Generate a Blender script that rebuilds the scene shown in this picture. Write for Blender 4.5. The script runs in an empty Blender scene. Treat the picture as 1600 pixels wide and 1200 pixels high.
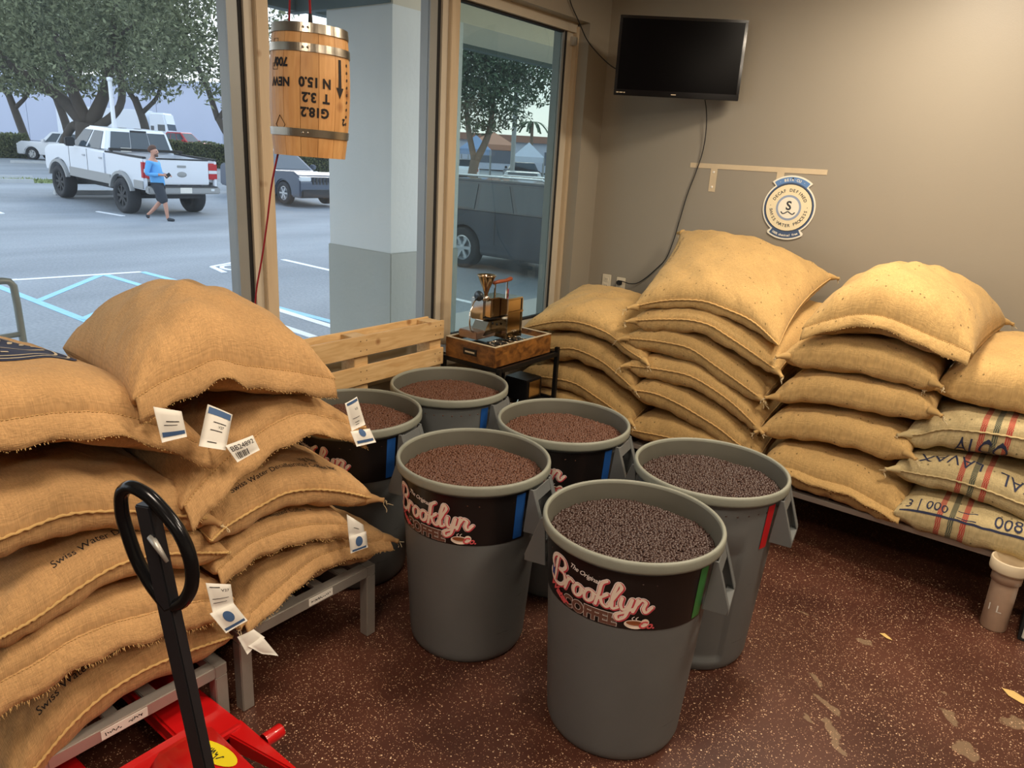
import bpy, bmesh, math, random
import numpy as np
from mathutils import Vector, Matrix, Euler
rnd = random.Random(7)
nr = np.random.RandomState(7)
PI = math.pi
S = bpy.context.scene
COL = S.collection

# ------------------------------------------------------------------ camera, sky, lamps, exposure
cd = bpy.data.cameras.new('camera'); cam = bpy.data.objects.new('camera', cd); COL.objects.link(cam)
cd.sensor_width = 36; cd.lens = 36 * 1144.44 / 1600; cd.clip_start = .05; cd.clip_end = 400
_y, _p, _r = math.radians(36.605), math.radians(17.068), math.radians(3.317)
_f0 = Vector((-math.sin(_y), math.cos(_y), 0)); _rt = _f0.cross(Vector((0, 0, 1)))
_fw = _f0 * math.cos(_p) - Vector((0, 0, 1)) * math.sin(_p); _up = Vector((0, 0, 1)) * math.cos(_p) + _f0 * math.sin(_p)
_r2 = _rt * math.cos(_r) + _up * math.sin(_r); _u2 = -_rt * math.sin(_r) + _up * math.cos(_r)
cam.matrix_world = Matrix(((_r2.x, _u2.x, -_fw.x, 0), (_r2.y, _u2.y, -_fw.y, 0), (_r2.z, _u2.z, -_fw.z, 1.926), (0, 0, 0, 1)))
S.camera = cam
S.view_settings.view_transform = 'Standard'; S.view_settings.look = 'None'
S.view_settings.gamma = 1; S.view_settings.use_curve_mapping = False
S.view_settings.exposure = 0.06
S.cycles.use_denoising = True
S.cycles.max_bounces = 8; S.cycles.diffuse_bounces = 4; S.cycles.glossy_bounces = 4
S.cycles.transparent_max_bounces = 24; S.cycles.caustics_reflective = False; S.cycles.caustics_refractive = False

w = bpy.data.worlds.new('sky'); S.world = w; w.use_nodes = True
nt = w.node_tree; nt.nodes.clear()
wo = nt.nodes.new('ShaderNodeOutputWorld'); bg = nt.nodes.new('ShaderNodeBackground')
tc = nt.nodes.new('ShaderNodeTexCoord'); sp = nt.nodes.new('ShaderNodeSeparateXYZ'); rp = nt.nodes.new('ShaderNodeValToRGB')
rp.color_ramp.elements[0].position = .0; rp.color_ramp.elements[0].color = (1.0, .96, .88, 1)
rp.color_ramp.elements[1].position = .8; rp.color_ramp.elements[1].color = (.36, .56, .84, 1)
e = rp.color_ramp.elements.new(.16); e.color = (.78, .90, 1.0, 1)
nz = nt.nodes.new('ShaderNodeTexNoise'); nz.inputs['Scale'].default_value = 2.2; nz.inputs['Detail'].default_value = 4
cr = nt.nodes.new('ShaderNodeValToRGB'); cr.color_ramp.elements[0].position = .42; cr.color_ramp.elements[1].position = .62
mx = nt.nodes.new('ShaderNodeMix'); mx.data_type = 'RGBA'; mx.inputs['B'].default_value = (.95, .97, 1, 1)
L = nt.links
L.new(tc.outputs['Generated'], sp.inputs[0]); L.new(sp.outputs['Z'], rp.inputs[0]); L.new(tc.outputs['Generated'], nz.inputs['Vector'])
L.new(nz.outputs['Fac'], cr.inputs[0]); L.new(cr.outputs[0], mx.inputs['Factor']); L.new(rp.outputs[0], mx.inputs['A'])
L.new(mx.outputs['Result'], bg.inputs[0]); bg.inputs[1].default_value = 1.9; L.new(bg.outputs[0], wo.inputs[0])

def area(name, loc, size, power, color, target=None, sy=None):
    d = bpy.data.lights.new(name, 'AREA'); d.energy = power; d.color = color; d.size = size
    if sy: d.shape = 'RECTANGLE'; d.size_y = sy
    o = bpy.data.objects.new(name, d); COL.objects.link(o); o.location = loc
    if target is not None:
        o.rotation_euler = (Vector(target) - Vector(loc)).to_track_quat('-Z', 'Y').to_euler()
    return o
WARM = (1.0, .85, .66)
area('ceiling_lamp', (-.70, 3.80, 3.15), .45, 50, WARM, None, .45)
area('ceiling_lamp', (-1.6, 2.4, 3.15), .3, 13, WARM, None, .3)
area('ceiling_lamp', (.35, 2.6, 3.15), .35, 44, WARM, None, .35)
area('ceiling_lamp', (-.9, .1, 3.12), .6, 42, (1.0, .84, .66), None, .6)
area('ceiling_lamp', (1.2, 1.2, 3.12), .6, 38, (1.0, .84, .66), None, .6)
area('ceiling_lamp', (1.0, -2.0, 3.12), 1.0, 26, (1.0, .86, .70), None, 1.0)
_sun = bpy.data.lights.new('sun', 'SUN'); _sun.energy = .9; _sun.angle = .3; _sun.color = (1, .93, .82)
_so = bpy.data.objects.new('sun', _sun); COL.objects.link(_so); _so.rotation_euler = Vector((.55, -.62, -.62)).to_track_quat('-Z', 'Y').to_euler()

# ------------------------------------------------------------------ helpers
def srgb(r, g, b):
    f = lambda c: (c / 12.92 if c <= .04045 else ((c + .055) / 1.055) ** 2.4)
    return (f(r / 255), f(g / 255), f(b / 255), 1)
MATS = {}
def mat(name, col, rough=.6, metal=0, noise=None, bump=None, spec=None, emit=None, coat=0):
    """plain procedural: colour with noise variation (scale, amount), bump (scale, strength)"""
    if name in MATS: return MATS[name]
    m = bpy.data.materials.new(name); m.use_nodes = True; n = m.node_tree; b = n.nodes['Principled BSDF']
    b.inputs['Base Color'].default_value = col; b.inputs['Roughness'].default_value = rough; b.inputs['Metallic'].default_value = metal
    if spec is not None: b.inputs['Specular IOR Level'].default_value = spec
    if coat: b.inputs['Coat Weight'].default_value = coat
    if emit: b.inputs['Emission Color'].default_value = emit[0]; b.inputs['Emission Strength'].default_value = emit[1]
    t = n.nodes.new('ShaderNodeTexCoord')
    if noise:
        z = n.nodes.new('ShaderNodeTexNoise'); z.inputs['Scale'].default_value = noise[0]; z.inputs['Detail'].default_value = 5
        n.links.new(t.outputs['Object'], z.inputs['Vector'])
        x = n.nodes.new('ShaderNodeMix'); x.data_type = 'RGBA'
        k = noise[1]
        x.inputs['A'].default_value = tuple(c * (1 - k) for c in col[:3]) + (1,)
        x.inputs['B'].default_value = tuple(min(1, c * (1 + k)) for c in col[:3]) + (1,)
        n.links.new(z.outputs['Fac'], x.inputs['Factor']); n.links.new(x.outputs['Result'], b.inputs['Base Color'])
    if bump:
        z2 = n.nodes.new('ShaderNodeTexNoise'); z2.inputs['Scale'].default_value = bump[0]; z2.inputs['Detail'].default_value = 3
        n.links.new(t.outputs['Object'], z2.inputs['Vector'])
        bp = n.nodes.new('ShaderNodeBump'); bp.inputs['Strength'].default_value = bump[1]; bp.inputs['Distance'].default_value = .01
        n.links.new(z2.outputs['Fac'], bp.inputs['Height']); n.links.new(bp.outputs[0], b.inputs['Normal'])
    MATS[name] = m
    return m

ORG = {}
def mesh(name, V, F, smooth=True, uv=None):
    me = bpy.data.meshes.new(name)
    me.from_pydata([tuple(v) for v in V], [], [tuple(f) for f in F])
    if smooth: me.polygons.foreach_set('use_smooth', [True] * len(me.polygons))
    if uv is not None:
        lay = me.uv_layers.new(name='uv'); li = np.empty(len(me.loops), dtype=np.int32); me.loops.foreach_get('vertex_index', li)
        lay.data.foreach_set('uv', np.asarray(uv, dtype=np.float32)[li].ravel())
    me.update()
    return me
def link(name, me, m=None, parent=None, loc=None, rotz=0):
    o = bpy.data.objects.new(name, me); COL.objects.link(o)
    if m is not None and me is not None and len(me.materials) == 0: me.materials.append(m)
    if parent is not None: o.parent = parent
    if loc is not None: o.location = loc
    if rotz: o.rotation_euler = (0, 0, rotz)
    return o
def org(parent):
    while parent is not None and parent.name not in ORG: parent = parent.parent
    return ORG[parent.name] if parent is not None else np.zeros(3)
def obj(name, V, F, m, parent=None, smooth=True, uv=None, origin=None):
    """V in world coordinates; roots get an origin, children are relative to their root's origin"""
    V = np.asarray(V, float)
    if parent is None:
        if origin is None:
            c = V.mean(0); origin = np.array([c[0], c[1], V[:, 2].min()])
        o = link(name, mesh(name, V - origin, F, smooth, uv), m, None, tuple(origin)); ORG[o.name] = np.array(origin, float)
        return o
    return link(name, mesh(name, V - org(parent), F, smooth, uv), m, parent)
def empty(name, loc, rotz=0):
    o = link(name, None, None, None, loc, rotz); o.empty_display_size = .1
    ORG[o.name] = np.array(loc, float); return o
def local_empty(name, loc, rotz=0):
    o = empty(name, loc, rotz); ORG[o.name] = np.zeros(3); return o
def tag(o, label, cat, group=None, kind=None):
    o['label'] = label; o['category'] = cat
    if group: o['group'] = group
    if kind: o['kind'] = kind
    return o
def structure(o, label=None):
    o['kind'] = 'structure'
    if label: o['label'] = label
    return o

class MB:
    def __init__(s): s.V = []; s.F = []
    def add(s, V, F):
        b = len(s.V); s.V += [tuple(map(float, v)) for v in V]; s.F += [tuple(int(i) + b for i in f) for f in F]; return s
    def box(s, lo, hi, bev=0):
        x0, y0, z0 = lo; x1, y1, z1 = hi
        if bev <= 0:
            s.add([(x0, y0, z0), (x1, y0, z0), (x1, y1, z0), (x0, y1, z0), (x0, y0, z1), (x1, y0, z1), (x1, y1, z1), (x0, y1, z1)],
                  [(0, 3, 2, 1), (4, 5, 6, 7), (0, 1, 5, 4), (1, 2, 6, 5), (2, 3, 7, 6), (3, 0, 4, 7)]); return s
        c = np.array([(x0 + x1) / 2, (y0 + y1) / 2, (z0 + z1) / 2]); h = np.array([x1 - x0, y1 - y0, z1 - z0]) / 2
        b = min(bev, h.min() * .9)
        bm = bmesh.new(); bmesh.ops.create_cube(bm, size=1)
        for v in bm.verts: v.co = Vector((v.co.x * 2 * h[0], v.co.y * 2 * h[1], v.co.z * 2 * h[2])) + Vector(c)
        bmesh.ops.bevel(bm, geom=bm.edges[:] + bm.verts[:], offset=b, segments=2, affect='EDGES')
        s.bm(bm); return s
    def bm(s, bm):
        bm.verts.index_update()
        s.add([v.co for v in bm.verts], [[v.index for v in f.verts] for f in bm.faces]); bm.free(); return s
    def obox(s, c, ax, ay, az, hx, hy, hz):
        c = np.array(c, float); ax = np.array(ax, float); ay = np.array(ay, float); az = np.array(az, float)
        V = [c + ax * hx * i + ay * hy * j + az * hz * k for k in (-1, 1) for j in (-1, 1) for i in (-1, 1)]
        s.add(V, [(0, 2, 3, 1), (4, 5, 7, 6), (0, 1, 5, 4), (2, 6, 7, 3), (0, 4, 6, 2), (1, 3, 7, 5)]); return s
    def bar(s, a, b, wdt, hgt, up=(0, 0, 1)):
        a = np.array(a, float); b = np.array(b, float); d = b - a; ln = np.linalg.norm(d); d /= ln
        sd = np.cross(d, np.array(up, float)); sd /= np.linalg.norm(sd); u = np.cross(sd, d)
        return s.obox((a + b) / 2, d, sd, u, ln / 2, wdt / 2, hgt / 2)
    def tube(s, pts, r, n=10, cap=True, closed=False):
        P = np.array(pts, float); k = len(P); R = np.full(k, r, float) if np.isscalar(r) else np.array(r, float)
        T = np.gradient(P, axis=0) if not closed else np.roll(P, -1, 0) - np.roll(P, 1, 0)
        T /= np.linalg.norm(T, axis=1)[:, None] + 1e-12
        ref = np.array([0, 0, 1.]) if abs(T[0][2]) < .9 else np.array([1., 0, 0])
        N = np.cross(T[0], ref); N /= np.linalg.norm(N); b0 = len(s.V); V = []
        for i in range(k):
            N = N - T[i] * (N @ T[i]); N /= np.linalg.norm(N) + 1e-12; Bv = np.cross(T[i], N)
            for j in range(n):
                a = 2 * PI * j / n; V.append(P[i] + R[i] * (math.cos(a) * N + math.sin(a) * Bv))
        F = []
        for i in range(k if closed else k - 1):
            i2 = (i + 1) % k
            for j in range(n):
                j2 = (j + 1) % n; F.append((i * n + j, i * n + j2, i2 * n + j2, i2 * n + j))
        if cap and not closed: F += [tuple(range(n - 1, -1, -1)), tuple((k - 1) * n + j for j in range(n))]
        return s.add(V, F)
    def lathe(s, prof, n=32, c=(0, 0, 0), axis='z', close=False):
        V = []; F = []; k = len(prof)
        for j in range(n):
            a = 2 * PI * j / n
            for r, z in prof:
                x, y = r * math.cos(a), r * math.sin(a)
                V.append((c[0] + x, c[1] + y, c[2] + z) if axis == 'z' else ((c[0] + x, c[1] + z, c[2] + y) if axis == 'y' else (c[0] + z, c[1] + x, c[2] + y)))
        for j in range(n):
            j2 = (j + 1) % n
            for i in range(k - 1): 
                f = (j * k + i, j2 * k + i, j2 * k + i + 1, j * k + i + 1)
                F.append(f if axis == 'z' or axis == 'x' else f[::-1])
        return s.add(V, F)
    def prism(s, poly, lo, hi, axis='y'):
        """polygon (a,b) extruded along axis"""
        k = len(poly); V = []
        for t in (lo, hi):
            for a, b in poly: V.append((a, t, b) if axis == 'y' else ((t, a, b) if axis == 'x' else (a, b, t)))
        F = [tuple(range(k)), tuple(range(2 * k - 1, k - 1, -1))] + [(i, k + i, k + (i + 1) % k, (i + 1) % k) for i in range(k)]
        return s.add(V, F)
    def obj(s, name, m, parent=None, smooth=False, origin=None):
        return obj(name, s.V, s.F, m, parent, smooth, None, origin)
    def bevel(s, off, seg=2):
        bm = bmesh.new(); vs = [bm.verts.new(v) for v in s.V]
        for f in s.F:
            try: bm.faces.new([vs[i] for i in f])
            except ValueError: pass
        bmesh.ops.recalc_face_normals(bm, faces=bm.faces[:])
        es = [e for e in bm.edges if e.is_manifold and e.calc_face_angle(0) > .5]
        bmesh.ops.bevel(bm, geom=es, offset=off, segments=seg, affect='EDGES', clamp_overlap=True)
        s.V = []; s.F = []; return s.bm(bm)

def catmull(P, t):
    P = np.array(P, float)
    if len(P) == 2: return P[0] + (P[1] - P[0]) * t[:, None]
    d = np.r_[0, np.cumsum(np.linalg.norm(np.diff(P, axis=0), axis=1))]; d /= d[-1]
    m = np.gradient(P, d, axis=0, edge_order=1)
    i = np.clip(np.searchsorted(d, t, side='right') - 1, 0, len(P) - 2); h = (d[i + 1] - d[i]); s = ((t - d[i]) / h)[:, None]; h = h[:, None]
    return (2*s**3-3*s**2+1)*P[i] + (s**3-2*s**2+s)*h*m[i] + (-2*s**3+3*s**2)*P[i+1] + (s**3-s**2)*h*m[i+1]

def text2d(body, size, shear=0, offset=0, align='CENTER', spacing=1.0):
    c = bpy.data.curves.new('t', 'FONT'); c.body = body; c.size = size; c.shear = shear; c.offset = offset; c.align_x = align
    c.space_character = spacing; c.resolution_u = 3
    o = bpy.data.objects.new('t', c); COL.objects.link(o)
    dg = bpy.context.evaluated_depsgraph_get(); me = o.evaluated_get(dg).to_mesh()
    V = [(v.co.x, v.co.y) for v in me.vertices]; F = [tuple(p.vertices) for p in me.polygons]
    o.evaluated_get(dg).to_mesh_clear(); bpy.data.objects.remove(o); bpy.data.curves.remove(c)
    return np.array(V).reshape(-1, 2), F

# ------------------------------------------------------------------ materials
def jute(name, base, stripes=False, flecks=.85):
    m = bpy.data.materials.new(name); m.use_nodes = True; n = m.node_tree; b = n.nodes['Principled BSDF']; Lk = n.links.new
    b.inputs['Roughness'].default_value = .95; b.inputs['Specular IOR Level'].default_value = .12
    b.inputs['Sheen Weight'].default_value = .18; b.inputs['Sheen Tint'].default_value = (1, .85, .6, 1)
    uvn = n.nodes.new('ShaderNodeTexCoord'); obi = n.nodes.new('ShaderNodeObjectInfo')
    def wave(direction, sc):
        x = n.nodes.new('ShaderNodeTexWave'); x.bands_direction = direction; x.inputs['Scale'].default_value = sc
        x.inputs['Distortion'].default_value = 2.2; x.inputs['Detail'].default_value = 1.5; x.inputs['Detail Scale'].default_value = .25
        Lk(uvn.outputs['UV'], x.inputs['Vector']); return x
    wx = wave('X', 105); wy = wave('Y', 115)
    ad = n.nodes.new('ShaderNodeMath'); ad.operation = 'MULTIPLY'; Lk(wx.outputs['Fac'], ad.inputs[0]); Lk(wy.outputs['Fac'], ad.inputs[1])
    sl = []
    for scv in ((50, 420, 1), (420, 50, 1)):
        mp = n.nodes.new('ShaderNodeMapping'); mp.inputs['Scale'].default_value = scv; Lk(uvn.outputs['UV'], mp.inputs[0])
        q = n.nodes.new('ShaderNodeTexNoise'); q.inputs['Scale'].default_value = 1; q.inputs['Detail'].default_value = 2; Lk(mp.outputs[0], q.inputs['Vector']); sl.append(q)
    sa = n.nodes.new('ShaderNodeMath'); sa.operation = 'ADD'; Lk(sl[0].outputs['Fac'], sa.inputs[0]); Lk(sl[1].outputs['Fac'], sa.inputs[1])
    sr = n.nodes.new('ShaderNodeMapRange'); sr.inputs['From Min'].default_value = .7; sr.inputs['From Max'].default_value = 1.3; sr.inputs['To Min'].default_value = .78; sr.inputs['To Max'].default_value = 1.16; Lk(sa.outputs[0], sr.inputs['Value'])
    big = n.nodes.new('ShaderNodeTexNoise'); big.inputs['Scale'].default_value = 5; big.inputs['Detail'].default_value = 5; Lk(uvn.outputs['Object'], big.inputs['Vector'])
    fin = n.nodes.new('ShaderNodeTexNoise'); fin.inputs['Scale'].default_value = 160; fin.inputs['Detail'].default_value = 2; Lk(uvn.outputs['UV'], fin.inputs['Vector'])
    fl = n.nodes.new('ShaderNodeTexVoronoi'); fl.inputs['Scale'].default_value = 34; Lk(uvn.outputs['UV'], fl.inputs['Vector'])
    r1 = n.nodes.new('ShaderNodeMix'); r1.data_type = 'RGBA'
    r1.inputs['A'].default_value = tuple(c * .74 for c in base[:3]) + (1,); r1.inputs['B'].default_value = tuple(min(1, c * 1.22) for c in base[:3]) + (1,)
    Lk(big.outputs['Fac'], r1.inputs['Factor'])
    r2 = n.nodes.new('ShaderNodeMix'); r2.data_type = 'RGBA'; r2.blend_type = 'MULTIPLY'; r2.inputs['Factor'].default_value = 1
    cr = n.nodes.new('ShaderNodeValToRGB'); cr.color_ramp.elements[0].color = (.80, .77, .72, 1); cr.color_ramp.elements[1].color = (1.05, 1.05, 1.05, 1)
    cr.color_ramp.elements[1].position = .75
    mm = n.nodes.new('ShaderNodeMath'); mm.operation = 'MULTIPLY_ADD'; mm.inputs[1].default_value = .55; Lk(ad.outputs[0], mm.inputs[0]); 
    m3 = n.nodes.new('ShaderNodeMath'); m3.operation = 'MULTIPLY'; m3.inputs[1].default_value = .7; Lk(fin.outputs['Fac'], m3.inputs[0]); Lk(m3.outputs[0], mm.inputs[2])
    Lk(mm.outputs[0], cr.inputs[0]); Lk(r1.outputs['Result'], r2.inputs['A']); Lk(cr.outputs[0], r2.inputs['B'])
    rs = n.nodes.new('ShaderNodeMix'); rs.data_type = 'RGBA'; rs.blend_type = 'MULTIPLY'; rs.inputs['Factor'].default_value = 1; Lk(r2.outputs['Result'], rs.inputs['A']); Lk(sr.outputs[0], rs.inputs['B']); r2 = rs
    # dark flecks
    lt = n.nodes.new('ShaderNodeMath'); lt.operation = 'LESS_THAN'; lt.inputs[1].default_value = .15; Lk(fl.outputs['Distance'], lt.inputs[0])
    fn = n.nodes.new('ShaderNodeMath'); fn.operation = 'MULTIPLY'; fn.inputs[1].default_value = flecks; Lk(lt.outputs[0], fn.inputs[0])
    sx = n.nodes.new('ShaderNodeSeparateColor'); Lk(fl.outputs['Color'], sx.inputs[0])
    g2 = n.nodes.new('ShaderNodeMath'); g2.operation = 'GREATER_THAN'; g2.inputs[1].default_value = .6; Lk(sx.outputs[0], g2.inputs[0])
    f2 = n.nodes.new('ShaderNodeMath'); f2.operation = 'MULTIPLY'; Lk(fn.outputs[0], f2.inputs[0]); Lk(g2.outputs[0], f2.inputs[1])
    r3 = n.nodes.new('ShaderNodeMix'); r3.data_type = 'RGBA'; r3.inputs['B'].default_value = tuple(c * .3 for c in base[:3]) + (1,)
    Lk(f2.outputs[0], r3.inputs['Factor']); Lk(r2.outputs['Result'], r3.inputs['A'])
    last = r3.outputs['Result']
    if stripes:
        su = n.nodes.new('ShaderNodeSeparateXYZ'); Lk(uvn.outputs['UV'], su.inputs[0])
        ck = n.nodes.new('ShaderNodeTexChecker'); ck.inputs['Scale'].default_value = 240; Lk(uvn.outputs['UV'], ck.inputs['Vector'])
        for x0, colr in ((.225, srgb(170, 40, 50)), (.275, srgb(52, 70, 66)), (.325, srgb(176, 40, 50))):
            cmpn = n.nodes.new('ShaderNodeMath'); cmpn.operation = 'COMPARE'; cmpn.inputs[1].default_value = x0; cmpn.inputs[2].default_value = .0115
            Lk(su.outputs[0], cmpn.inputs[0])
            q = n.nodes.new('ShaderNodeMath'); q.operation = 'MULTIPLY_ADD'; q.inputs[1].default_value = .45; q.inputs[2].default_value = .5; Lk(ck.outputs['Fac'], q.inputs[0])
            q2 = n.nodes.new('ShaderNodeMath'); q2.operation = 'MULTIPLY'; Lk(q.outputs[0], q2.inputs[0]); Lk(cmpn.outputs[0], q2.inputs[1])
            x = n.nodes.new('ShaderNodeMix'); x.data_type = 'RGBA'; x.inputs['B'].default_value = colr
            Lk(q2.outputs[0], x.inputs['Factor']); Lk(last, x.inputs['A']); last = x.outputs['Result']
    hs = n.nodes.new('ShaderNodeHueSaturation')
    vv = n.nodes.new('ShaderNodeMath'); vv.operation = 'MULTIPLY_ADD'; vv.inputs[1].default_value = .16; vv.inputs[2].default_value = .92
    Lk(obi.outputs['Random'], vv.inputs[0]); Lk(vv.outputs[0], hs.inputs['Value']); Lk(last, hs.inputs['Color'])
    Lk(hs.outputs[0], b.inputs['Base Color'])
    bp = n.nodes.new('ShaderNodeBump'); bp.inputs['Strength'].default_value = .5; bp.inputs['Distance'].default_value = .003
    Lk(sa.outputs[0], bp.inputs['Height'])
    b2 = n.nodes.new('ShaderNodeBump'); b2.inputs['Strength'].default_value = .6; b2.inputs['Distance'].default_value = .02
    wr = n.nodes.new('ShaderNodeTexNoise'); wr.inputs['Scale'].default_value = 11; wr.inputs['Detail'].default_value = 3; wr.inputs['Distortion'].default_value = .6
    Lk(uvn.outputs['UV'], wr.inputs['Vector']); Lk(wr.outputs['Fac'], b2.inputs['Height']); Lk(b2.outputs[0], bp.inputs['Normal'])
    Lk(bp.outputs[0], b.inputs['Normal'])
    MATS[name] = m; return m
M_TAN = jute('jute_tan', srgb(204, 169, 113))
M_TAN2 = jute('jute_tan_smooth', srgb(200, 159, 110), flecks=.12)
M_GREY = jute('jute_grey_striped', srgb(202, 184, 140), stripes=True)
M_SEAM = jute('jute_seam', srgb(216, 178, 118), flecks=0)
M_THREAD = mat('cotton_thread', srgb(228, 210, 170), .9)
M_INK = mat('dark_ink', srgb(30, 26, 28), .8)
M_INKBLUE = mat('navy_ink', srgb(42, 48, 74), .85, noise=(30, .35))
M_WHITE = mat('white_paper', srgb(232, 228, 218), .8, noise=(12, .04))
M_BLUE = mat('blue_print', srgb(66, 96, 138), .7)
M_BARREL = mat('grey_plastic', srgb(104, 107, 107), .5, noise=(6, .12), bump=(40, .05))
_n = M_BARREL.node_tree; _b = _n.nodes['Principled BSDF']; _src = _b.inputs['Base Color'].links[0].from_socket
_t = _n.nodes.new('ShaderNodeTexCoord'); _m = _n.nodes.new('ShaderNodeMapping'); _m.inputs['Scale'].default_value = (5, 5, 46); _n.links.new(_t.outputs['Object'], _m.inputs[0])
_z = _n.nodes.new('ShaderNodeTexNoise'); _z.inputs['Scale'].default_value = 1; _z.inputs['Detail'].default_value = 5; _n.links.new(_m.outputs[0], _z.inputs['Vector'])
_r = _n.nodes.new('ShaderNodeValToRGB'); _r.color_ramp.elements[0].position = .69; _r.color_ramp.elements[0].color = (0, 0, 0, 1); _r.color_ramp.elements[1].position = .74; _r.color_ramp.elements[1].color = (.7, .7, .7, 1); _n.links.new(_z.outputs['Fac'], _r.inputs[0])
_x = _n.nodes.new('ShaderNodeMix'); _x.data_type = 'RGBA'; _x.inputs['B'].default_value = srgb(52, 54, 54); _n.links.new(_r.outputs[0], _x.inputs['Factor']); _n.links.new(_src, _x.inputs['A']); _n.links.new(_x.outputs['Result'], _b.inputs['Base Color'])
M_RIM = mat('grey_plastic_rim', srgb(136, 138, 126), .5, noise=(9, .18), bump=(40, .08))
M_BAND = mat('black_vinyl', srgb(24, 20, 20), .32)
M_BLACK = mat('black_metal', srgb(24, 24, 25), .38, .3)
M_BLKRUB = mat('black_rubber', srgb(26, 26, 28), .8)
M_ALU = mat('brushed_aluminium', srgb(186, 182, 174), .45, .65, noise=(14, .15))
M_STEEL = mat('polished_steel', srgb(205, 198, 186), .13, 1, noise=(8, .08))
M_RED = mat('red_enamel', srgb(206, 22, 24), .3, coat=.3)
M_PINE = None
def wood(name, c1, c2, scale=6, stretch=(1, 1, 9), rough=.6, ax='Object'):
    m = bpy.data.materials.new(name); m.use_nodes = True; n = m.node_tree; b = n.nodes['Principled BSDF']; b.inputs['Roughness'].default_value = rough
    t = n.nodes.new('ShaderNodeTexCoord'); mp = n.nodes.new('ShaderNodeMapping'); mp.inputs['Scale'].default_value = stretch
    n.links.new(t.outputs[ax], mp.inputs[0]); oi = n.nodes.new('ShaderNodeObjectInfo')
    ad = n.nodes.new('ShaderNodeVectorMath'); ad.operation = 'ADD'; n.links.new(mp.outputs[0], ad.inputs[0]); n.links.new(oi.outputs['Location'], ad.inputs[1])
    z = n.nodes.new('ShaderNodeTexNoise'); z.inputs['Scale'].default_value = scale; z.inputs['Detail'].default_value = 6; z.inputs['Distortion'].default_value = .8
    n.links.new(ad.outputs[0], z.inputs['Vector'])
    k = n.nodes.new('ShaderNodeTexVoronoi'); k.inputs['Scale'].default_value = 5; n.links.new(t.outputs[ax], k.inputs['Vector'])
    r = n.nodes.new('ShaderNodeValToRGB'); r.color_ramp.elements[0].position = .3; r.color_ramp.elements[0].color = c1; r.color_ramp.elements[1].position = .7; r.color_ramp.elements[1].color = c2
    n.links.new(z.outputs['Fac'], r.inputs[0])
    kr = n.nodes.new('ShaderNodeValToRGB'); kr.color_ramp.elements[0].position = .05; kr.color_ramp.elements[0].color = (.45, .3, .2, 1); kr.color_ramp.elements[1].position = .12; kr.color_ramp.elements[1].color = (1, 1, 1, 1)
    n.links.new(k.outputs['Distance'], kr.inputs[0])
    x = n.nodes.new('ShaderNodeMix'); x.data_type = 'RGBA'; x.blend_type = 'MULTIPLY'; x.inputs['Factor'].default_value = .8
    n.links.new(r.outputs[0], x.inputs['A']); n.links.new(kr.outputs[0], x.inputs['B'])
    hs = n.nodes.new('ShaderNodeHueSaturation'); vv = n.nodes.new('ShaderNodeMath'); vv.operation = 'MULTIPLY_ADD'; vv.inputs[1].default_value = .25; vv.inputs[2].default_value = .87
    n.links.new(oi.outputs['Random'], vv.inputs[0]); n.links.new(vv.outputs[0], hs.inputs['Value']); n.links.new(x.outputs['Result'], hs.inputs['Color'])
    n.links.new(hs.outputs[0], b.inputs['Base Color'])
    bp = n.nodes.new('ShaderNodeBump'); bp.inputs['Strength'].default_value = .15; bp.inputs['Distance'].default_value = .004
    n.links.new(z.outputs['Fac'], bp.inputs['Height']); n.links.new(bp.outputs[0], b.inputs['Normal'])
    MATS[name] = m; return m
M_PINE = wood('pallet_pine', srgb(200, 160, 106), srgb(226, 192, 140), 5, (9, 1.2, 9))
M_STAVE = wood('keg_oak', srgb(196, 142, 84), srgb(218, 168, 108), 5, (8, 8, 1), .5)
M_FRAMEWOOD = wood('mullion_wood', srgb(186, 166, 138), srgb(196, 178, 150), 3, (6, 6, .7), .55)
M_BOXWOOD = wood('stained_box_wood', srgb(70, 40, 18), srgb(146, 96, 44), 6, (3, 3, 5), .4)
M_HANDLEWOOD = mat('red_brown_wood', srgb(140, 70, 40), .4, noise=(30, .3))

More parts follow.
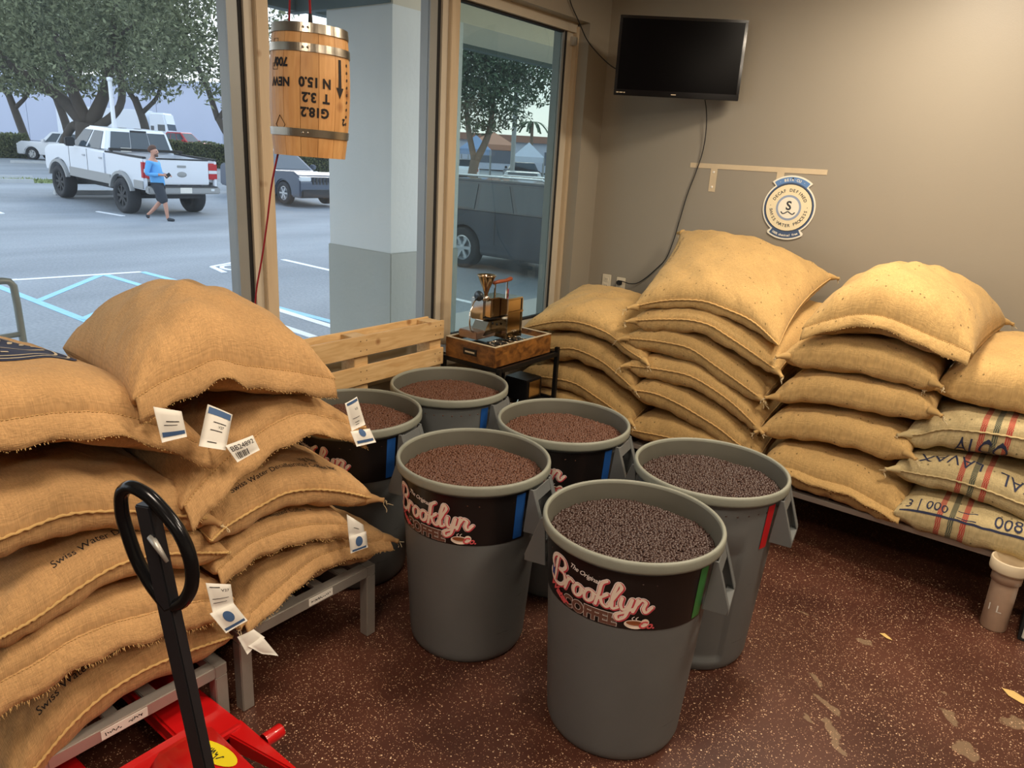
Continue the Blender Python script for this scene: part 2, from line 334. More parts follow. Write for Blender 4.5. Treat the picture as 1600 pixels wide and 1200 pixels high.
# ------------------------------------------------------------------ the room
SCRAPES = [(-.447, 2.758, .05, .018, -.6), (-.374, 2.641, .07, .02, -.7), (-.403, 2.517, .03, .012, -.6), (-.321, 2.512, .06, .02, -.8), (-.278, 2.449, .055, .02, -.9), (.018, 2.885, .045, .03, -.9), (.083, 2.723, .05, .03, -1.0), (-.357, 3.16, .03, .018, .3), (.217, 3.02, .06, .04, .5)]
def floor_mat():
    m = bpy.data.materials.new('epoxy_flake_floor'); m.use_nodes = True; n = m.node_tree; b = n.nodes['Principled BSDF']; Lk = n.links.new
    t = n.nodes.new('ShaderNodeTexCoord')
    base = n.nodes.new('ShaderNodeTexNoise'); base.inputs['Scale'].default_value = 2.2; base.inputs['Detail'].default_value = 7; Lk(t.outputs['Object'], base.inputs['Vector'])
    cr = n.nodes.new('ShaderNodeValToRGB'); cr.color_ramp.elements[0].position = .3; cr.color_ramp.elements[0].color = srgb(64, 35, 27); cr.color_ramp.elements[1].position = .72; cr.color_ramp.elements[1].color = srgb(92, 54, 40)
    Lk(base.outputs['Fac'], cr.inputs[0]); last = cr.outputs[0]
    # worn grey-tan scrapes
    wn = n.nodes.new('ShaderNodeTexNoise'); wn.inputs['Scale'].default_value = 5.5; wn.inputs['Detail'].default_value = 6; wn.inputs['Roughness'].default_value = .62
    mp = n.nodes.new('ShaderNodeMapping'); mp.inputs['Rotation'].default_value = (0, 0, .9); mp.inputs['Scale'].default_value = (1, 2.4, 1); Lk(t.outputs['Object'], mp.inputs[0]); Lk(mp.outputs[0], wn.inputs['Vector'])
    wr = n.nodes.new('ShaderNodeValToRGB'); wr.color_ramp.elements[0].position = .66; wr.color_ramp.elements[0].color = (0, 0, 0, 1); wr.color_ramp.elements[1].position = .69; wr.color_ramp.elements[1].color = (.75, .75, .75, 1)
    Lk(wn.outputs['Fac'], wr.inputs[0])
    dist = n.nodes.new('ShaderNodeTexNoise'); dist.inputs['Scale'].default_value = 16; dist.inputs['Detail'].default_value = 4; Lk(t.outputs['Object'], dist.inputs['Vector'])
    cen = n.nodes.new('ShaderNodeVectorMath'); cen.operation = 'MULTIPLY_ADD'; cen.inputs[1].default_value = (.09, .09, 0); Lk(dist.outputs['Color'], cen.inputs[0]); Lk(t.outputs['Object'], cen.inputs[2])
    acc = wr.outputs[0]
    for bx_, by_, ra, rb_, an in SCRAPES:
        mq = n.nodes.new('ShaderNodeMapping'); mq.vector_type = 'TEXTURE'; mq.inputs['Location'].default_value = (bx_ + .045, by_ + .045, 0); mq.inputs['Rotation'].default_value = (0, 0, an); mq.inputs['Scale'].default_value = (ra, rb_, 1); Lk(cen.outputs[0], mq.inputs[0])
        ln_ = n.nodes.new('ShaderNodeVectorMath'); ln_.operation = 'LENGTH'; Lk(mq.outputs[0], ln_.inputs[0])
        l2 = n.nodes.new('ShaderNodeMapRange'); l2.inputs['From Min'].default_value = .8; l2.inputs['From Max'].default_value = 1.0; l2.inputs['To Min'].default_value = .8; l2.inputs['To Max'].default_value = 0; Lk(ln_.outputs['Value'], l2.inputs['Value'])
        mxn = n.nodes.new('ShaderNodeMath'); mxn.operation = 'MAXIMUM'; Lk(acc, mxn.inputs[0]); Lk(l2.outputs[0], mxn.inputs[1]); acc = mxn.outputs[0]
    x = n.nodes.new('ShaderNodeMix'); x.data_type = 'RGBA'; x.inputs['B'].default_value = srgb(134, 112, 88); Lk(acc, x.inputs['Factor']); Lk(last, x.inputs['A']); last = x.outputs['Result']
    dn = n.nodes.new('ShaderNodeTexNoise'); dn.inputs['Scale'].default_value = 1.3; dn.inputs['Detail'].default_value = 3; Lk(t.outputs['Object'], dn.inputs['Vector'])
    for sc, th, dens, c in ((66, .15, .72, srgb(218, 186, 152)), (120, .21, .60, srgb(204, 164, 132)), (190, .24, .5, srgb(190, 150, 120)), (40, .08, .7, srgb(230, 204, 174))):
        v = n.nodes.new('ShaderNodeTexVoronoi'); v.inputs['Scale'].default_value = sc; Lk(t.outputs['Object'], v.inputs['Vector'])
        sp = n.nodes.new('ShaderNodeSeparateColor'); Lk(v.outputs['Color'], sp.inputs[0])
        rt = n.nodes.new('ShaderNodeMath'); rt.operation = 'MULTIPLY'; rt.inputs[1].default_value = th * 1.5; Lk(sp.outputs[1], rt.inputs[0])
        lt = n.nodes.new('ShaderNodeMath'); lt.operation = 'LESS_THAN'; Lk(v.outputs['Distance'], lt.inputs[0]); Lk(rt.outputs[0], lt.inputs[1])
        pr = n.nodes.new('ShaderNodeMath'); pr.operation = 'MULTIPLY_ADD'; pr.inputs[1].default_value = .9; pr.inputs[2].default_value = dens - .45; Lk(dn.outputs['Fac'], pr.inputs[0])
        g = n.nodes.new('ShaderNodeMath'); g.operation = 'LESS_THAN'; Lk(sp.outputs[0], g.inputs[0]); Lk(pr.outputs[0], g.inputs[1])
        mu = n.nodes.new('ShaderNodeMath'); mu.operation = 'MULTIPLY'; Lk(lt.outputs[0], mu.inputs[0]); Lk(g.outputs[0], mu.inputs[1])
        x = n.nodes.new('ShaderNodeMix'); x.data_type = 'RGBA'; x.inputs['B'].default_value = c; Lk(mu.outputs[0], x.inputs['Factor']); Lk(last, x.inputs['A']); last = x.outputs['Result']
    Lk(last, b.inputs['Base Color']); 
    rr = n.nodes.new('ShaderNodeMapRange'); rr.inputs['To Min'].default_value = .28; rr.inputs['To Max'].default_value = .55; Lk(base.outputs['Fac'], rr.inputs['Value']); Lk(rr.outputs[0], b.inputs['Roughness'])
    bp = n.nodes.new('ShaderNodeBump'); bp.inputs['Strength'].default_value = .12; bp.inputs['Distance'].default_value = .004; Lk(wn.outputs['Fac'], bp.inputs['Height']); Lk(bp.outputs[0], b.inputs['Normal'])
    return m
M_FLOOR = floor_mat()
M_WALL = mat('taupe_wall_paint', srgb(152, 144, 130), .45, noise=(2.5, .03), bump=(160, .04))
M_WALL2 = mat('rear_wall_paint', srgb(205, 196, 180), .7)
M_CEIL = mat('ceiling_paint', srgb(205, 200, 192), .85)
M_PATCH = mat('bare_patch', srgb(206, 188, 158), .6, noise=(20, .1))
XI, XG, YW = -2.91, -3.04, 4.82
def quad_wall(name, boxes, m, sides=None):
    b = MB()
    for lo, hi in boxes: b.box(lo, hi)
    return structure(b.obj(name, m))
structure(MB().box((-3.12, -4.6, -.12), (4.2, 4.95, 0)).obj('floor', M_FLOOR, origin=(0, 0, 0)))
structure(MB().box((-3.12, -4.6, 3.2), (4.2, 4.95, 3.3)).obj('ceiling', M_CEIL))
wall_back = structure(MB().box((-3.12, YW, 0), (4.2, 4.95, 3.2)).obj('wall_back', M_WALL))
quad_wall('wall_left', [((-3.12, -4.6, 2.82), (XI, YW, 3.2)), ((-3.12, 4.56, 0), (XI, YW, 2.82)), ((-3.12, -4.6, 0), (XI, 4.56, .74)), ((-3.12, -4.6, .74), (XI, -1.9, 2.82))], M_WALL)
structure(MB().box((4.1, -4.6, 0), (4.2, YW, 3.2)).obj('wall_right', M_WALL2))
structure(MB().box((-3.12, -4.7, 0), (4.2, -4.6, 3.2)).obj('wall_front', M_WALL2))
# ghost of a removed shelf on the wall: bare strip with bracket mark
g = MB(); g.box((-2.19, YW - .0025, 1.937), (-1.30, YW + .01, 1.968)); g.box((-2.04, YW - .003, 1.79), (-1.995, YW + .01, 1.94)); g.box((-1.60, YW - .003, 1.87), (-1.555, YW + .01, 1.94))
patch = g.obj('paint_patch', M_PATCH, wall_back); patch['label'] = 'bare pale strip left by a removed shelf'
g = MB()
for z in (1.82, 1.915): g.lathe([(0, -.004), (.006, -.003), (.008, 0)], 10, (-2.018, YW - .003, z), 'y')
g.obj('wall_anchor', M_WHITE, wall_back)

# storefront windows: outer metal, black gasket, inner wood; glass
M_ALUFRAME = mat('grey_aluminium_frame', srgb(150, 152, 150), .5, .4)
M_LIGHTFRAME = mat('cream_frame_paint', srgb(196, 186, 168), .45, noise=(10, .05))
def glass_mat(name, tint, refl, haze):
    m = bpy.data.materials.new(name); m.use_nodes = True; n = m.node_tree; n.nodes.clear(); Lk = n.links.new
    o = n.nodes.new('ShaderNodeOutputMaterial'); t = n.nodes.new('ShaderNodeBsdfTransparent'); t.inputs[0].default_value = tint
    g = n.nodes.new('ShaderNodeBsdfGlossy'); g.inputs['Roughness'].default_value = .015; g.inputs[0].default_value = (1, 1, 1, 1)
    fr = n.nodes.new('ShaderNodeFresnel'); fr.inputs[0].default_value = refl
    ge = n.nodes.new('ShaderNodeNewGeometry'); iv = n.nodes.new('ShaderNodeMath'); iv.operation = 'SUBTRACT'; iv.inputs[0].default_value = 1; Lk(ge.outputs['Backfacing'], iv.inputs[1])
    fm = n.nodes.new('ShaderNodeMath'); fm.operation = 'MULTIPLY'; Lk(fr.outputs[0], fm.inputs[0]); Lk(iv.outputs[0], fm.inputs[1])
    x = n.nodes.new('ShaderNodeMixShader'); Lk(fm.outputs[0], x.inputs[0]); Lk(t.outputs[0], x.inputs[1]); Lk(g.outputs[0], x.inputs[2])
    d = n.nodes.new('ShaderNodeBsdfTranslucent'); d.inputs[0].default_value = (.8, .9, 1, 1)
    nz = n.nodes.new('ShaderNodeTexNoise'); nz.inputs['Scale'].default_value = 3; nz.inputs['Detail'].default_value = 6
    tcn = n.nodes.new('ShaderNodeTexCoord'); mpn = n.nodes.new('ShaderNodeMapping'); mpn.inputs['Scale'].default_value = (1, 3, .6); Lk(tcn.outputs['Object'], mpn.inputs[0]); Lk(mpn.outputs[0], nz.inputs['Vector'])
    ml = n.nodes.new('ShaderNodeMath'); ml.operation = 'MULTIPLY'; ml.inputs[1].default_value = haze; Lk(nz.outputs['Fac'], ml.inputs[0])
    y = n.nodes.new('ShaderNodeMixShader'); Lk(ml.outputs[0], y.inputs[0]); Lk(x.outputs[0], y.inputs[1]); Lk(d.outputs[0], y.inputs[2]); Lk(y.outputs[0], o.inputs[0])
    return m
G_CLEAR = glass_mat('clear_pane', (.97, .99, 1, 1), 1.25, .05)
G_TINT = glass_mat('tinted_pane', (.68, .745, .72, 1), 1.5, .06)
ZB, ZT = .80, 2.76
def window(n, y0, y1, glass, yl=None, yr=None):
    wdw = structure(empty('window_%d' % n, (XG, (y0 + y1) / 2, ZB)))
    gl = MB().box((XG - .003, y0, ZB + .03), (XG + .003, y1, ZT)).obj('glass', glass, wdw)
    f = MB()
    f.box((XG - .05, y0 - .02, ZB - .06), (XG + .035, y1 + .02, ZB + .03)); f.obj('bottom_rail', M_LIGHTFRAME, wdw)
    MB().box((XG - .012, y0, ZB + .03), (XG + .02, y1, ZB + .045)).obj('gasket', M_BLKRUB, wdw)
    MB().box((XG - .012, y0, ZT - .012), (XG + .02, y1, ZT)).obj('gasket', M_BLKRUB, wdw)
    MB().box((XG - .05, y0 - .12, ZT), (XG + .045, y1 + .12, 2.82)).obj('head_rail', M_LIGHTFRAME, wdw)
    return wdw
W1 = window(1, -1.85, 1.93, G_CLEAR); W2 = window(2, 2.105, 3.15, G_CLEAR); W3 = window(3, 3.345, 4.42, G_TINT)
def mullion(y0, y1, wdw, wood_right=True):
    """y0..y1 overall: grey metal edge, black gasket, cream strip, wooden board"""
    wd = y1 - y0
    MB().box((XG - .06, y0, ZB), (XG + .012, y0 + wd * .30, ZT)).obj('metal_edge', M_ALUFRAME, wdw)
    MB().box((XG - .02, y0 + wd * .30, ZB), (XG + .016, y0 + wd * .40, ZT)).obj('gasket', M_BLKRUB, wdw)
    MB().box((XG - .06, y0 + wd * .40, ZB), (XG + .03, y0 + wd * .64, ZT)).obj('cream_edge', M_LIGHTFRAME, wdw)
    MB().box((XG - .06, y0 + wd * .64, ZB), (XG + .055, y1, ZT), .003).obj('wood_post', M_FRAMEWOOD, wdw)
mullion(1.93, 2.105, W1); mullion(3.15, 3.345, W2)
MB().box((XG - .06, 4.42, ZB), (XG + .012, 4.444, ZT)).obj('metal_edge', M_ALUFRAME, W3)
MB().box((XG - .02, 4.444, ZB), (XG + .016, 4.462, ZT)).obj('gasket', M_BLKRUB, W3)
MB().box((XG - .06, 4.462, ZB), (XG + .02, 4.53, ZT)).obj('cream_edge', M_LIGHTFRAME, W3)
MB().box((XG - .06, 4.53, ZB), (XG + .05, 4.57, 2.80), .003).obj('wood_post', M_FRAMEWOOD, W3)
MB().box((XG + .012, 4.50, 2.68), (XG + .05, 4.545, 2.735), .004).obj('window_catch', M_ALU, W3)
structure(MB().box((-3.1, -1.9, .70), (XI + .02, 4.56, .74)).obj('trim_1', M_LIGHTFRAME))

# ------------------------------------------------------------------ metal dunnage racks
def rack(label, x0, x1, y0, y1, top, slat_axis, n, t=.045, legs=None):
    r = empty('dunnage_rack', ((x0 + x1) / 2, (y0 + y1) / 2, 0)); tag(r, label, 'rack')
    def part(nm, lo, hi, bev=.003): return MB().box(lo, hi, bev).obj(nm, M_ALU, r)
    part('rail', (x0, y0, top - t), (x1, y0 + t, top)); part('rail', (x0, y1 - t, top - t), (x1, y1, top))
    part('rail', (x0, y0 + t, top - t), (x0 + t, y1 - t, top)); part('rail', (x1 - t, y0 + t, top - t), (x1, y1 - t, top))
    for i in range(n):
        f = (i + 1) / (n + 1)
        if slat_axis == 'x': c = y0 + (y1 - y0) * f; part('deck_slat', (x0 + t, c - .022, top - .02), (x1 - t, c + .022, top - .004))
        else: c = x0 + (x1 - x0) * f; part('deck_slat', (c - .022, y0 + t, top - .02), (c + .022, y1 - t, top - .004))
    for (lx, ly) in legs or ((x0, y0), (x1 - t, y0), (x0, y1 - t), (x1 - t, y1 - t)):
        part('leg', (lx, ly, 0), (lx + t, ly + t, top - t))
    return r
RK1 = rack('low aluminium rack over the red pallet jack forks', -2.90, -1.985, .53, 1.135, .235, 'x', 4)
RK2 = rack('aluminium rack under the sacks between pallet jack and barrels', -2.86, -1.975, 1.18, 1.80, .325, 'x', 4)
RK3 = rack('aluminium rack along the grey wall under the right-hand sacks', -1.12, .46, 3.79, 4.70, .318, 'y', 8, .03)
RK4 = rack('aluminium rack in the window corner behind the barrels', -2.74, -1.16, 3.79, 4.70, .318, 'y', 8, .03)
lb1 = lb = MB().box((-1.9852, .72, .196), (-1.983, .86, .228)).obj('label', M_WHITE, RK1); lb['label'] = 'white maker label strip'
lb = MB().box((-1.9752, 1.47, .288), (-1.973, 1.58, .318)).obj('label', M_WHITE, RK2); lb['label'] = 'white maker label strip'
def flat_print(parent, mtl, body, size, fn, name='lettering', **k):
    V, F = text2d(body, size, **k)
    return obj(name, [fn(a, b) for a, b in V], F, mtl, parent, smooth=False)
def scribble(parent, mtl, fn, w_, h_, n, seed, name='illegible_print', hw=.0012):
    r = random.Random(seed); V = []; F = []; x = 0
    for k in range(n):
        q = w_ / n; pts = [(x + q * .1, r.uniform(0, h_)), (x + q * .35, r.uniform(0, h_)), (x + q * .6, r.uniform(0, h_)), (x + q * .85, r.uniform(0, h_))]; x += q
        for a_, b_ in zip(pts, pts[1:]):
            dx, dy = b_[0] - a_[0], b_[1] - a_[1]; l_ = math.hypot(dx, dy) + 1e-9; ox, oy = -dy / l_ * hw, dx / l_ * hw; b0 = len(V)
            V += [fn(a_[0] + ox, a_[1] + oy), fn(a_[0] - ox, a_[1] - oy), fn(b_[0] - ox, b_[1] - oy), fn(b_[0] + ox, b_[1] + oy)]; F.append((b0, b0 + 1, b0 + 2, b0 + 3))
    return obj(name, V, F, mtl, parent, False)
scribble(lb, M_INK, lambda a, b: (-1.9725, 1.48 + a, .298 + b), .09, .010, 12, 1)
scribble(lb1, M_INK, lambda a, b: (-1.9825, .73 + a, .206 + b), .05, .012, 8, 2); scribble(lb1, M_INK, lambda a, b: (-1.9825, .80 + a, .208 + b), .045, .012, 6, 3)

# ------------------------------------------------------------------ sacks
class Sack: pass
def make_sack(label, F, B, tu, td, front='stitch', p=5, a=.40, m=None, group=None, ears='', bow=.05, flap=.065, droop=.9, lift=None, seed=0, wr=1.0, W=None, fray=.25, uoff=0, bulge=.020):
    """F: front edge left->right (world), B: back edge left->right; tu/td half thickness above and below the edge surface"""
    r = np.random.RandomState(seed + 11)
    m = m or M_TAN
    NU, NV = 56, 44
    tu_ = .5 - .5 * np.cos(np.linspace(0, PI, NU)); tv = .5 - .5 * np.cos(np.linspace(0, PI, NV))
    FF = np.array(F, float); BB = np.array(B, float)
    fine = np.linspace(0, 1, 201); Fc = catmull(FF, fine); Bc = catmull(BB, fine)
    lenU = np.linalg.norm(np.diff(Fc, axis=0), axis=1).sum(); lenV = np.linalg.norm(BB.mean(0) - FF.mean(0))
    out = FF.mean(0) - BB.mean(0); out[2] = 0; out /= np.linalg.norm(out)
    def mid(u, v):
        ue = .5 + (u - .5) * (1 - bow * 4 * v * (1 - v)); ve = .5 + (v - .5) * (1 - bow * 4 * u * (1 - u))
        f = np.stack([np.interp(ue, fine, Fc[:, k]) for k in range(3)], -1); b = np.stack([np.interp(ue, fine, Bc[:, k]) for k in range(3)], -1)
        return f * (1 - ve[..., None]) + b * ve[..., None]
    ph = r.rand(8, 3) * 6.28; kk = r.uniform(10, 38, (8, 2)) * r.choice([-1, 1], (8, 2)); am = r.uniform(.3, 1, 8)
    pk = r.rand(4) * 6.28; pf = r.uniform(55, 85, 4)
    def height(u, v, side):
        h = (np.clip(1 - np.abs(2 * u - 1) ** p, 0, 1) * np.clip(1 - np.abs(2 * v - 1) ** p, 0, 1)) ** (a if side == 0 else min(a, .34))
        s, t = u * lenU, v * lenV
        n = sum(am[i] * np.sin(kk[i, 0] * s + kk[i, 1] * t + ph[i, side]) for i in range(8)) * .0034
        du, dv = np.minimum(u, 1 - u) * lenU, np.minimum(v, 1 - v) * lenV
        puck = (np.exp(-du / .045) * np.sin(pf[side] * t + pk[side]) * np.clip(dv / .05, 0, 1) + np.exp(-dv / .05) * np.sin(pf[2 + side] * s + pk[2 + side]) * np.clip(du / .05, 0, 1))
        crease = np.exp(-((du + dv) / .16) ** 2) * np.sin((du - dv) * 90 + pk[side]) * .10
        return h * (1 + .09 * wr * puck + wr * crease) * 1.0 + h * n * wr / max(.05, (tu + td) / 2)
    UU, VV = np.meshgrid(tu_, tv, indexing='ij'); M = mid(UU, VV)
    top = M.copy(); top[..., 2] += tu * height(UU, VV, 0); bot = M.copy(); bot[..., 2] -= td * height(UU, VV, 1)
    dvm = VV * lenV; dum = np.minimum(UU, 1 - UU) * lenU
    for G_, amp in ((top, .45), (bot, 1.0)):
        G_ += out * (bulge * amp * np.sin(PI * np.clip(dvm / .12, 0, 1)) * np.clip(dum / .10, 0, 1))[..., None]
    V = list(top.reshape(-1, 3)); idt = np.arange(NU * NV).reshape(NU, NV); idb = idt.copy(); uv = [(x * lenU + uoff, y * lenV) for x, y in zip(UU.ravel(), VV.ravel())]
    for i in range(1, NU - 1):
        for j in range(1, NV - 1):
            idb[i, j] = len(V); V.append(bot[i, j]); uv.append((UU[i, j] * lenU + uoff, -VV[i, j] * lenV))
    Fs = []
    for i in range(NU - 1):
        for j in range(NV - 1):
            Fs.append((idt[i, j], idt[i + 1, j], idt[i + 1, j + 1], idt[i, j + 1])); Fs.append((idb[i, j], idb[i, j + 1], idb[i + 1, j + 1], idb[i + 1, j]))
    cx = M.mean((0, 1)); zmin = min(v[2] for v in V)
    o = obj('coffee_sack', V, Fs, m, None, True, uv, origin=(cx[0], cx[1], zmin)); tag(o, label, 'sack', group)
    K = Sack(); K.o = o; K.top, K.bot, K.lenU, K.lenV, K.tu, K.tv, K.out = top, bot, lenU, lenV, tu_, tv, out
    def surf(s, t, side='top', off=.0012):
        """point on the cloth, s metres from the left end, t metres from the front edge"""
        G = top if side == 'top' else bot
        u = min(max(s / lenU, .001), .999); v = min(max(t / lenV, .001), .999)
        i = min(np.searchsorted(tu_, u, 'right') - 1, NU - 2); j = min(np.searchsorted(tv, v, 'right') - 1, NV - 2)
        x = (u - tu_[i]) / (tu_[i + 1] - tu_[i]); y = (v - tv[j]) / (tv[j + 1] - tv[j])
        P = (G[i, j] * (1 - x) + G[i + 1, j] * x) * (1 - y) + (G[i, j + 1] * (1 - x) + G[i + 1, j + 1] * x) * y
        du = G[i + 1, j] - G[i, j]; dv = G[i, j + 1] - G[i, j]; nn = np.cross(du, dv); nn /= np.linalg.norm(nn) + 1e-12
        if side != 'top': nn = -nn
        return P + nn * off
    K.surf = surf
    fr = M[:, 0]  # front edge points
    if front == 'stitch':
        b = MB(); us = np.linspace(0, NU - 1, 110); pts = np.stack([np.interp(us, np.arange(NU), fr[:, k]) for k in range(3)], -1) + out * .004
        pts[:, 2] += np.sin(np.arange(110) * 2.1) * .0018; rad = .0046 + .0014 * np.sin(np.arange(110) * 2.6 + 1)
        b.tube(pts, rad, 6); obj('seam', b.V, b.F, M_GREY if m is M_GREY else M_SEAM, o)
        # side seams, thinner
        for e in (0, NU - 1):
            b = MB(); b.tube(M[e, ::2] + (0, 0, .001), .003, 5); obj('seam', b.V, b.F, M_GREY if m is M_GREY else M_SEAM, o)
    if front == 'hem':
        n = 72; us = np.linspace(.012, .988, n); NW = 6
        base = np.stack([np.interp(us, tu_, fr[:, k]) for k in range(3)], -1)
        lf = np.zeros(n) if lift is None else np.interp(us, [q[0] for q in lift], [q[1] for q in lift])
        wv = .012 * np.sin(us * 9 + pk[0]) + .006 * np.sin(us * 23 + pk[1])
        V2 = []; uv2 = []; 
        up = np.array([0, 0, 1.])
        for lay in (0, 1):
            for i in range(n):
                ang = -droop + lf[i] + wv[i] * 6
                L_ = flap * (1 + .06 * math.sin(us[i] * 31 + pk[2]))
                for j in range(NW):
                    q = j / (NW - 1); aa = ang * (.55 + .45 * q)
                    d = out * math.cos(aa) + up * math.sin(aa)
                    nrm = out * -math.sin(aa) + up * math.cos(aa)
                    V2.append(base[i] - out * .012 + up * .005 + d * (L_ * q) + nrm * ((.0035 if lay == 0 else -.0035) * (1 + .3 * math.sin(i * 1.7))))
                    uv2.append((us[i] * lenU, q * flap + lay * .3))
        F2 = []; N1 = n * NW
        for i in range(n - 1):
            for j in range(NW - 1):
                q = i * NW + j; F2.append((q, q + NW, q + NW + 1, q + 1)); F2.append((N1 + q, N1 + q + 1, N1 + q + NW + 1, N1 + q + NW))
        for i in range(n - 1):
            q = i * NW + NW - 1; F2.append((q, q + NW, N1 + q + NW, N1 + q)); q = i * NW; F2.append((q, N1 + q, N1 + q + NW, q + NW))
        for q0 in (0, (n - 1) * NW):
            for j in range(NW - 1): F2.append((q0 + j, q0 + j + 1, N1 + q0 + j + 1, N1 + q0 + j))
        hm = obj('hem_flap', V2, F2, m, o, True, uv2)
        V2 = np.array(V2)
        b = MB(); st = V2[:N1].reshape(n, NW, 3)[:, 1] + up * .002
        for i in range(0, n - 1): b.tube([st[i], st[i] * .45 + st[i + 1] * .55 + up * .001], .0016, 5)
        obj('stitching', b.V, b.F, M_SEAM, hm)
        b = MB(); ed = V2[:N1].reshape(n, NW, 3)[:, NW - 1]
        for i in range(0, n):
            for q in range(2):
                a0 = ed[i] + r.uniform(-.004, .004, 3); b.tube([a0, a0 + out * r.uniform(.002, .006) + np.array([r.uniform(-.004, .004), r.uniform(-.004, .004), r.uniform(-.014, -.004)]) * fray], .0009, 4)
        fz = obj('frayed_edge', b.V, b.F, M_SEAM, hm); fz['kind'] = 'stuff'
        K.flap = V2[:N1].reshape(n, NW, 3)
    def ear(i, j, sgn):
        c = M[i, j]; side = M[i, j] - M[NU // 2, j]; side[2] *= .3; side /= np.linalg.norm(side)
        d = side * .8 + out * (.55 if j == 0 else -.55); d /= np.linalg.norm(d)
        k = 9; q = np.linspace(0, 1, k); ln = r.uniform(.022, .04)
        pts = c - d * .03 + d * (q * (ln + .03))[:, None] + np.array([0, 0, -1]) * (q ** 2 * r.uniform(.0, .02))[:, None]
        b = MB(); b.tube(pts, np.interp(q, [0, .5, .8, 1], [.024, .015, .008, .011]), 9)
        e = obj('corner_ear', b.V, b.F, m, o)
        b = MB()
        for s in range(3):
            t0 = pts[-1]; ll = r.uniform(.03, .08); a0 = r.uniform(0, 6.28); q2 = np.linspace(0, 1, 7)
            pp = t0 + (d * .2 + np.array([math.cos(a0) * .25, math.sin(a0) * .25, -.5 if s else -.2])) * (q2 * ll)[:, None] + np.array([.006 * np.sin(q2 * 7 + s), .006 * np.cos(q2 * 6 + s * 2), 0 * q2]).T
            b.tube(pp, .0013, 5)
        obj('loose_thread', b.V, b.F, M_THREAD, e)
    if 'l' in ears: ear(0, 0, -1)
    if 'r' in ears: ear(NU - 1, 0, 1)
    if 'L' in ears: ear(0, NV - 1, -1)
    if 'R' in ears: ear(NU - 1, NV - 1, 1)
    K.M = M
    return K
def refine(V, F):
    bm = bmesh.new(); vs = [bm.verts.new((a, b, 0)) for a, b in V]
    for f in F:
        try: bm.faces.new([vs[i] for i in f])
        except ValueError: pass
    bmesh.ops.triangulate(bm, faces=bm.faces[:])
    for _ in range(4):
        es = [e for e in bm.edges if e.calc_length() > .012]
        if not es: break
        bmesh.ops.subdivide_edges(bm, edges=es, cuts=1); bmesh.ops.triangulate(bm, faces=bm.faces[:])
    bm.verts.index_update(); V2 = [(v.co.x, v.co.y) for v in bm.verts]; F2 = [[v.index for v in f.verts] for f in bm.faces]; bm.free(); return V2, F2
def sack_text(K, body, size, s0, t0, side='top', rot=0, mtl=None, shear=0, align='CENTER', name='printed_lettering', offset=0):
    V, F = text2d(body, size, shear, offset, align); c, s = math.cos(rot), math.sin(rot)
    if size > .05: V, F = refine(V, F)
    P = [K.surf(s0 + a * c - b * s, t0 + (a * s + b * c) * (1 if side == 'top' else -1), side, .0024 if size > .05 else .0014) for a, b in V]
    return obj(name, P, F, mtl or M_INK, K.o, smooth=False)

YF, YB = 3.75, 4.64
def fx(pts, y=YF): return [(x, y, z) for x, z in pts]
def fy(pts, x=-1.97): return [(x, y, z) for y, z in pts]
GA, GC, GD, GE, GN, GF = 'sacks stacked in the window corner', 'sacks stacked left of the round sign', 'sacks stacked right of the round sign', 'sacks at the far right end of the rack', 'sacks stacked behind the jack handle', 'sacks stacked beside the pallet'
# --- stack in the window corner
A1 = make_sack('tan sack, lowest in the window-corner stack behind the roaster stand', fx([(-2.72, .42), (-2.3, .44), (-1.97, .41)]), fx([(-2.7, .44), (-1.97, .42)], YB), .09, .085, group=GA, seed=1)
A2 = make_sack('tan sack second from the bottom in the window-corner stack', fx([(-2.74, .56), (-2.51, .595), (-2.30, .60), (-2.17, .56), (-2.05, .52), (-1.88, .46)]), fx([(-2.72, .62), (-2.3, .62), (-1.92, .58)], YB), .095, .10, group=GA, seed=2, ears='lr')
A3 = make_sack('tan sack second from the top in the window-corner stack', fx([(-2.74, .76), (-2.45, .80), (-2.35, .82), (-2.24, .81), (-2.12, .78), (-2.01, .73), (-1.89, .67)]), fx([(-2.74, .80), (-2.3, .82), (-1.95, .78)], YB), .095, .10, group=GA, seed=3, ears='r')
A4 = make_sack('tan sack topmost in the window corner beside the coffee roaster', fx([(-2.73, .88), (-2.60, .93), (-2.42, .98), (-2.30, .99), (-2.19, .98), (-2.07, .95), (-1.98, .90), (-1.83, .85)]), fx([(-2.79, 1.07), (-2.4, 1.05), (-1.98, 1.00)], 4.55), .10, .10, p=2.6, group=GA, seed=4, ears='r')
# --- stack left of the sign
C1 = make_sack('tan sack at the bottom of the stack left of the round sign', fx([(-1.92, .41), (-1.5, .43), (-1.12, .40)]), fx([(-1.92, .42), (-1.12, .41)], YB), .11, .085, group=GC, seed=5)
C2 = make_sack('tan sack second from the bottom, left of the round sign', fx([(-1.91, .66), (-1.76, .67), (-1.60, .64), (-1.47, .60), (-1.35, .56), (-1.24, .51), (-1.11, .46)]), fx([(-1.92, .64), (-1.5, .63), (-1.13, .58)], YB), .09, .115, group=GC, seed=6)
C3 = make_sack('tan sack third from the bottom, left of the round sign', fx([(-1.96, .80), (-1.71, .82), (-1.57, .82), (-1.43, .78), (-1.29, .72), (-1.13, .625)]), fx([(-1.93, .80), (-1.5, .81), (-1.12, .75)], YB), .08, .10, group=GC, seed=7, ears='lr')
C4 = make_sack('tan sack fourth from the bottom, left of the round sign', fx([(-1.99, .96), (-1.73, .98), (-1.59, .975), (-1.43, .91), (-1.31, .86), (-1.14, .79)]), fx([(-1.95, .95), (-1.5, .97), (-1.12, .91)], YB), .08, .10, group=GC, seed=8, ears='lr')
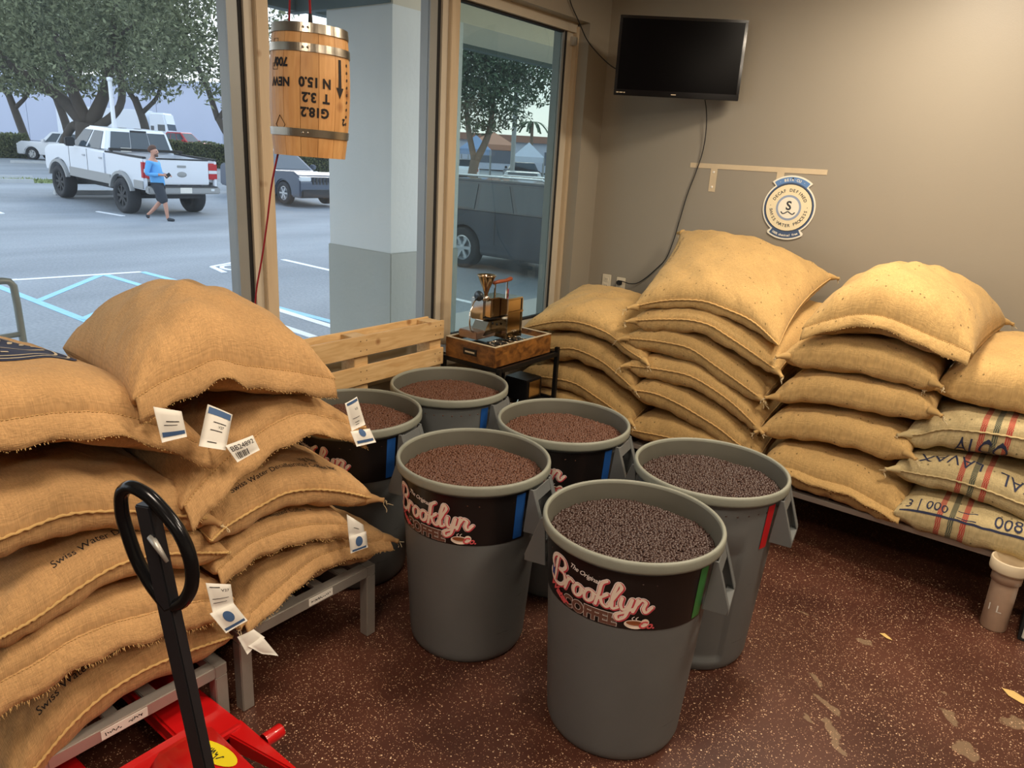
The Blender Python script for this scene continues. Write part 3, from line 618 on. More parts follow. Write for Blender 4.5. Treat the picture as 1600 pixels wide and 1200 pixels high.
C5 = make_sack('tan sack directly under the tilted top sack below the round sign', fx([(-1.95, 1.07), (-1.75, 1.11), (-1.58, 1.13), (-1.48, 1.12), (-1.39, 1.085), (-1.28, 1.04), (-1.08, .955)]), fx([(-1.97, 1.13), (-1.5, 1.17), (-1.03, 1.16)], YB), .075, .10, group=GC, seed=9, ears='lr')
C6 = make_sack('tan sack on top, tilted up against the wall below the sign', fx([(-1.95, 1.15), (-1.82, 1.19), (-1.67, 1.22), (-1.53, 1.23), (-1.41, 1.21), (-1.27, 1.18), (-1.10, 1.09)]), fx([(-2.11, 1.52), (-1.6, 1.50), (-1.11, 1.36)], 4.62), .115, .10, p=3.0, group=GC, seed=10, ears='LlR', bow=.09)
scribble(C6.o, M_INK, lambda a, b: C6.surf(.035 + b, .30 + a, 'top', .003), .40, .022, 22, 4, 'handwriting')
# --- stack right of the sign
D1 = make_sack('tan sack with a stitched hem at the bottom, right of the barrels', fx([(-1.09, .435), (-.93, .46), (-.80, .445), (-.64, .445), (-.49, .41), (-.38, .39)], 3.72), fx([(-1.06, .46), (-.36, .45)], YB), .13, .13, 'hem', group=GD, seed=11, flap=.055, droop=.75, m=M_TAN)
D2 = make_sack('tan sack second from the bottom, right of the sign', fx([(-1.12, .625), (-.93, .68), (-.72, .70), (-.55, .70), (-.41, .69)]), fx([(-1.08, .70), (-.40, .70)], YB), .10, .095, 'fold', group=GD, seed=12, ears='lr')
D3 = make_sack('tan sack in the middle of the stack right of the sign', fx([(-1.09, .815), (-.93, .885), (-.72, .905), (-.52, .915), (-.35, .92)]), fx([(-1.06, .90), (-.36, .91)], YB), .09, .095, 'fold', group=GD, seed=13, ears='lr')
D4 = make_sack('tan sack right under the top one, right of the sign', fx([(-1.07, 1.04), (-.93, 1.07), (-.72, 1.09), (-.52, 1.085), (-.37, 1.05)]), fx([(-1.06, 1.08), (-.36, 1.08)], YB), .095, .10, 'fold', group=GD, seed=14, ears='lr')
D5 = make_sack('big domed tan sack topmost, right of the round sign', fx([(-1.0, 1.20), (-.89, 1.255), (-.75, 1.31), (-.66, 1.315), (-.55, 1.295), (-.47, 1.27), (-.36, 1.245), (-.26, 1.22)], 3.74), fx([(-.97, 1.27), (-.6, 1.30), (-.21, 1.25)], 4.62), .225, .125, 'hem', p=2.8, a=.48, group=GD, seed=15, ears='R', flap=.075, droop=1.05, lift=[(0, 0), (.35, .1), (.45, .35), (.55, .15), (1, 0)])
# --- far right
E1 = make_sack('grey striped sack with boxed numbers, bottom of the far right stack', fx([(-.42, .405), (-.1, .41), (.42, .41)], 3.70), fx([(-.42, .42), (.42, .42)], YB), .105, .10, 'fold', m=M_GREY, group=GE, seed=16, uoff=.04)
E2 = make_sack('grey striped sack with upside-down lettering on its upper side', fx([(-.47, .60), (-.36, .605), (-.25, .615), (-.11, .61), (.07, .585), (.42, .56)]), fx([(-.44, .63), (.42, .61)], YB), .095, .095, m=M_GREY, group=GE, seed=17, ears='l', uoff=-.05)
E3 = make_sack('grey striped sack with dark letters below its seam, uppermost of the striped ones', fx([(-.46, .77), (-.40, .785), (-.32, .83), (-.19, .855), (0, .87), (.42, .86)], 3.79), fx([(-.44, .85), (.42, .84)], YB), .085, .13, m=M_GREY, group=GE, seed=18, ears='l', uoff=-.095)
E4 = make_sack('tan sack lying on the grey striped sacks at the far right', fx([(-.38, 1.02), (-.25, 1.035), (-.05, 1.045), (.42, 1.04)], 3.82), fx([(-.36, 1.11), (.42, 1.10)], 4.66), .15, .12, 'fold', p=3.2, m=M_TAN, group=GE, seed=19, ears='l')
sack_text(E3, 'ALCO', .080, .33, .057, 'bot', rot=0, mtl=M_INKBLUE)
sack_text(E2, 'LAVAX', .085, .22, .10, 'top', rot=PI, mtl=M_INKBLUE)
sack_text(E2, 'XAL', .085, .50, .07, 'top', rot=PI, mtl=M_INKBLUE)
sack_text(E1, '3 | 000', .062, .125, .018, 'top', mtl=M_INKBLUE)
sack_text(E1, '0086', .075, .47, .014, 'top', mtl=M_INKBLUE)
for nm, (a0, a1, t0, t1, side) in {'printed_line': (.02, .80, .004, .009, 'top'), 'printed_box': (.25, .33, .012, .05, 'top')}.items():
    k = 24; P = []; Fc = []
    for i in range(k):
        s = a0 + (a1 - a0) * i / (k - 1); P += [E1.surf(s, t0, side), E1.surf(s, t1, side)]
    obj(nm, P, [(2 * i, 2 * i + 2, 2 * i + 3, 2 * i + 1) for i in range(k - 1)], M_INKBLUE, E1.o)
# --- near left stack (front edge faces the room, left->right runs away from the camera)
XB = -2.84
N1 = make_sack('tan sack lowest of the near left stack, on the low rack', fy([(.48, .20), (.55, .24), (.65, .305), (.75, .345), (.86, .36), (.98, .355), (1.15, .335)]), fy([(.46, .33), (.8, .35), (1.13, .34)], XB), .115, .10, m=M_TAN2, group=GN, seed=21)
N2 = make_sack('tan sack with frayed hem, second from the bottom of the near left stack', fy([(.46, .55), (.60, .56), (.70, .575), (.78, .57), (.91, .545), (1.03, .525), (1.17, .47)]), fy([(.44, .55), (.8, .55), (1.12, .53)], XB), .09, .10, 'hem', m=M_TAN2, group=GN, seed=22, flap=.095, droop=1.1, fray=1.0)
N3 = make_sack('tan sack third from the bottom of the near left stack', fy([(.48, .675), (.59, .685), (.71, .72), (.83, .745), (.90, .74), (1.04, .695), (1.16, .65)]), fy([(.44, .72), (.8, .73), (1.12, .70)], XB), .095, .085, m=M_TAN2, group=GN, seed=23, ears='l')
N4 = make_sack('tan sack under the one with the blue emblem, near left stack', fy([(.38, .935), (.60, .945), (.70, .95), (.83, .915), (.99, .845), (1.11, .79)]), fy([(.38, .93), (.75, .92), (1.08, .87)], XB), .12, .09, m=M_TAN2, group=GN, seed=24, ears='r')
N5 = make_sack('tan sack with a dark blue printed emblem, top of the near left stack', fy([(.36, 1.24), (.5, 1.255), (.65, 1.245), (.79, 1.225), (.92, 1.17), (1.12, 1.03)]), fy([(.36, 1.20), (.65, 1.20), (1.04, 1.12)], -2.88), .118, .13, 'hem', p=3.4, m=M_TAN2, group=GN, seed=25, flap=.085, droop=1.15, lift=[(0, 0), (.5, .1), (.62, .25), (.75, 0), (1, 0)])
F2 = make_sack('tan sack at the bottom of the stack between jack and barrels', fy([(1.18, .38), (1.30, .415), (1.41, .45), (1.50, .475), (1.60, .47), (1.72, .445), (1.86, .425)], -1.955), fy([(1.18, .43), (1.5, .45), (1.83, .43)], XB), .08, .12, 'hem', m=M_TAN2, group=GF, seed=26, flap=.06, droop=.95, ears='lr')
F3 = make_sack('tan sack with hem tag, second up between jack and barrels', fy([(1.11, .60), (1.25, .64), (1.38, .635), (1.53, .605), (1.66, .56)]), fy([(1.13, .60), (1.4, .60), (1.70, .57)], XB), .075, .085, 'hem', m=M_TAN2, group=GF, seed=27, flap=.07, droop=1.15)
F4 = make_sack('tan sack printed with a line of lettering, middle of the pallet-side stack', fy([(1.09, .73), (1.15, .755), (1.21, .765), (1.28, .775), (1.38, .785), (1.48, .765), (1.59, .725), (1.77, .635)], -1.95), fy([(1.12, .80), (1.4, .81), (1.72, .72)], XB), .10, .095, m=M_TAN2, group=GF, seed=28, ears='r')
F5 = make_sack('tan sack with long open hem and paper tags under the big domed sack', fy([(1.01, .87), (1.11, .94), (1.23, 1.00), (1.35, 1.045), (1.45, 1.06), (1.56, 1.02), (1.70, .95)], -1.96), fy([(1.08, 1.00), (1.4, 1.02), (1.70, .96)], XB), .075, .10, 'hem', m=M_TAN2, group=GF, seed=29, flap=.10, droop=.85, lift=[(0, -.1), (.6, -.05), (.72, .15), (.85, 0), (1, 0)], ears='r')
F7 = make_sack('big domed tan sack topmost on the left in front of the window', fy([(.90, 1.24), (.97, 1.265), (1.07, 1.285), (1.16, 1.30), (1.23, 1.275), (1.36, 1.235), (1.50, 1.19), (1.60, 1.155)], -1.96), fy([(1.06, 1.19), (1.4, 1.21), (1.74, 1.12)], -2.80), .22, .13, 'hem', p=2.7, a=.48, m=M_TAN2, group=GF, seed=30, flap=.085, droop=1.15, lift=[(0, -.1), (.22, .1), (.34, .55), (.42, .6), (.52, .1), (1, 0)], ears='')
# lettering printed on the sacks
sack_text(F4, 'Swiss Water Decaffeinated Coffee Inc', .030, .345, .052, rot=.02)
sack_text(F4, 'ing Net', .030, .47, .088, rot=.02)
sack_text(N1, 'Swiss Water Decaffeinated', .034, .12, .052, rot=.0, align='LEFT')
sack_text(N3, 'Swiss Water Decaffeinated', .032, .20, .055, rot=.0, align='LEFT')
sack_text(F3, 'Decaffeinated Coffee  V', .026, .30, .035, rot=.0)
# round navy emblem on top of N5: disc, pale rings, pale leaf sprig
def patch2d(K, name, fn, nu, nv, mtl, off, parent=None):
    P = []; Fs = []
    for i in range(nu):
        for j in range(nv):
            a, b = fn(i / (nu - 1), j / (nv - 1)); P.append(K.surf(a, b, 'top', off))
    for i in range(nu - 1):
        for j in range(nv - 1): q = i * nv + j; Fs.append((q, q + nv, q + nv + 1, q + 1))
    return obj(name, P, Fs, mtl, parent or K.o)
M_PALE = mat('pale_print', srgb(206, 190, 160), .85)
ec, ew, eh = (.32, .42), .31, .22
emb = patch2d(N5, 'printed_emblem', lambda a, b: (ec[0] + ew * b * math.cos(2 * PI * a), ec[1] + eh * b * math.sin(2 * PI * a)), 49, 8, M_INKBLUE, .002)
for r0, r1 in ((.90, .93), (.78, .81)):
    patch2d(N5, 'printed_ring', lambda a, b: (ec[0] + ew * (r0 + (r1 - r0) * b) * math.cos(2 * PI * a), ec[1] + eh * (r0 + (r1 - r0) * b) * math.sin(2 * PI * a)), 65, 2, M_PALE, .0035, emb)
patch2d(N5, 'printed_wave', lambda a, b: (ec[0] - ew * .7 + ew * 1.4 * a, ec[1] + eh * (.15 * math.sin(a * 7) + .05 * b - .2)), 40, 2, M_PALE, .0035, emb)
for k in range(5):
    patch2d(N5, 'printed_leaf', lambda a, b, k=k: (ec[0] + ew * (.25 + .1 * k + .12 * a), ec[1] + eh * (.35 - .05 * k + .22 * a + (b - .5) * .12 * math.sin(PI * a))), 8, 3, M_PALE, .0035, emb)
flat = [K for K in (N5,)]
for i in range(3): patch2d(N5, 'printed_dash', lambda a, b, i=i: (ec[0] - .06 + .05 * i + .02 * a, ec[1] - eh * .62 + .01 * b), 3, 2, M_PALE, .0035, emb)

# paper tags hanging from the sack hems
def paper_tag(K, quads, lines=(), disc=None, bars=(), text=None):
    """quads: list of 4-corner panels (tl,tr,br,bl); a folded slip of thin card"""
    b = MB(); nrm = None
    for tl, tr, br, bl in quads:
        P = [np.array(q, float) for q in (tl, tr, br, bl)]; n = np.cross(P[1] - P[0], P[3] - P[0]); n /= -np.linalg.norm(n)
        if n[0] < 0: n = -n
        k = 6; V = []
        for s in (0, 1):
            for i in range(k):
                for j in range(k):
                    u, v = i / (k - 1), j / (k - 1)
                    q = (P[0] * (1 - u) + P[1] * u) * (1 - v) + (P[3] * (1 - u) + P[2] * u) * v
                    V.append(q + n * (.006 * math.sin(PI * u) * math.sin(PI * v * 1.0 + .3) + (-.0006 if s else .0006)))
        Fs = []
        for i in range(k - 1):
            for j in range(k - 1):
                q = i * k + j; Fs += [(q, q + 1, q + k + 1, q + k), (k * k + q, k * k + q + k, k * k + q + k + 1, k * k + q + 1)]
        for i in range(k - 1):
            for q, st in ((i, 1), (i + k * (k - 1), 1), (i * k, k), (i * k + k - 1, k)): Fs.append((q, q + st, k * k + q + st, k * k + q))
        b.add(V, Fs)
    t = obj('paper_tag', b.V, b.F, M_WHITE, K.o, True); t['label'] = 'white paper tag'
    def on(q, u, v, off=.0016):
        P = [np.array(c, float) for c in quads[q]]; n = np.cross(P[1] - P[0], P[3] - P[0]); n /= np.linalg.norm(n); n = n if n[0] > 0 else -n
        return (P[0] * (1 - u) + P[1] * u) * (1 - v) + (P[3] * (1 - u) + P[2] * u) * v + n * (.006 * math.sin(PI * u) * math.sin(PI * v + .3) + off)
    def bar(q, u0, u1, v0, v1, mtl, nm):
        k = 7; V = []
        for i in range(k): u = u0 + (u1 - u0) * i / (k - 1); V += [on(q, u, v0), on(q, u, v1)]
        obj(nm, V, [(2 * i, 2 * i + 1, 2 * i + 3, 2 * i + 2) for i in range(k - 1)], mtl, t)
    for q, u0, u1, v0, v1 in bars: bar(q, u0, u1, v0, v1, M_BLUE, 'blue_band')
    for q, u0, u1, v0, v1 in lines: bar(q, u0, u1, v0, v1, M_INK, 'printed_line')
    if disc:
        q, u, v, r1, r2 = disc
        V = [on(q, u, v)] + [on(q, u + r1 * math.cos(a), v + r2 * math.sin(a)) for a in np.linspace(0, 2 * PI, 21)[:-1]]
        obj('blue_seal', V, [(0, i + 1, (i + 1) % 20 + 1) for i in range(20)], M_BLUE, t)
    for q, s, size, u0, v0, asp in text or ():
        V, Fs = text2d(s, size); obj('lettering', [on(q, u0 + a, v0 - bb * asp) for a, bb in V], Fs, M_INK, t, smooth=False)
    return t
xt = -1.90
paper_tag(F7, [((-1.89, .92, 1.23), (-1.885, .995, 1.20), (-1.875, 1.0, 1.125), (-1.88, .93, 1.125))], bars=[(0, .08, .95, .72, .86)], lines=[(0, .3, .8, .38, .41), (0, .2, .7, .5, .52)])
paper_tag(F5, [((-1.93, 1.10, 1.185), (-1.925, 1.175, 1.135), (-1.875, 1.115, 1.05), (-1.88, 1.035, 1.085))], bars=[(0, .06, .94, .04, .2)], lines=[(0, .3, .8, .36, .38), (0, .25, .7, .56, .58), (0, .25, .6, .85, .87)], text=[(0, 'V27', .14, .62, .50, .7)])
paper_tag(F5, [((-1.875, 1.115, 1.065), (-1.87, 1.205, 1.075), (-1.86, 1.22, 1.025), (-1.865, 1.145, 1.005))], lines=[(0, .12 + .06 * i, .12 + .06 * i + (.035 if i % 3 else .02), .52, .9) for i in range(8)], text=[(0, 'BB24892', .24, .5, .40, 1.6)])
paper_tag(F5, [((-1.90, 1.59, 1.08), (-1.895, 1.64, 1.095), (-1.885, 1.67, .985), (-1.89, 1.61, .975)), ((-1.89, 1.605, .975), (-1.885, 1.69, .965), (-1.868, 1.705, .912), (-1.873, 1.618, .918))],
          bars=[(0, .1, .95, .03, .12), (1, .1, .92, .66, .84)], disc=(1, .5, .2, .16, .26), lines=[(0, .25, .75, .60, .615), (0, .35, .65, .75, .77), (0, .35, .6, .84, .86)], text=[(0, 'V2', .22, .65, .36, .5)])
paper_tag(F3, [((-1.91, 1.60, .645), (-1.905, 1.675, .575), (-1.895, 1.675, .535), (-1.90, 1.60, .555)), ((-1.90, 1.60, .555), (-1.895, 1.68, .55), (-1.885, 1.68, .485), (-1.89, 1.60, .49))], disc=(1, .5, .42, .2, .3), bars=[(1, .1, .9, .82, .95)], lines=[(0, .3, .6, .5, .53)])
paper_tag(N2, [((-1.90, 1.035, .625), (-1.895, 1.115, .585), (-1.885, 1.115, .515), (-1.89, 1.045, .52)), ((-1.89, 1.035, .52), (-1.885, 1.115, .52), (-1.868, 1.15, .445), (-1.873, 1.075, .435))], disc=(1, .5, .4, .2, .26), bars=[(1, .06, .94, .8, .92)], lines=[(0, .1, .5, .12, .15), (0, .1, .8, .55, .57), (0, .1, .7, .7, .72)], text=[(0, 'V27', .22, .7, .3, .7)])
paper_tag(F2, [((-1.91, 1.135, .37), (-1.90, 1.19, .375), (-1.885, 1.22, .335), (-1.89, 1.155, .30)), ((-1.89, 1.16, .33), (-1.885, 1.21, .345), (-1.87, 1.26, .245), (-1.875, 1.20, .285))])

# ------------------------------------------------------------------ barrels of coffee beans
RB0, RB1, HB = .237, .284, .80
def rwall(z): return RB0 + (RB1 - RB0) * min(1, z / .755)
def barrel_body(panels):
    zs = [0, .004, .012, .03, .05, .06, .08, .2, .35, .5, .535, .555, .575, .65, .70, .735, .757]
    n = 144; V = []; F = []
    for j in range(n):
        a = 2 * PI * j / n; ad = (math.degrees(a) + 180) % 360 - 180
        for z in zs:
            r = rwall(z) - (.012 * (1 - min(1, z / .03)) ** 2)
            if panels and .055 < z < .56:
                for c in (-66, 66, 114, -114):
                    d = abs((ad - c + 180) % 360 - 180)
                    if d < 23: r -= .009
            V.append((r * math.cos(a), r * math.sin(a), z))
    k = len(zs)
    for j in range(n):
        j2 = (j + 1) % n
        for i in range(k - 1): F.append((j * k + i, j2 * k + i, j2 * k + i + 1, j * k + i + 1))
    F.append(tuple(j * k for j in range(n - 1, -1, -1)))
    return mesh('body', V, F)
def lathe_mesh(name, prof, n=96, smooth=True):
    b = MB().lathe(prof, n); return mesh(name, b.V, b.F, smooth)
ME_BODY, ME_BODYP = barrel_body(False), barrel_body(True)
ME_RIM = lathe_mesh('rim', [(.284, .760), (.300, .760), (.3045, .763), (.3055, .770), (.3055, .790), (.3035, .797), (.299, .800), (.2935, .7995), (.2905, .796), (.2895, .788)])
ME_INNER = lathe_mesh('inner_wall', [(.2895, .788), (.2825, .757), (.2795, .735), (.271, .62), (.269, .60), (0, .60)])
ME_BAND = None
M_INNER = mat('dark_inner_plastic', srgb(92, 90, 80), .6, noise=(7, .2))  # inner wall darker and browner than the outer body
def handle_mesh():
    b = MB(); w_, t = .082, .004
    for s in (-1, 1):
        b.prism([(.2845, .757), (.300, .757), (.352, .600), (.346, .578), (.270, .578)], s * w_ - t, s * w_ + t, 'y')
    b.box((.324, -w_, .576), (.352, w_, .592)); b.box((.274, -w_, .576), (.30, w_, .582))
    for s in (-1, 1): b.bar((.297, s * (w_ - .011), .752), (.350, s * (w_ - .011), .592), .022, .006, (1, 0, .3))
    b.bar((.297, 0, .748), (.309, 0, .705), 2 * w_, .006, (1, 0, .3))
    b.bevel(.0018, 1); return mesh('handle', b.V, b.F, False)
ME_HANDLE = handle_mesh()
def cyl_pt(a, z, off): r = rwall(z) + off; return (r * math.cos(a), r * math.sin(a), z)
def cyl_patch(name, a0, a1, z0, z1, off, n=64):
    V = []; F = []
    for i in range(n + 1):
        a = math.radians(a0 + (a1 - a0) * i / n)
        for z in (z0, (z0 + z1) / 2, z1): V.append(cyl_pt(a, z, off))
    for i in range(n):
        for j in range(2): q = i * 3 + j; F.append((q, q + 3, q + 4, q + 1))
    # thickness edge
    return mesh(name, V, F)
ME_BAND = cyl_patch('band', -166, -14, .548, .748, .0016)
ME_TAPE = cyl_patch('tape', -26.5, -17.5, .556, .742, .0028, 6)
# script lettering drawn with strokes
def stroke(pts, hw, off=(0, 0)):
    t = np.linspace(0, 1, 9 * (len(pts) - 1) + 1); P = catmull(np.array([(x, y, 0) for x, y in pts]), t)[:, :2] + np.array(off)
    T = np.gradient(P, axis=0); T /= np.linalg.norm(T, axis=1)[:, None] + 1e-9; N = np.stack([-T[:, 1], T[:, 0]], 1)
    hwv = hw * (1 - .28 * np.abs(T[:, 0]))
    V = []; F = []
    for i in range(len(P)): V += [P[i] + N[i] * hwv[i], P[i] - N[i] * hwv[i]]
    for i in range(len(P) - 1): F.append((2 * i, 2 * i + 1, 2 * i + 3, 2 * i + 2))
    for e, sg in ((0, -1), (len(P) - 1, 1)):
        b = len(V); V.append(P[e]); 
        for k in range(9):
            a = PI * k / 8 - PI / 2; V.append(P[e] + (T[e] * math.cos(a) * sg + N[e] * math.sin(a)) * hwv[e])
        for k in range(8): F.append((b, b + 1 + k, b + 2 + k))
    return V, F
def circ(cx, cy, rx, ry, a0=0, a1=360, n=11): return [(cx + rx * math.cos(math.radians(a0 + (a1 - a0) * i / (n - 1))), cy + ry * math.sin(math.radians(a0 + (a1 - a0) * i / (n - 1)))) for i in range(n)]
GLY = {
 'B': (1.62, [[(.58, 1.95), (.52, 1.2), (.5, .6), (.42, .08)], [(.15, .95), (-.02, 1.35), (.12, 1.8), (.62, 2.08), (1.2, 1.98), (1.42, 1.62), (1.22, 1.24), (.78, 1.08)], [(.78, 1.08), (1.32, 1.0), (1.55, .62), (1.34, .14), (.78, -.08), (.22, .1), (.0, .5), (.12, .85)]]),
 'r': (.66, [[(.0, .08), (.1, .5), (.16, .95)], [(.16, .75), (.36, .98), (.6, .86)]]),
 'o': (.84, [circ(.38, .47, .31, .42, 100, 460, 13), [(.6, .8), (.78, .72)]]),
 'k': (.92, [[(.08, .06), (.14, .9), (.24, 1.75), (.44, 1.9)], [(.16, .52), (.42, .72), (.66, .96)], [(.3, .62), (.52, .2), (.8, .06), (.95, .2)]]),
 'l': (.6, [[(.0, .3), (.28, 1.1), (.42, 1.75), (.26, 1.92), (.14, 1.5), (.14, .5), (.28, .06), (.56, .22)]]),
 'y': (.9, [[(.06, .92), (.1, .4), (.3, .12), (.52, .3), (.66, .9)], [(.68, .9), (.62, .1), (.46, -.5), (.14, -.66), (.0, -.4), (.4, -.08), (.86, .25)]]),
 'n': (1.1, [[(.02, .06), (.1, .5), (.12, .94)], [(.12, .55), (.4, .95), (.62, .8), (.62, .3), (.78, .06), (1.12, .42)]])}
def word_strokes(word, hw, off=(0, 0)):
    x = 0; V = []; F = []
    for ch in word:
        adv, ss = GLY[ch]
        for s in ss:
            v, f = stroke([(x + px + .16 * py, py) for px, py in s], hw, off); b = len(V); V += v; F += [tuple(i + b for i in q) for q in f]
        x += adv
    return V, F, x
C_PINK, C_CREAM, C_ROSE, C_BROWN = mat('logo_red', srgb(206, 72, 84), .5), mat('logo_cream', srgb(246, 226, 208), .5), mat('logo_rose', srgb(224, 92, 96), .5), mat('logo_brown', srgb(110, 74, 62), .5)
C_LOGOW, C_LOGOB = mat('logo_white', srgb(240, 230, 224), .5), mat('logo_blue', srgb(50, 66, 130), .5)
def logo_meshes():
    out = []
    wid = word_strokes('Brooklyn', .1)[2]; sc = .372 / wid; a0 = -138.0; zb = .614
    def put(V, F, x0, z0, s, off, mtl, nm, rot=0):
        c, sn = math.cos(rot), math.sin(rot); P = []
        for a, b in V:
            x, y = (a * c - b * sn) * s + x0, (a * sn + b * c) * s + z0
            P.append(cyl_pt(math.radians(a0) + x / .2775, y, off))
        me = mesh(nm, P, F, False); me.materials.append(mtl); out.append((nm, me))
    for hw, off, mtl, d in ((.235, .0040, C_LOGOW, (0, 0)), (.19, .0046, C_PINK, (.02, -.03)), (.115, .0052, C_CREAM, (-.015, .015))):
        V, F, _ = word_strokes('Brooklyn', hw, d); put(V, F, 0, zb, sc, off, mtl, 'script_lettering')
    # blue mark inside the B
    put([(.1, .35), (.42, .3), (.46, 1.0), (.3, .8), (.22, 1.15), (.12, .9)], [(0, 1, 2, 3, 4, 5)], 0, zb, sc, .0056, C_LOGOB, 'blue_mark')
    V, F = text2d('The Original', .0235, .3, .0003, 'LEFT', .92); put(V, F, .098, .707, 1, .0040, C_LOGOW, 'lettering', -.16)
    for off2, off, mtl in ((.0046, .0022, C_LOGOW), (.0031, .0029, C_BROWN)):
        V, F = text2d('COFFEE', .056, 0, off2, 'LEFT', 1.02); put(V, F, .074, .5565, 1, off, mtl, 'block_lettering')
    V, F = text2d('Water', .042, .3, .0016, 'LEFT', .9); put(V, F, -.008, .594, 1, .0044, C_ROSE, 'lettering', -.40)
    el = lambda cx, cy, rx, ry: ([(cx + rx * math.cos(t), cy + ry * math.sin(t)) for t in np.linspace(0, 2 * PI, 25)[:-1]], [tuple(range(24))])
    V, F = el(.330, .572, .034, .017); put(V, F, 0, 0, 1, .0060, C_CREAM, 'cup'); V, F = el(.328, .577, .026, .008); put(V, F, 0, 0, 1, .0064, mat('logo_coffee', srgb(150, 86, 50), .5), 'cup_coffee')
    V, F = el(.360, .580, .013, .014); put(V, F, 0, 0, 1, .0058, C_CREAM, 'cup_ear')
    V, F = text2d('Co.', .036, .3, .0012, 'LEFT'); put(V, F, .338, .560, 1, .0068, C_ROSE, 'lettering')
    for k in range(2):
        V, F = stroke([(.322 + .012 * k, .588), (.319 + .012 * k, .594), (.325 + .012 * k, .600)], .0015); put(V, F, 0, 0, 1, .0064, C_LOGOW, 'steam')
    return out
LOGO = logo_meshes()
TAPES = {'green': mat('green_tape', srgb(56, 120, 58), .5), 'blue': mat('blue_tape', srgb(22, 78, 150), .55), 'red': mat('red_tape', srgb(190, 18, 26), .5)}
def make_barrel(x, y, rot, label, tape, band=True, panels=False, dl=0):
    r = local_empty('plastic_barrel', (x, y, 0), math.radians(rot)); tag(r, label, 'barrel', 'barrels filled with roasted coffee')
    link('body', ME_BODYP if panels else ME_BODY, M_BARREL, r); link('rim', ME_RIM, M_RIM, r); link('inner_wall', ME_INNER, M_INNER, r)
    link('handle', ME_HANDLE, M_BARREL, r); h = link('handle', ME_HANDLE, M_BARREL, r); h.rotation_euler = (0, 0, PI)
    if band:
        bo = link('logo_band', ME_BAND, M_BAND, r); bo['label'] = 'black band with a script logo'; bo.rotation_euler = (0, 0, math.radians(dl))
        for nm, me in LOGO: link(nm, me, None, bo)
    t = ME_TAPE.copy(); t.materials.clear(); to = link('tape', t, TAPES[tape], r); to['label'] = tape + ' tape strip'
    return r
BAR = [(-.982, 2.051, 14, 'grey barrel with a black logo band and green tape, in front of all others', 'green', True, False),
       (-1.709, 2.078, 11, 'grey barrel with black logo band and blue tape, standing beside the left rack', 'blue', True, False, 0),
       (-.969, 2.673, 9, 'plain grey barrel with red tape and no black band', 'red', False, True),
       (-1.693, 2.694, 10, 'grey barrel with black band in the middle of the back row', 'blue', True, False, -3),
       (-2.426, 2.724, 12, 'plain grey barrel with blue tape in front of the roaster stand', 'blue', False, False),
       (-2.449, 2.107, 14, 'grey barrel half hidden behind the left sacks, before the pallet', 'blue', True, False)]
M_BEAN = mat('roasted_bean', srgb(98, 64, 48), .38, noise=(95, .5), spec=.4)
M_BEAN2 = mat('dark_roasted_bean', srgb(66, 46, 40), .34, noise=(95, .5), spec=.5)
def bean_group(name, mtl):
    g = bpy.data.node_groups.new(name, 'GeometryNodeTree')
    g.interface.new_socket('Geometry', in_out='INPUT', socket_type='NodeSocketGeometry'); g.interface.new_socket('Geometry', in_out='OUTPUT', socket_type='NodeSocketGeometry')
    N = g.nodes.new; Lk = g.links.new; i = N('NodeGroupInput'); o = N('NodeGroupOutput')
    s = N('GeometryNodeMeshUVSphere'); s.inputs['Segments'].default_value = 8; s.inputs['Rings'].default_value = 6; s.inputs['Radius'].default_value = 1
    tr = N('GeometryNodeTransform'); tr.inputs['Scale'].default_value = (.0076, .0056, .0040); Lk(s.outputs['Mesh'], tr.inputs['Geometry'])
    sm = N('GeometryNodeSetMaterial'); sm.inputs['Material'].default_value = mtl; Lk(tr.outputs[0], sm.inputs['Geometry'])
    ss = N('GeometryNodeSetShadeSmooth'); Lk(sm.outputs[0], ss.inputs['Geometry'])
    rv = N('FunctionNodeRandomValue'); rv.data_type = 'FLOAT_VECTOR'; rv.inputs[0].default_value = (-.7, -.7, 0); rv.inputs[1].default_value = (.7, .7, 6.28)
    inst = N('GeometryNodeInstanceOnPoints'); Lk(i.outputs[0], inst.inputs['Points']); Lk(ss.outputs[0], inst.inputs['Instance']); Lk(rv.outputs[0], inst.inputs['Rotation'])
    jn = N('GeometryNodeJoinGeometry'); Lk(i.outputs[0], jn.inputs[0]); Lk(inst.outputs[0], jn.inputs[0]); Lk(jn.outputs[0], o.inputs[0])
    return g
GB1, GB2 = bean_group('bean_scatter', M_BEAN), bean_group('dark_bean_scatter', M_BEAN2)
def beans(x, y, label, ng, mtl, zc):
    R = .2775; sp = .0112; V = [(0, 0, -.006)]; n = 40
    V += [(R * math.cos(2 * PI * i / n), R * math.sin(2 * PI * i / n), -.012) for i in range(n)]; F = [(0, i + 1, (i + 1) % n + 1) for i in range(n)]
    for lay in range(2):
        k = int(R / sp) + 1
        for i in range(-k, k + 1):
            for j in range(-k, k + 1):
                px = (i + .5 * (j % 2) + .5 * lay) * sp + rnd.uniform(-.3, .3) * sp; py = (j * .87 + .4 * lay) * sp + rnd.uniform(-.3, .3) * sp; q = px * px + py * py
                if q < (R - .004) ** 2: V.append((px, py, .010 * (1 - q / R / R) - .004 * lay + rnd.uniform(-.0012, .0018)))
    me = mesh('coffee_beans', V, F, False); o = link('coffee_beans', me, mtl, None, (x, y, zc)); ORG[o.name] = np.zeros(3)
    md = o.modifiers.new('beans', 'NODES'); md.node_group = ng
    tag(o, label, 'coffee beans', 'roasted beans in the barrels', 'stuff')
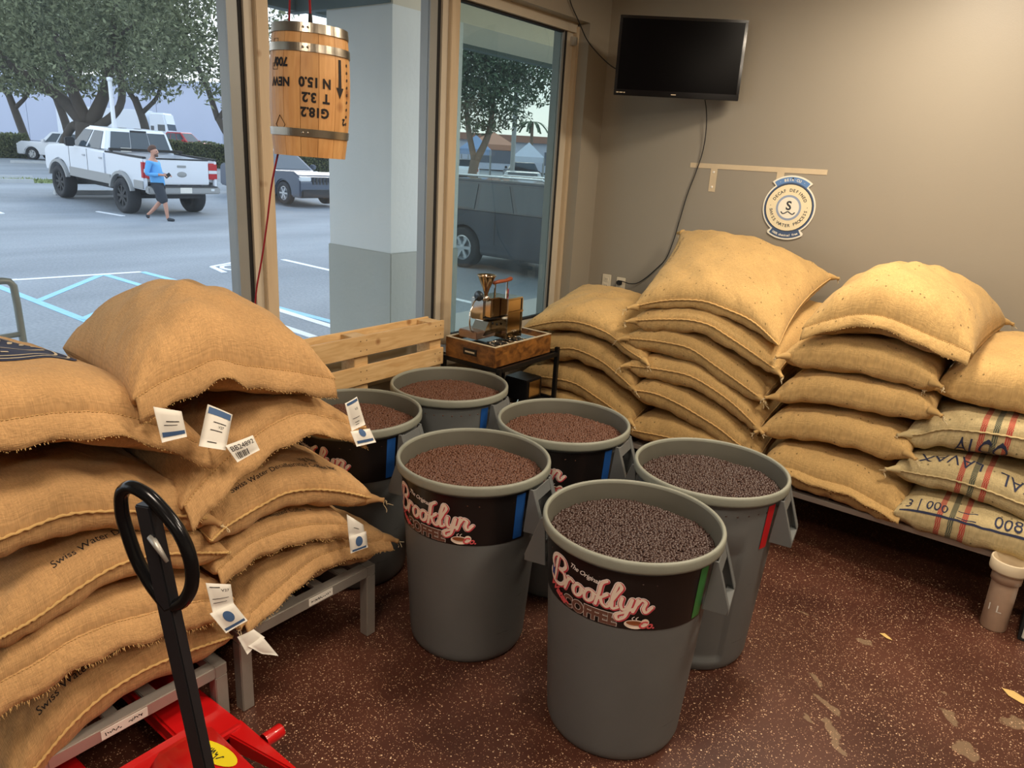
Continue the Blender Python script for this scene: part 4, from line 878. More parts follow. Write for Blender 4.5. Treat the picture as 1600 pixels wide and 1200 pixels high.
BL = ['roasted beans filling the green-taped front barrel', 'roasted beans filling the logo barrel beside the left rack', 'dark beans filling the red-taped barrel', 'roasted beans in the barrel in the middle of the back row', 'roasted beans in the barrel before the roaster stand', 'roasted beans in the barrel half hidden by sacks']
for k, a in enumerate(BAR):
    make_barrel(*a); beans(a[0], a[1], BL[k], GB2 if k in (0, 2) else GB1, M_BEAN2 if k in (0, 2) else M_BEAN, .727)

# ------------------------------------------------------------------ pallet standing under the window
pal = empty('wooden_pallet', (-2.80, 2.42, 0)); tag(pal, 'pine pallet standing upright against the window behind the barrels', 'pallet')
for i, (z0, z1) in enumerate(((.925, 1.03), (.775, .872), (.60, .69), (.44, .53), (.26, .35), (.03, .13))):
    MB().box((-2.772, 1.83, z0), (-2.754, 3.03, z1), .002).obj('front_board', M_PINE, pal)
for z0, z1 in ((.925, 1.03), (.48, .58), (.02, .12)):
    MB().box((-2.892, 1.83, z0), (-2.876, 3.03, z1), .002).obj('back_board', M_PINE, pal)
for y0, y1 in ((2.935, 3.025), (2.385, 2.475), (1.835, 1.925)):
    MB().box((-2.8755, y0, .02), (-2.7725, y1, 1.024), .002).obj('stringer', M_PINE, pal)
b = MB()
for z in (1.005, .955, .845, .80, .665, .625):
    for y in (2.96, 3.0, 2.41, 2.45, 1.86, 1.9): b.lathe([(0, -.0008), (.0035, 0)], 8, (-2.7535, y, z), 'x')
nl = b.obj('nail_head', M_BLACK, pal); nl['kind'] = 'stuff'

# ------------------------------------------------------------------ roaster stand
st = empty('metal_stand', (-2.58, 3.32, 0)); tag(st, 'black steel two-shelf stand holding the roaster box by the window', 'stand')
sx0, sx1, sy0, sy1 = -2.80, -2.365, 3.06, 3.655
for x in (sx0, sx1 - .025):
    for y in (sy0, sy1 - .025): MB().box((x, y, 0), (x + .025, y + .025, .845 if y > 3.3 else .815), .002).obj('leg', M_BLACK, st)
for z in (.79, .50):
    for lo, hi in (((sx0 + .025, sy0, z), (sx1 - .025, sy0 + .022, z + .025)), ((sx0 + .025, sy1 - .022, z), (sx1 - .025, sy1, z + .025)), ((sx0, sy0 + .025, z), (sx0 + .022, sy1 - .025, z + .025)), ((sx1 - .022, sy0 + .025, z), (sx1, sy1 - .025, z + .025))):
        MB().box(lo, hi, .002).obj('rail', M_BLACK, st)
    MB().box((sx0 + .022, sy0 + .022, z + .004), (sx1 - .022, sy1 - .022, z + .012)).obj('shelf', M_BLACK, st)
MB().box((sx1 - .03, sy1 - .005, .80), (sx1 - .018, sy1 + .012, .812), .002).obj('bolt', M_BLACK, st)
# wooden box with metal edged rim and handle slot
bx = empty('wooden_tray_box', (-2.585, 3.325, .815)); tag(bx, 'dark stained open wooden box with handle slot on the black stand', 'box')
x0, x1, y0, y1, z0, z1 = -2.765, -2.40, 3.06, 3.60, .8155, .93
for nm, lo, hi in (('side_board', (x1 - .014, y0, z0), (x1, y1, z1)), ('side_board', (x0, y0, z0), (x0 + .014, y1, z1)), ('end_board', (x0 + .014, y0, z0), (x1 - .014, y0 + .014, z1)), ('end_board', (x0 + .014, y1 - .014, z0), (x1 - .014, y1, z1)), ('bottom_board', (x0 + .014, y0 + .014, z0), (x1 - .014, y1 - .014, z0 + .01))):
    MB().box(lo, hi, .0015).obj(nm, M_BOXWOOD, bx)
M_EDGE = mat('pale_edge_band', srgb(196, 180, 150), .4)
for lo, hi in (((x1 - .015, y0, z1), (x1 + .001, y1, z1 + .003)), ((x0 - .001, y0, z1), (x0 + .015, y1, z1 + .003)), ((x0 + .015, y0 - .001, z1), (x1 - .015, y0 + .015, z1 + .003)), ((x0 + .015, y1 - .015, z1), (x1 - .015, y1 + .001, z1 + .003))):
    MB().box(lo, hi).obj('rim_strip', M_EDGE, bx)
hb = MB().box((-2.63, y0 - .003, .855), (-2.53, y0 + .001, .893), .001).obj('handle_slot', M_BLACK, bx)
MB().box((-2.615, y0 - .0045, .868), (-2.545, y0 - .002, .878), .001).obj('slot_gap', M_EDGE, hb)
# gas stove
sv = empty('gas_stove', (-2.57, 3.35, .826)); tag(sv, 'small black two-ring gas stove inside the wooden box', 'stove')
MB().box((-2.735, 3.10, .8265), (-2.425, 3.52, .915), .01).obj('body', mat('gloss_black', srgb(18, 18, 20), .15), sv)
MB().box((-2.70, 3.53, .8265), (-2.44, 3.584, .90), .008).obj('gas_canister_cover', mat('silver_paint', srgb(196, 190, 176), .35, .3), sv)
for cy in (3.21, 3.36):
    MB().lathe([(.050, .9155), (.062, .9155), (.062, .919), (.050, .919), (.050, .9155)], 28, (-2.49, cy, 0)).obj('burner_ring', M_STEEL, sv, True)
    for k in range(4):
        a = PI / 4 + k * PI / 2; b = MB().bar((-2.49 + .02 * math.cos(a), cy + .02 * math.sin(a), .922), (-2.49 + .072 * math.cos(a), cy + .072 * math.sin(a), .922), .006, .008); b.obj('pan_support', M_STEEL, sv)
    MB().lathe([(0, .928), (.018, .927), (.022, .9155)], 18, (-2.49, cy, 0)).obj('burner_cap', M_BLACK, sv, True)
# stainless roaster
ro = empty('coffee_roaster', (-2.56, 3.35, .93)); tag(ro, 'small polished steel coffee roaster with funnel and wooden handle', 'coffee roaster')
M_WARMREFL = mat('warm_reflection_steel', srgb(200, 178, 146), .14, 1, noise=(6, .25))  # plain steel, warm reflections of the room mixed into its base colour
fb = MB(); fb.box((-2.60, 3.285, .9265), (-2.50, 3.415, 1.155), .004); fb.obj('front_housing', M_WARMREFL, ro)
MB().box((-2.602, 3.28, 1.155), (-2.496, 3.42, 1.163), .002).obj('cover_plate', M_STEEL, ro)
MB().box((-2.499, 3.28, 1.075), (-2.492, 3.425, 1.085), .001).obj('front_ledge', M_WARMREFL, ro)
for y in (3.283, 3.417): 
    MB().box((-2.504, y - .004, .9265), (-2.494, y + .004, 1.155), .001).obj('corner_strip', M_STEEL, ro)
MB().box((-2.70, 3.19, 1.03), (-2.60, 3.40, 1.16), .006).obj('drum_housing', M_STEEL, ro)
MB().box((-2.62, 3.20, 1.055), (-2.555, 3.283, 1.165), .004).obj('hopper_block', M_WARMREFL, ro)
MB().prism([(3.14, .952), (3.30, .965), (3.30, 1.03), (3.19, 1.03)], -2.66, -2.56, 'x').obj('chute', M_STEEL, ro)
MB().box((-2.70, 3.09, .94), (-2.56, 3.26, .985), .006).obj('cooling_tray', mat('hammered_steel', srgb(170, 150, 140), .3, .9), ro)
MB().box((-2.66, 3.195, 1.045), (-2.552, 3.28, 1.052)).obj('shadow_gap', M_BLACK, ro)
for yy, zz in ((3.225, 1.02), (3.265, 1.008)): MB().lathe([(0, .003), (.007, .002), (.008, 0)], 10, (-2.558, yy, zz), 'x').obj('bolt', M_BLACK, ro, True)
MB().lathe([(.010, 1.16), (.011, 1.195), (.014, 1.20), (.018, 1.215), (.05, 1.29), (.056, 1.295), (.054, 1.298), (.047, 1.291), (.014, 1.216), (.007, 1.20), (.007, 1.16)], 32, (-2.585, 3.185, 0)).obj('funnel', M_WARMREFL, ro, True)
MB().lathe([(0, 1.15), (.020, 1.15), (.020, 1.175), (.011, 1.18)], 20, (-2.585, 3.185, 0)).obj('funnel_collar', M_STEEL, ro, True)
hd = MB().tube([(-2.575, 3.235, 1.248), (-2.57, 3.28, 1.253), (-2.565, 3.33, 1.254), (-2.56, 3.375, 1.262), (-2.56, 3.385, 1.263)], [.009, .011, .010, .0125, .008], 12).obj('wooden_handle', M_HANDLEWOOD, ro, True)
for y in (3.245, 3.355): MB().bar((-2.57, y, 1.16), (-2.57, y, 1.252), .010, .006, (1, 0, 0)).obj('handle_bracket', M_STEEL, ro)
MB().lathe([(0, 0), (.010, 0), (.010, .03), (.006, .034), (0, .035)], 14, (-2.60, 3.40, 1.163)).obj('knob', mat('red_knob', srgb(150, 40, 70), .4), ro, True)
MB().lathe([(0, 0), (.022, 0), (.026, .008), (.026, .04), (.020, .046), (0, .046)], 20, (-2.55, 3.417, 1.085), 'y').obj('motor_knob', M_BLACK, ro, True)
MB().lathe([(0, -.008), (.028, -.008), (.030, 0), (.028, .008), (0, .008)], 24, (-2.62, 3.165, 1.175), 'y').obj('temperature_gauge', mat('dark_gauge', srgb(64, 70, 74), .25, .4), ro, True)
MB().tube([(-2.62, 3.15, 1.165), (-2.60, 3.10, 1.15), (-2.58, 3.045, 1.10), (-2.57, 3.035, 1.04), (-2.58, 3.06, .995), (-2.60, 3.12, .975), (-2.61, 3.16, .975)], .0045, 8).obj('curved_pipe', M_STEEL, ro, True)
scribble(ro, M_LIGHTFRAME, lambda a, b: (-2.4945, 3.325 + a, .962 + b), .05, .014, 4, 5, 'maker_mark')
# odds on the lower shelf
bn = empty('steel_bin', (-2.50, 3.50, .513)); tag(bn, 'small steel box on the lower shelf of the roaster stand', 'box')
b = MB(); b.box((-2.60, 3.42, .5125), (-2.43, 3.58, .66), .006); b.obj('shell', M_BLACK, bn); MB().box((-2.429, 3.44, .54), (-2.424, 3.56, .65), .001).obj('front_plate', M_WARMREFL, bn)
MB().lathe([(.03, .52), (.045, .53), (.05, .56), (.047, .56), (.042, .535), (0, .525)], 20, (-2.46, 3.31, 0)).obj('metal_cup', M_STEEL, None, True).name
tag(bpy.data.objects['metal_cup'], 'small metal cup on the lower shelf of the roaster stand', 'cup')

# ------------------------------------------------------------------ hanging keg
kc = np.array([-2.275, 1.757, 0]); kz0, kz1 = 1.893, 2.318
def krad(f): return .124 + .014 * (1 - (2 * f - 1) ** 2)
keg = local_empty('wooden_keg', (kc[0], kc[1], kz0)); keg.rotation_euler = (math.radians(-1.2), math.radians(1.0), 0); tag(keg, 'small wooden keg hung upside down by cords in front of the window', 'keg')
NS = 14; kh = kz1 - kz0
ME_ST = []
for s in range(NS):
    a0, a1 = 2 * PI * (s + .012) / NS, 2 * PI * (s + .988) / NS; V = []; F = []; nz_ = 9; na = 4
    for i in range(nz_):
        f = i / (nz_ - 1)
        for j in range(na):
            a = a0 + (a1 - a0) * j / (na - 1); r = krad(f)
            V.append((r * math.cos(a), r * math.sin(a), f * kh)); 
        for j in range(na):
            a = a0 + (a1 - a0) * j / (na - 1); r = krad(f) - .014; V.append((r * math.cos(a), r * math.sin(a), f * kh))
    k = 2 * na
    for i in range(nz_ - 1):
        for j in range(na - 1):
            q = i * k + j; F += [(q, q + 1, q + k + 1, q + k), (q + na, q + na + k, q + na + k + 1, q + na + 1)]
        for j in (0, na - 1):
            q = i * k + j; F.append((q, q + k, q + k + na, q + na))
    for q0 in (0, (nz_ - 1) * k):
        for j in range(na - 1): F.append((q0 + j, q0 + na + j, q0 + na + j + 1, q0 + j + 1))
    link('stave', mesh('stave', V, F, False), M_STAVE, keg)
M_HOOP = mat('galvanised_hoop', srgb(168, 160, 146), .28, .95, noise=(20, .2))
for f0, f1 in ((.93, 1.0), (.79, .85), (.155, .215)):
    prof = [(krad(f0) + .001, f0 * kh), (krad(f0) + .0035, f0 * kh), (krad((f0 + f1) / 2) + .0035, (f0 + f1) / 2 * kh), (krad(f1) + .0035, f1 * kh), (krad(f1) + .001, f1 * kh)]
    h = link('hoop', lathe_mesh('hoop', prof, 96, False), M_HOOP, keg)
    b = MB()
    for a in (-1.05, -1.2): b.lathe([(0, .0045), (.004, .0035), (.0045, .002)], 8, (0, 0, 0), 'x'); 
    r_ = krad((f0 + f1) / 2) + .002; V = []
    for idx, a in enumerate((-.72, -.84)):
        V += [(r_ * math.cos(a) + (x) * math.cos(a) - y * math.sin(a), r_ * math.sin(a) + x * math.sin(a) + y * math.cos(a), (f0 + f1) / 2 * kh + z) for x, y, z in b.V[idx * 24:(idx + 1) * 24]]
    link('rivet', mesh('rivet', V, b.F, True), M_HOOP, h)
for zz in (.012, kh - .012): link('head_board', lathe_mesh('head_board', [(0, zz - .004), (.104, zz - .004), (.104, zz + .004), (0, zz + .004)], 40), M_STAVE, keg)
def keg_print(body, size, ang, z, rot=PI, sx=.94, nm='stencil_lettering', offset=0.0018):
    V, F = text2d(body, size, 0, offset); c, s = math.cos(rot), math.sin(rot); P = []
    for a, b_ in V:
        x, y = (a * c - b_ * s) * sx, a * s + b_ * c; zz = z + y; r = krad(zz / kh) + .0012; t = ang + x / r; P.append((r * math.cos(t), r * math.sin(t), zz))
    link(nm, mesh(nm, P, F, False), M_INK, keg)
va = math.atan2(-kc[1], -kc[0])   # towards the room
keg_print('N 15.0', .042, va + .12, .255); keg_print('T  3.2', .042, va + .14, .207); keg_print('G18.2', .042, va + .12, .160)
keg_print('NEW', .038, va - .80, .25); keg_print('700/', .038, va - .80, .312); keg_print('2', .03, va + .98, .135)
for q in range(9): keg_print('o' if q % 2 else 'n', .014, va + 1.12, .12 + .024 * q, rot=PI / 2)
AR = [(-.006, .325), (.006, .325), (.007, .235), (.018, .235), (0, .200), (-.018, .235), (-.007, .235)]
P = []
for a, z in AR: r = krad(z / kh) + .0012; t = va + .80 + a / r; P.append((r * math.cos(t), r * math.sin(t), z))
link('stencil_arrow', mesh('stencil_arrow', P, [(0, 1, 2, 6), (2, 3, 4), (6, 2, 4), (6, 4, 5)], False), M_INK, keg)
for (a, z, w2, h2) in ((va - 1.0, .36, .012, .012), (va - .98, .285, .013, .010)):
    b = MB(); pts = []
    for q in ((-1, -1), (1, -1), (1, 1), (-1, 1)): r = krad((z + q[1] * h2) / kh) + .0013; t = a + q[0] * w2 / r; pts.append((r * math.cos(t), r * math.sin(t), z + q[1] * h2))
    b.tube(pts, .0009, 4, closed=True); link('stencil_box', mesh('stencil_box', b.V, b.F), M_INK, keg)
b = MB(); pts = []
for q in ((0, -1.5), (1, 0), (0, 1.5), (-1, 0)): r = krad((.10 + q[1] * .02) / kh) + .0013; t = va - .82 + q[0] * .022 / r; pts.append((r * math.cos(t), r * math.sin(t), .10 + q[1] * .02))
b.tube(pts, .0013, 4, closed=True); link('stencil_diamond', mesh('stencil_diamond', b.V, b.F), M_INK, keg)
M_CORD = mat('red_cord', srgb(150, 30, 44), .6)
cdl = obj('hanging_cord', *(lambda b: (b.V, b.F))(MB().tube([(-2.325, 1.72, 2.312), (-2.32, 1.73, 2.5), (-2.30, 1.76, 3.2)], .0035, 8)), M_CORD); tag(cdl, 'dark red cord rising from the left side of the keg', 'cord')
cdr = obj('hanging_cord', *(lambda b: (b.V, b.F))(MB().tube([(-2.265, 1.765, 2.33), (-2.268, 1.765, 2.5), (-2.275, 1.76, 3.2)], .0042, 8)), M_CORD); tag(cdr, 'dark red cord rising from the middle of the keg', 'cord')
b = MB().lathe([(0, .05), (.006, .05), (.008, .02), (.013, 0), (0, 0)], 14, (-2.265, 1.765, 2.313)); obj('cord_grip', b.V, b.F, M_BLKRUB, cdr)
cl = obj('red_cable', *(lambda b: (b.V, b.F))(MB().tube(catmull(np.array([(-2.335, 1.665, 1.90), (-2.37, 1.66, 1.80), (-2.42, 1.668, 1.66), (-2.50, 1.69, 1.50), (-2.56, 1.70, 1.37), (-2.63, 1.73, 1.22), (-2.68, 1.75, 1.05), (-2.70, 1.76, .75)]), np.linspace(0, 1, 40)), .0035, 8)), M_CORD); tag(cl, 'red power cord dangling from the bottom of the keg', 'cable')

# ------------------------------------------------------------------ television on the wall
tl, tr_ = np.array([-2.53, 4.30, 0]), np.array([-1.88, 4.72, 0]); ax = (tr_ - tl); tw = np.linalg.norm(ax); ax /= tw; fnv = np.array([ax[1], -ax[0], 0]); tcn = (tl + tr_) / 2 + np.array([0, 0, 2.576])
tv = empty('television', tuple(tcn)); tag(tv, 'black flat television on an arm above the power outlets', 'television')
M_TVF, M_SCR = mat('piano_black', srgb(12, 11, 12), .12), mat('dark_screen', srgb(7, 6, 7), .2, spec=.05)
def tbox(nm, u0, u1, w0, w1, d0, d1, m, par=tv, bev=0):
    b = MB(); c = tcn + ax * (u0 + u1) / 2 + np.array([0, 0, (w0 + w1) / 2]) + fnv * (d0 + d1) / 2
    b.obox(c, ax, fnv, (0, 0, 1), (u1 - u0) / 2, (d1 - d0) / 2, (w1 - w0) / 2)
    if bev: b.bevel(bev, 2)
    return obj(nm, b.V, b.F, m, par, False)
H2 = .229; W2 = tw / 2
tbox('rear_housing', -W2 + .03, W2 - .03, -H2 + .04, H2 - .04, -.06, -.02, M_BLACK, bev=.006); tbox('screen', -W2 + .016, W2 - .016, -H2 + .034, H2 - .016, -.02, .001, M_SCR)
for u0, u1, w0, w1 in ((-W2, W2, H2 - .017, H2), (-W2, W2, -H2, -H2 + .035), (-W2, -W2 + .017, -H2 + .035, H2 - .017), (W2 - .017, W2, -H2 + .035, H2 - .017)): tbox('bezel', u0, u1, w0, w1, -.022, .005, M_TVF, bev=.002)
for u0, u1 in ((-W2 + .015, -W2 + .03), (-W2 + .035, -W2 + .055), (-W2 + .06, -W2 + .07), (-.03, .0)): tbox('badge', u0, u1, -H2 + .014, -H2 + .019, .005, .0056, M_EDGE)
wm = (tcn[0] + .12, YW)
b = MB(); b.bar(tcn - fnv * .06, (wm[0], YW - .02, 2.576), .05, .05); b.obj('wall_arm', M_BLACK, tv); MB().box((wm[0] - .06, YW - .02, 2.46), (wm[0] + .06, YW - .0005, 2.69), .003).obj('wall_plate', M_BLACK, tv)
def cable(nm, pts, r, label, m=M_BLKRUB, n=60): 
    b = MB().tube(catmull(np.array(pts, float), np.linspace(0, 1, n)), r, 6); return tag(obj(nm, b.V, b.F, m), label, 'cable')
cable('power_cable', [(-2.10, 4.66, 2.42), (-2.10, 4.76, 2.30), (-2.105, 4.80, 2.05), (-2.14, 4.805, 1.90), (-2.175, 4.805, 1.78), (-2.215, 4.805, 1.58), (-2.245, 4.805, 1.43), (-2.29, 4.805, 1.30), (-2.347, 4.805, 1.234), (-2.42, 4.805, 1.16), (-2.50, 4.80, 1.105), (-2.55, 4.79, 1.10), (-2.60, 4.785, 1.11), (-2.628, 4.775, 1.108)], .0034, 'black power cable running down the wall from television to outlet')
cable('wall_cable', [(-2.88, 4.255, 3.19), (-2.89, 4.26, 2.92), (-2.895, 4.40, 2.80), (-2.88, 4.50, 2.70), (-2.80, 4.58, 2.60), (-2.70, 4.56, 2.54), (-2.50, 4.42, 2.52)], .0036, 'black cable hanging from the ceiling to the television side')

# ------------------------------------------------------------------ outlets, sign
M_IVORY = mat('ivory_plastic', srgb(226, 214, 190), .4)
def outlet(x, z, label, plug):
    o = empty('power_outlet', (x, YW, z)); tag(o, label, 'outlet')
    MB().box((x - .037, YW - .007, z - .06), (x + .037, YW - .0003, z + .06), .003).obj('cover_plate', M_IVORY, o)
    for dz in (.024, -.024):
        r = MB().box((x - .017, YW - .010, z + dz - .016), (x + .017, YW - .006, z + dz + .016), .003).obj('receptacle', M_IVORY, o)
        g = MB()
        for dx in (-.006, .006): g.box((x + dx - .0012, YW - .0107, z + dz - .004), (x + dx + .0012, YW - .0095, z + dz + .006))
        g.obj('slot', M_BLACK, r)
    if plug: MB().box((x - .018, YW - .045, z + .008), (x + .018, YW - .0105, z + .040), .006).obj('plug', M_BLKRUB, o)
outlet(-2.749, 1.078, 'ivory double outlet with nothing plugged in, nearer the window', False)
outlet(-2.627, 1.071, 'ivory outlet with a black plug in it', True)
sg = empty('wall_sign', (-1.494, YW - .004, 1.735)); tag(sg, 'round cream and blue sign with a letter S on the grey wall', 'sign')
M_SIGNW, M_SIGNC, M_SIGNB, M_SIGND, M_SIGNL = mat('sign_white', srgb(240, 236, 220), .5), mat('sign_cream', srgb(240, 226, 190), .5), mat('sign_blue', srgb(100, 140, 194), .5), mat('sign_navy', srgb(72, 92, 126), .5), mat('sign_line', srgb(50, 54, 62), .6)
SC = np.array([-1.493, YW - .0045, 1.728])
def sp_(a, z, off): return (SC[0] + a, SC[1] - off, SC[2] + z)
def sign_shape(nm, poly, m, d0, d1, par=sg):
    b = MB(); k = len(poly); b.add([sp_(a, z, d) for d in (d0, d1) for a, z in poly], [tuple(range(2 * k - 1, k - 1, -1)), tuple(range(k))] + [(i, (i + 1) % k, k + (i + 1) % k, k + i) for i in range(k)])
    return obj(nm, b.V, b.F, m, par, False)
def arcp(r, a0, a1, n): return [(r * math.cos(math.radians(a0 + (a1 - a0) * i / (n - 1))), r * math.sin(math.radians(a0 + (a1 - a0) * i / (n - 1)))) for i in range(n)]
# white backing: circle plus top and bottom tabs
sign_shape('backing', arcp(.166, 45, 135, 3)[:0] + arcp(.163, -55, 52, 20) + [(.124, .150)] + arcp(.196, 52, 128, 16) + [(-.124, .150)] + arcp(.163, 128, 235, 20) + [(-.112, -.150)] + arcp(.197, 236, 304, 14) + [(.112, -.150)], M_SIGNW, 0, .004)
sign_shape('blue_tab', arcp(.186, 54, 126, 16) + arcp(.152, 126, 54, 16), M_SIGNB, .004, .005); sign_shape('blue_tab', arcp(.187, 238, 302, 14) + arcp(.152, 302, 238, 14), M_SIGND, .004, .005)
sign_shape('navy_disc', arcp(.154, 0, 351, 40), M_SIGND, .004, .0055); sign_shape('dark_ring', arcp(.146, 0, 351, 40), M_SIGNL, .0055, .006); sign_shape('cream_disc', arcp(.141, 0, 351, 40), M_SIGNC, .006, .0065)
sign_shape('blue_ring', arcp(.078, 0, 351, 36), mat('sign_ring', srgb(150, 164, 190), .5), .0065, .007); sign_shape('inner_disc', arcp(.065, 0, 351, 36), M_SIGNW, .007, .0075)
def sign_text(body, size, rad, a_mid, step, m, off, inward=False, nm='sign_lettering', offset=.0006):
    n = len(body); VV = []; FF = []
    for i, ch in enumerate(body):
        if ch == ' ': continue
        V, F = text2d(ch, size, 0, offset); a = math.radians(a_mid + (i - (n - 1) / 2) * (step if inward else -step)); rot = a + PI / 2 if inward else a - PI / 2
        c, s = math.cos(rot), math.sin(rot); b0 = len(VV)
        for x, y in V: VV.append(sp_(rad * math.cos(a) + x * c - y * s, rad * math.sin(a) + x * s + y * c, off))
        FF += [tuple(q + b0 for q in f) for f in F]
    return obj(nm, VV, FF, m, sg, False)
sign_text('DECAF DEFINED', .026, .098, 90, 10.4, M_SIGNL, .0069); sign_text('SWISS WATER PROCESS', .026, .118, 270, 9.0, M_SIGNL, .0069, True)
sign_text('\u00b7', .03, .104, 176, 5, M_SIGNL, .0069); sign_text('\u00b7', .03, .104, 4, 5, M_SIGNL, .0069)
sign_text('\u00b7 BEIR\u00b7CU \u00b7', .022, .162, 90, 5.2, M_SIGNW, .0054); sign_text('100% chemical free', .019, .176, 270, 3.1, M_SIGNW, .0058, True)
V, F = text2d('S', .075, 0, .002); obj('sign_letter', [sp_(a, z - .012, .0079) for a, z in V], F, M_SIGNL, sg, False)
V, F = stroke([(-.042, -.028), (-.03, -.038), (-.018, -.034), (0, -.024), (.018, -.034), (.03, -.038), (.042, -.028)], .0045); obj('sign_wave', [sp_(a, z, .0079) for a, z in V], F, M_SIGNL, sg, False)
MB().lathe([(0, -.0015), (.005, -.001), (.005, 0)], 10, sp_(0, .178, .0055), 'y').obj('hanging_hole', M_BLACK, sg)

# ------------------------------------------------------------------ red pallet jack
jk = empty('pallet_jack', (-1.6, .74, 0)); tag(jk, 'red pallet jack with a black loop handle, forks under the low rack', 'pallet jack')
for y0 in (.505, .907):
    b = MB(); b.add([(-1.80, y0, .055), (-2.9, y0, .055), (-2.9, y0 + .178, .055), (-1.80, y0 + .178, .055), (-1.80, y0, .115), (-2.9, y0 + .03, .10), (-2.9, y0 + .155, .10), (-1.80, y0 + .178, .115)], [(0, 3, 2, 1), (4, 5, 6, 7), (0, 1, 5, 4), (1, 2, 6, 5), (2, 3, 7, 6), (3, 0, 4, 7)]); b.bevel(.008, 2)
    obj('fork', b.V, b.F, M_RED, jk, False)
    MB().lathe([(0, -.03), (.036, -.03), (.04, -.024), (.04, .024), (.036, .03), (0, .03)], 20, (-2.7, y0 + .09, .041), 'y').obj('fork_roller', mat('cream_roller', srgb(190, 180, 160), .5), jk, True)
# frame wings running forward from the outer edge of each fork, and the plate between
for ya, yb, yt in ((1.085, 1.015, 1.07), (.505, .575, .52)):
    lo, hi = min(ya, yb), max(ya, yb)
    b = MB(); b.add([(-1.84, ya, .118), (-1.84, yb, .118), (-1.50, yt - (.012 if ya > .8 else -.012), .135), (-1.50, yt, .135), (-1.84, ya, .05), (-1.84, yb, .05), (-1.50, yt - (.012 if ya > .8 else -.012), .10), (-1.50, yt, .10)],
                    [(0, 1, 2, 3), (4, 7, 6, 5), (0, 4, 5, 1), (1, 5, 6, 2), (2, 6, 7, 3), (3, 7, 4, 0)]); b.bevel(.005, 2)
    obj('frame_wing', b.V, b.F, M_RED, jk, False)
b = MB().box((-1.92, .53, .06), (-1.80, 1.07, .135)); b.bevel(.01, 2); obj('cross_beam', b.V, b.F, M_RED, jk, False)
b = MB().prism([(-1.82, .10), (-1.36, .12), (-1.34, .24), (-1.40, .312), (-1.68, .330), (-1.82, .13)], .735, .895, 'y'); b.bevel(.024, 3); cv = obj('pump_cover', b.V, b.F, M_RED, jk, True)
b = MB().prism([(-1.40, .10), (-1.24, .12), (-1.24, .20), (-1.40, .24)], .67, .80, 'y'); b.bevel(.015, 2); obj('handle_mount', b.V, b.F, M_RED, jk, True)
b = MB(); b.add([(-1.82, .60, .12), (-1.82, .70, .12), (-1.46, .735, .26), (-1.46, .70, .26), (-1.82, .60, .06), (-1.82, .70, .06), (-1.46, .735, .12), (-1.46, .70, .12)], [(0, 1, 2, 3), (4, 7, 6, 5), (0, 4, 5, 1), (1, 5, 6, 2), (2, 6, 7, 3), (3, 7, 4, 0)]); b.bevel(.006, 2); obj('frame_plate', b.V, b.F, M_RED, jk, False)
MB().lathe([(0, .03), (.021, .03), (.023, .026), (.023, -.035)], 18, (-1.70, 1.115, .115), 'y').obj('pivot_pin', M_RED, jk, True)
# yellow sticker on the cover
M_YEL = mat('yellow_sticker', srgb(244, 222, 30), .5)
def slope(u, v, off=.002): return np.array([-1.68 + .28 * u, v, .330 - .018 * u + off])
q = [slope(.40 + .24 * math.cos(t) + .12 * math.sin(t), .842 + .034 * math.sin(t)) for t in np.linspace(0, 2 * PI, 25)[:-1]]
sk = obj('sticker', q, [tuple(range(24))], M_YEL, cv, False); sk['label'] = 'yellow oval sticker'
scribble(cv, M_INK, lambda a, b: slope(.52 - a * 2.6, .826 + b, .003), .09, .03, 4, 6, 'sticker_mark', .002)
for xx in (-1.44,):
    for yy in (.69, .78): MB().lathe([(.02, -.022), (.085, -.022), (.09, -.016), (.09, .016), (.085, .022), (.02, .022), (.02, -.022)], 28, (xx + .10, yy, .091), 'y').obj('steer_wheel', M_BLKRUB, jk, True)
hb0, hb1 = np.array([-1.315, .715, .20]), np.array([-1.405, .652, 1.205]); hd_ = (hb1 - hb0) / np.linalg.norm(hb1 - hb0)
sdv = np.cross(hd_, (1, 0, 0)); sdv /= np.linalg.norm(sdv)          # across the handle
sdv = np.array([math.cos(math.radians(15)), math.sin(math.radians(15)), 0]); sdv -= hd_ * (sdv @ hd_); sdv /= np.linalg.norm(sdv); ndv = np.cross(sdv, hd_)
b = MB(); L0 = np.linalg.norm(hb1 - hb0); b.obox((hb0 + hb1) / 2, sdv, ndv, hd_, .021, .014, L0 / 2); b.bevel(.003, 2); obj('handle_bar', b.V, b.F, mat('handle_paint', srgb(46, 46, 50), .34, .35), jk, False)
def hp(s, t, n=0): return hb1 + sdv * s + hd_ * t + ndv * n
M_LOOP = mat('gloss_black_tube', srgb(30, 30, 32), .18, .55)
loop = [hp(a, t) for a, t in ((-.0, -.248), (.050, -.220), (.080, -.179), (.093, -.122), (.082, -.065), (.042, -.009), (0, .024), (-.040, .032), (-.066, .015), (-.079, -.023), (-.077, -.084), (-.065, -.148), (-.037, -.203), (-.0, -.248))]
t_ = np.linspace(0, 1, 80); b = MB().tube(catmull(np.array(loop), t_)[:-1], .0145, 12, closed=True); obj('handle_loop', b.V, b.F, M_LOOP, jk)
b = MB(); b.tube([hp(.006, -.07, .012), hp(.03, -.085, .02), hp(.052, -.115, .022)], [.008, .007, .004], 8); obj('release_lever', b.V, b.F, M_ALU, jk)
b = MB(); k = 5
V = [hp(-.0216, -.10 - .012 * i, -.006 + .006 * j) for i in range(8) for j in range(3)]
scribble(jk, M_ALU, lambda a, b: hp(-.0216, -.20 + a, -.008 + b), .13, .014, 14, 7, 'stamped_mark', .0008)

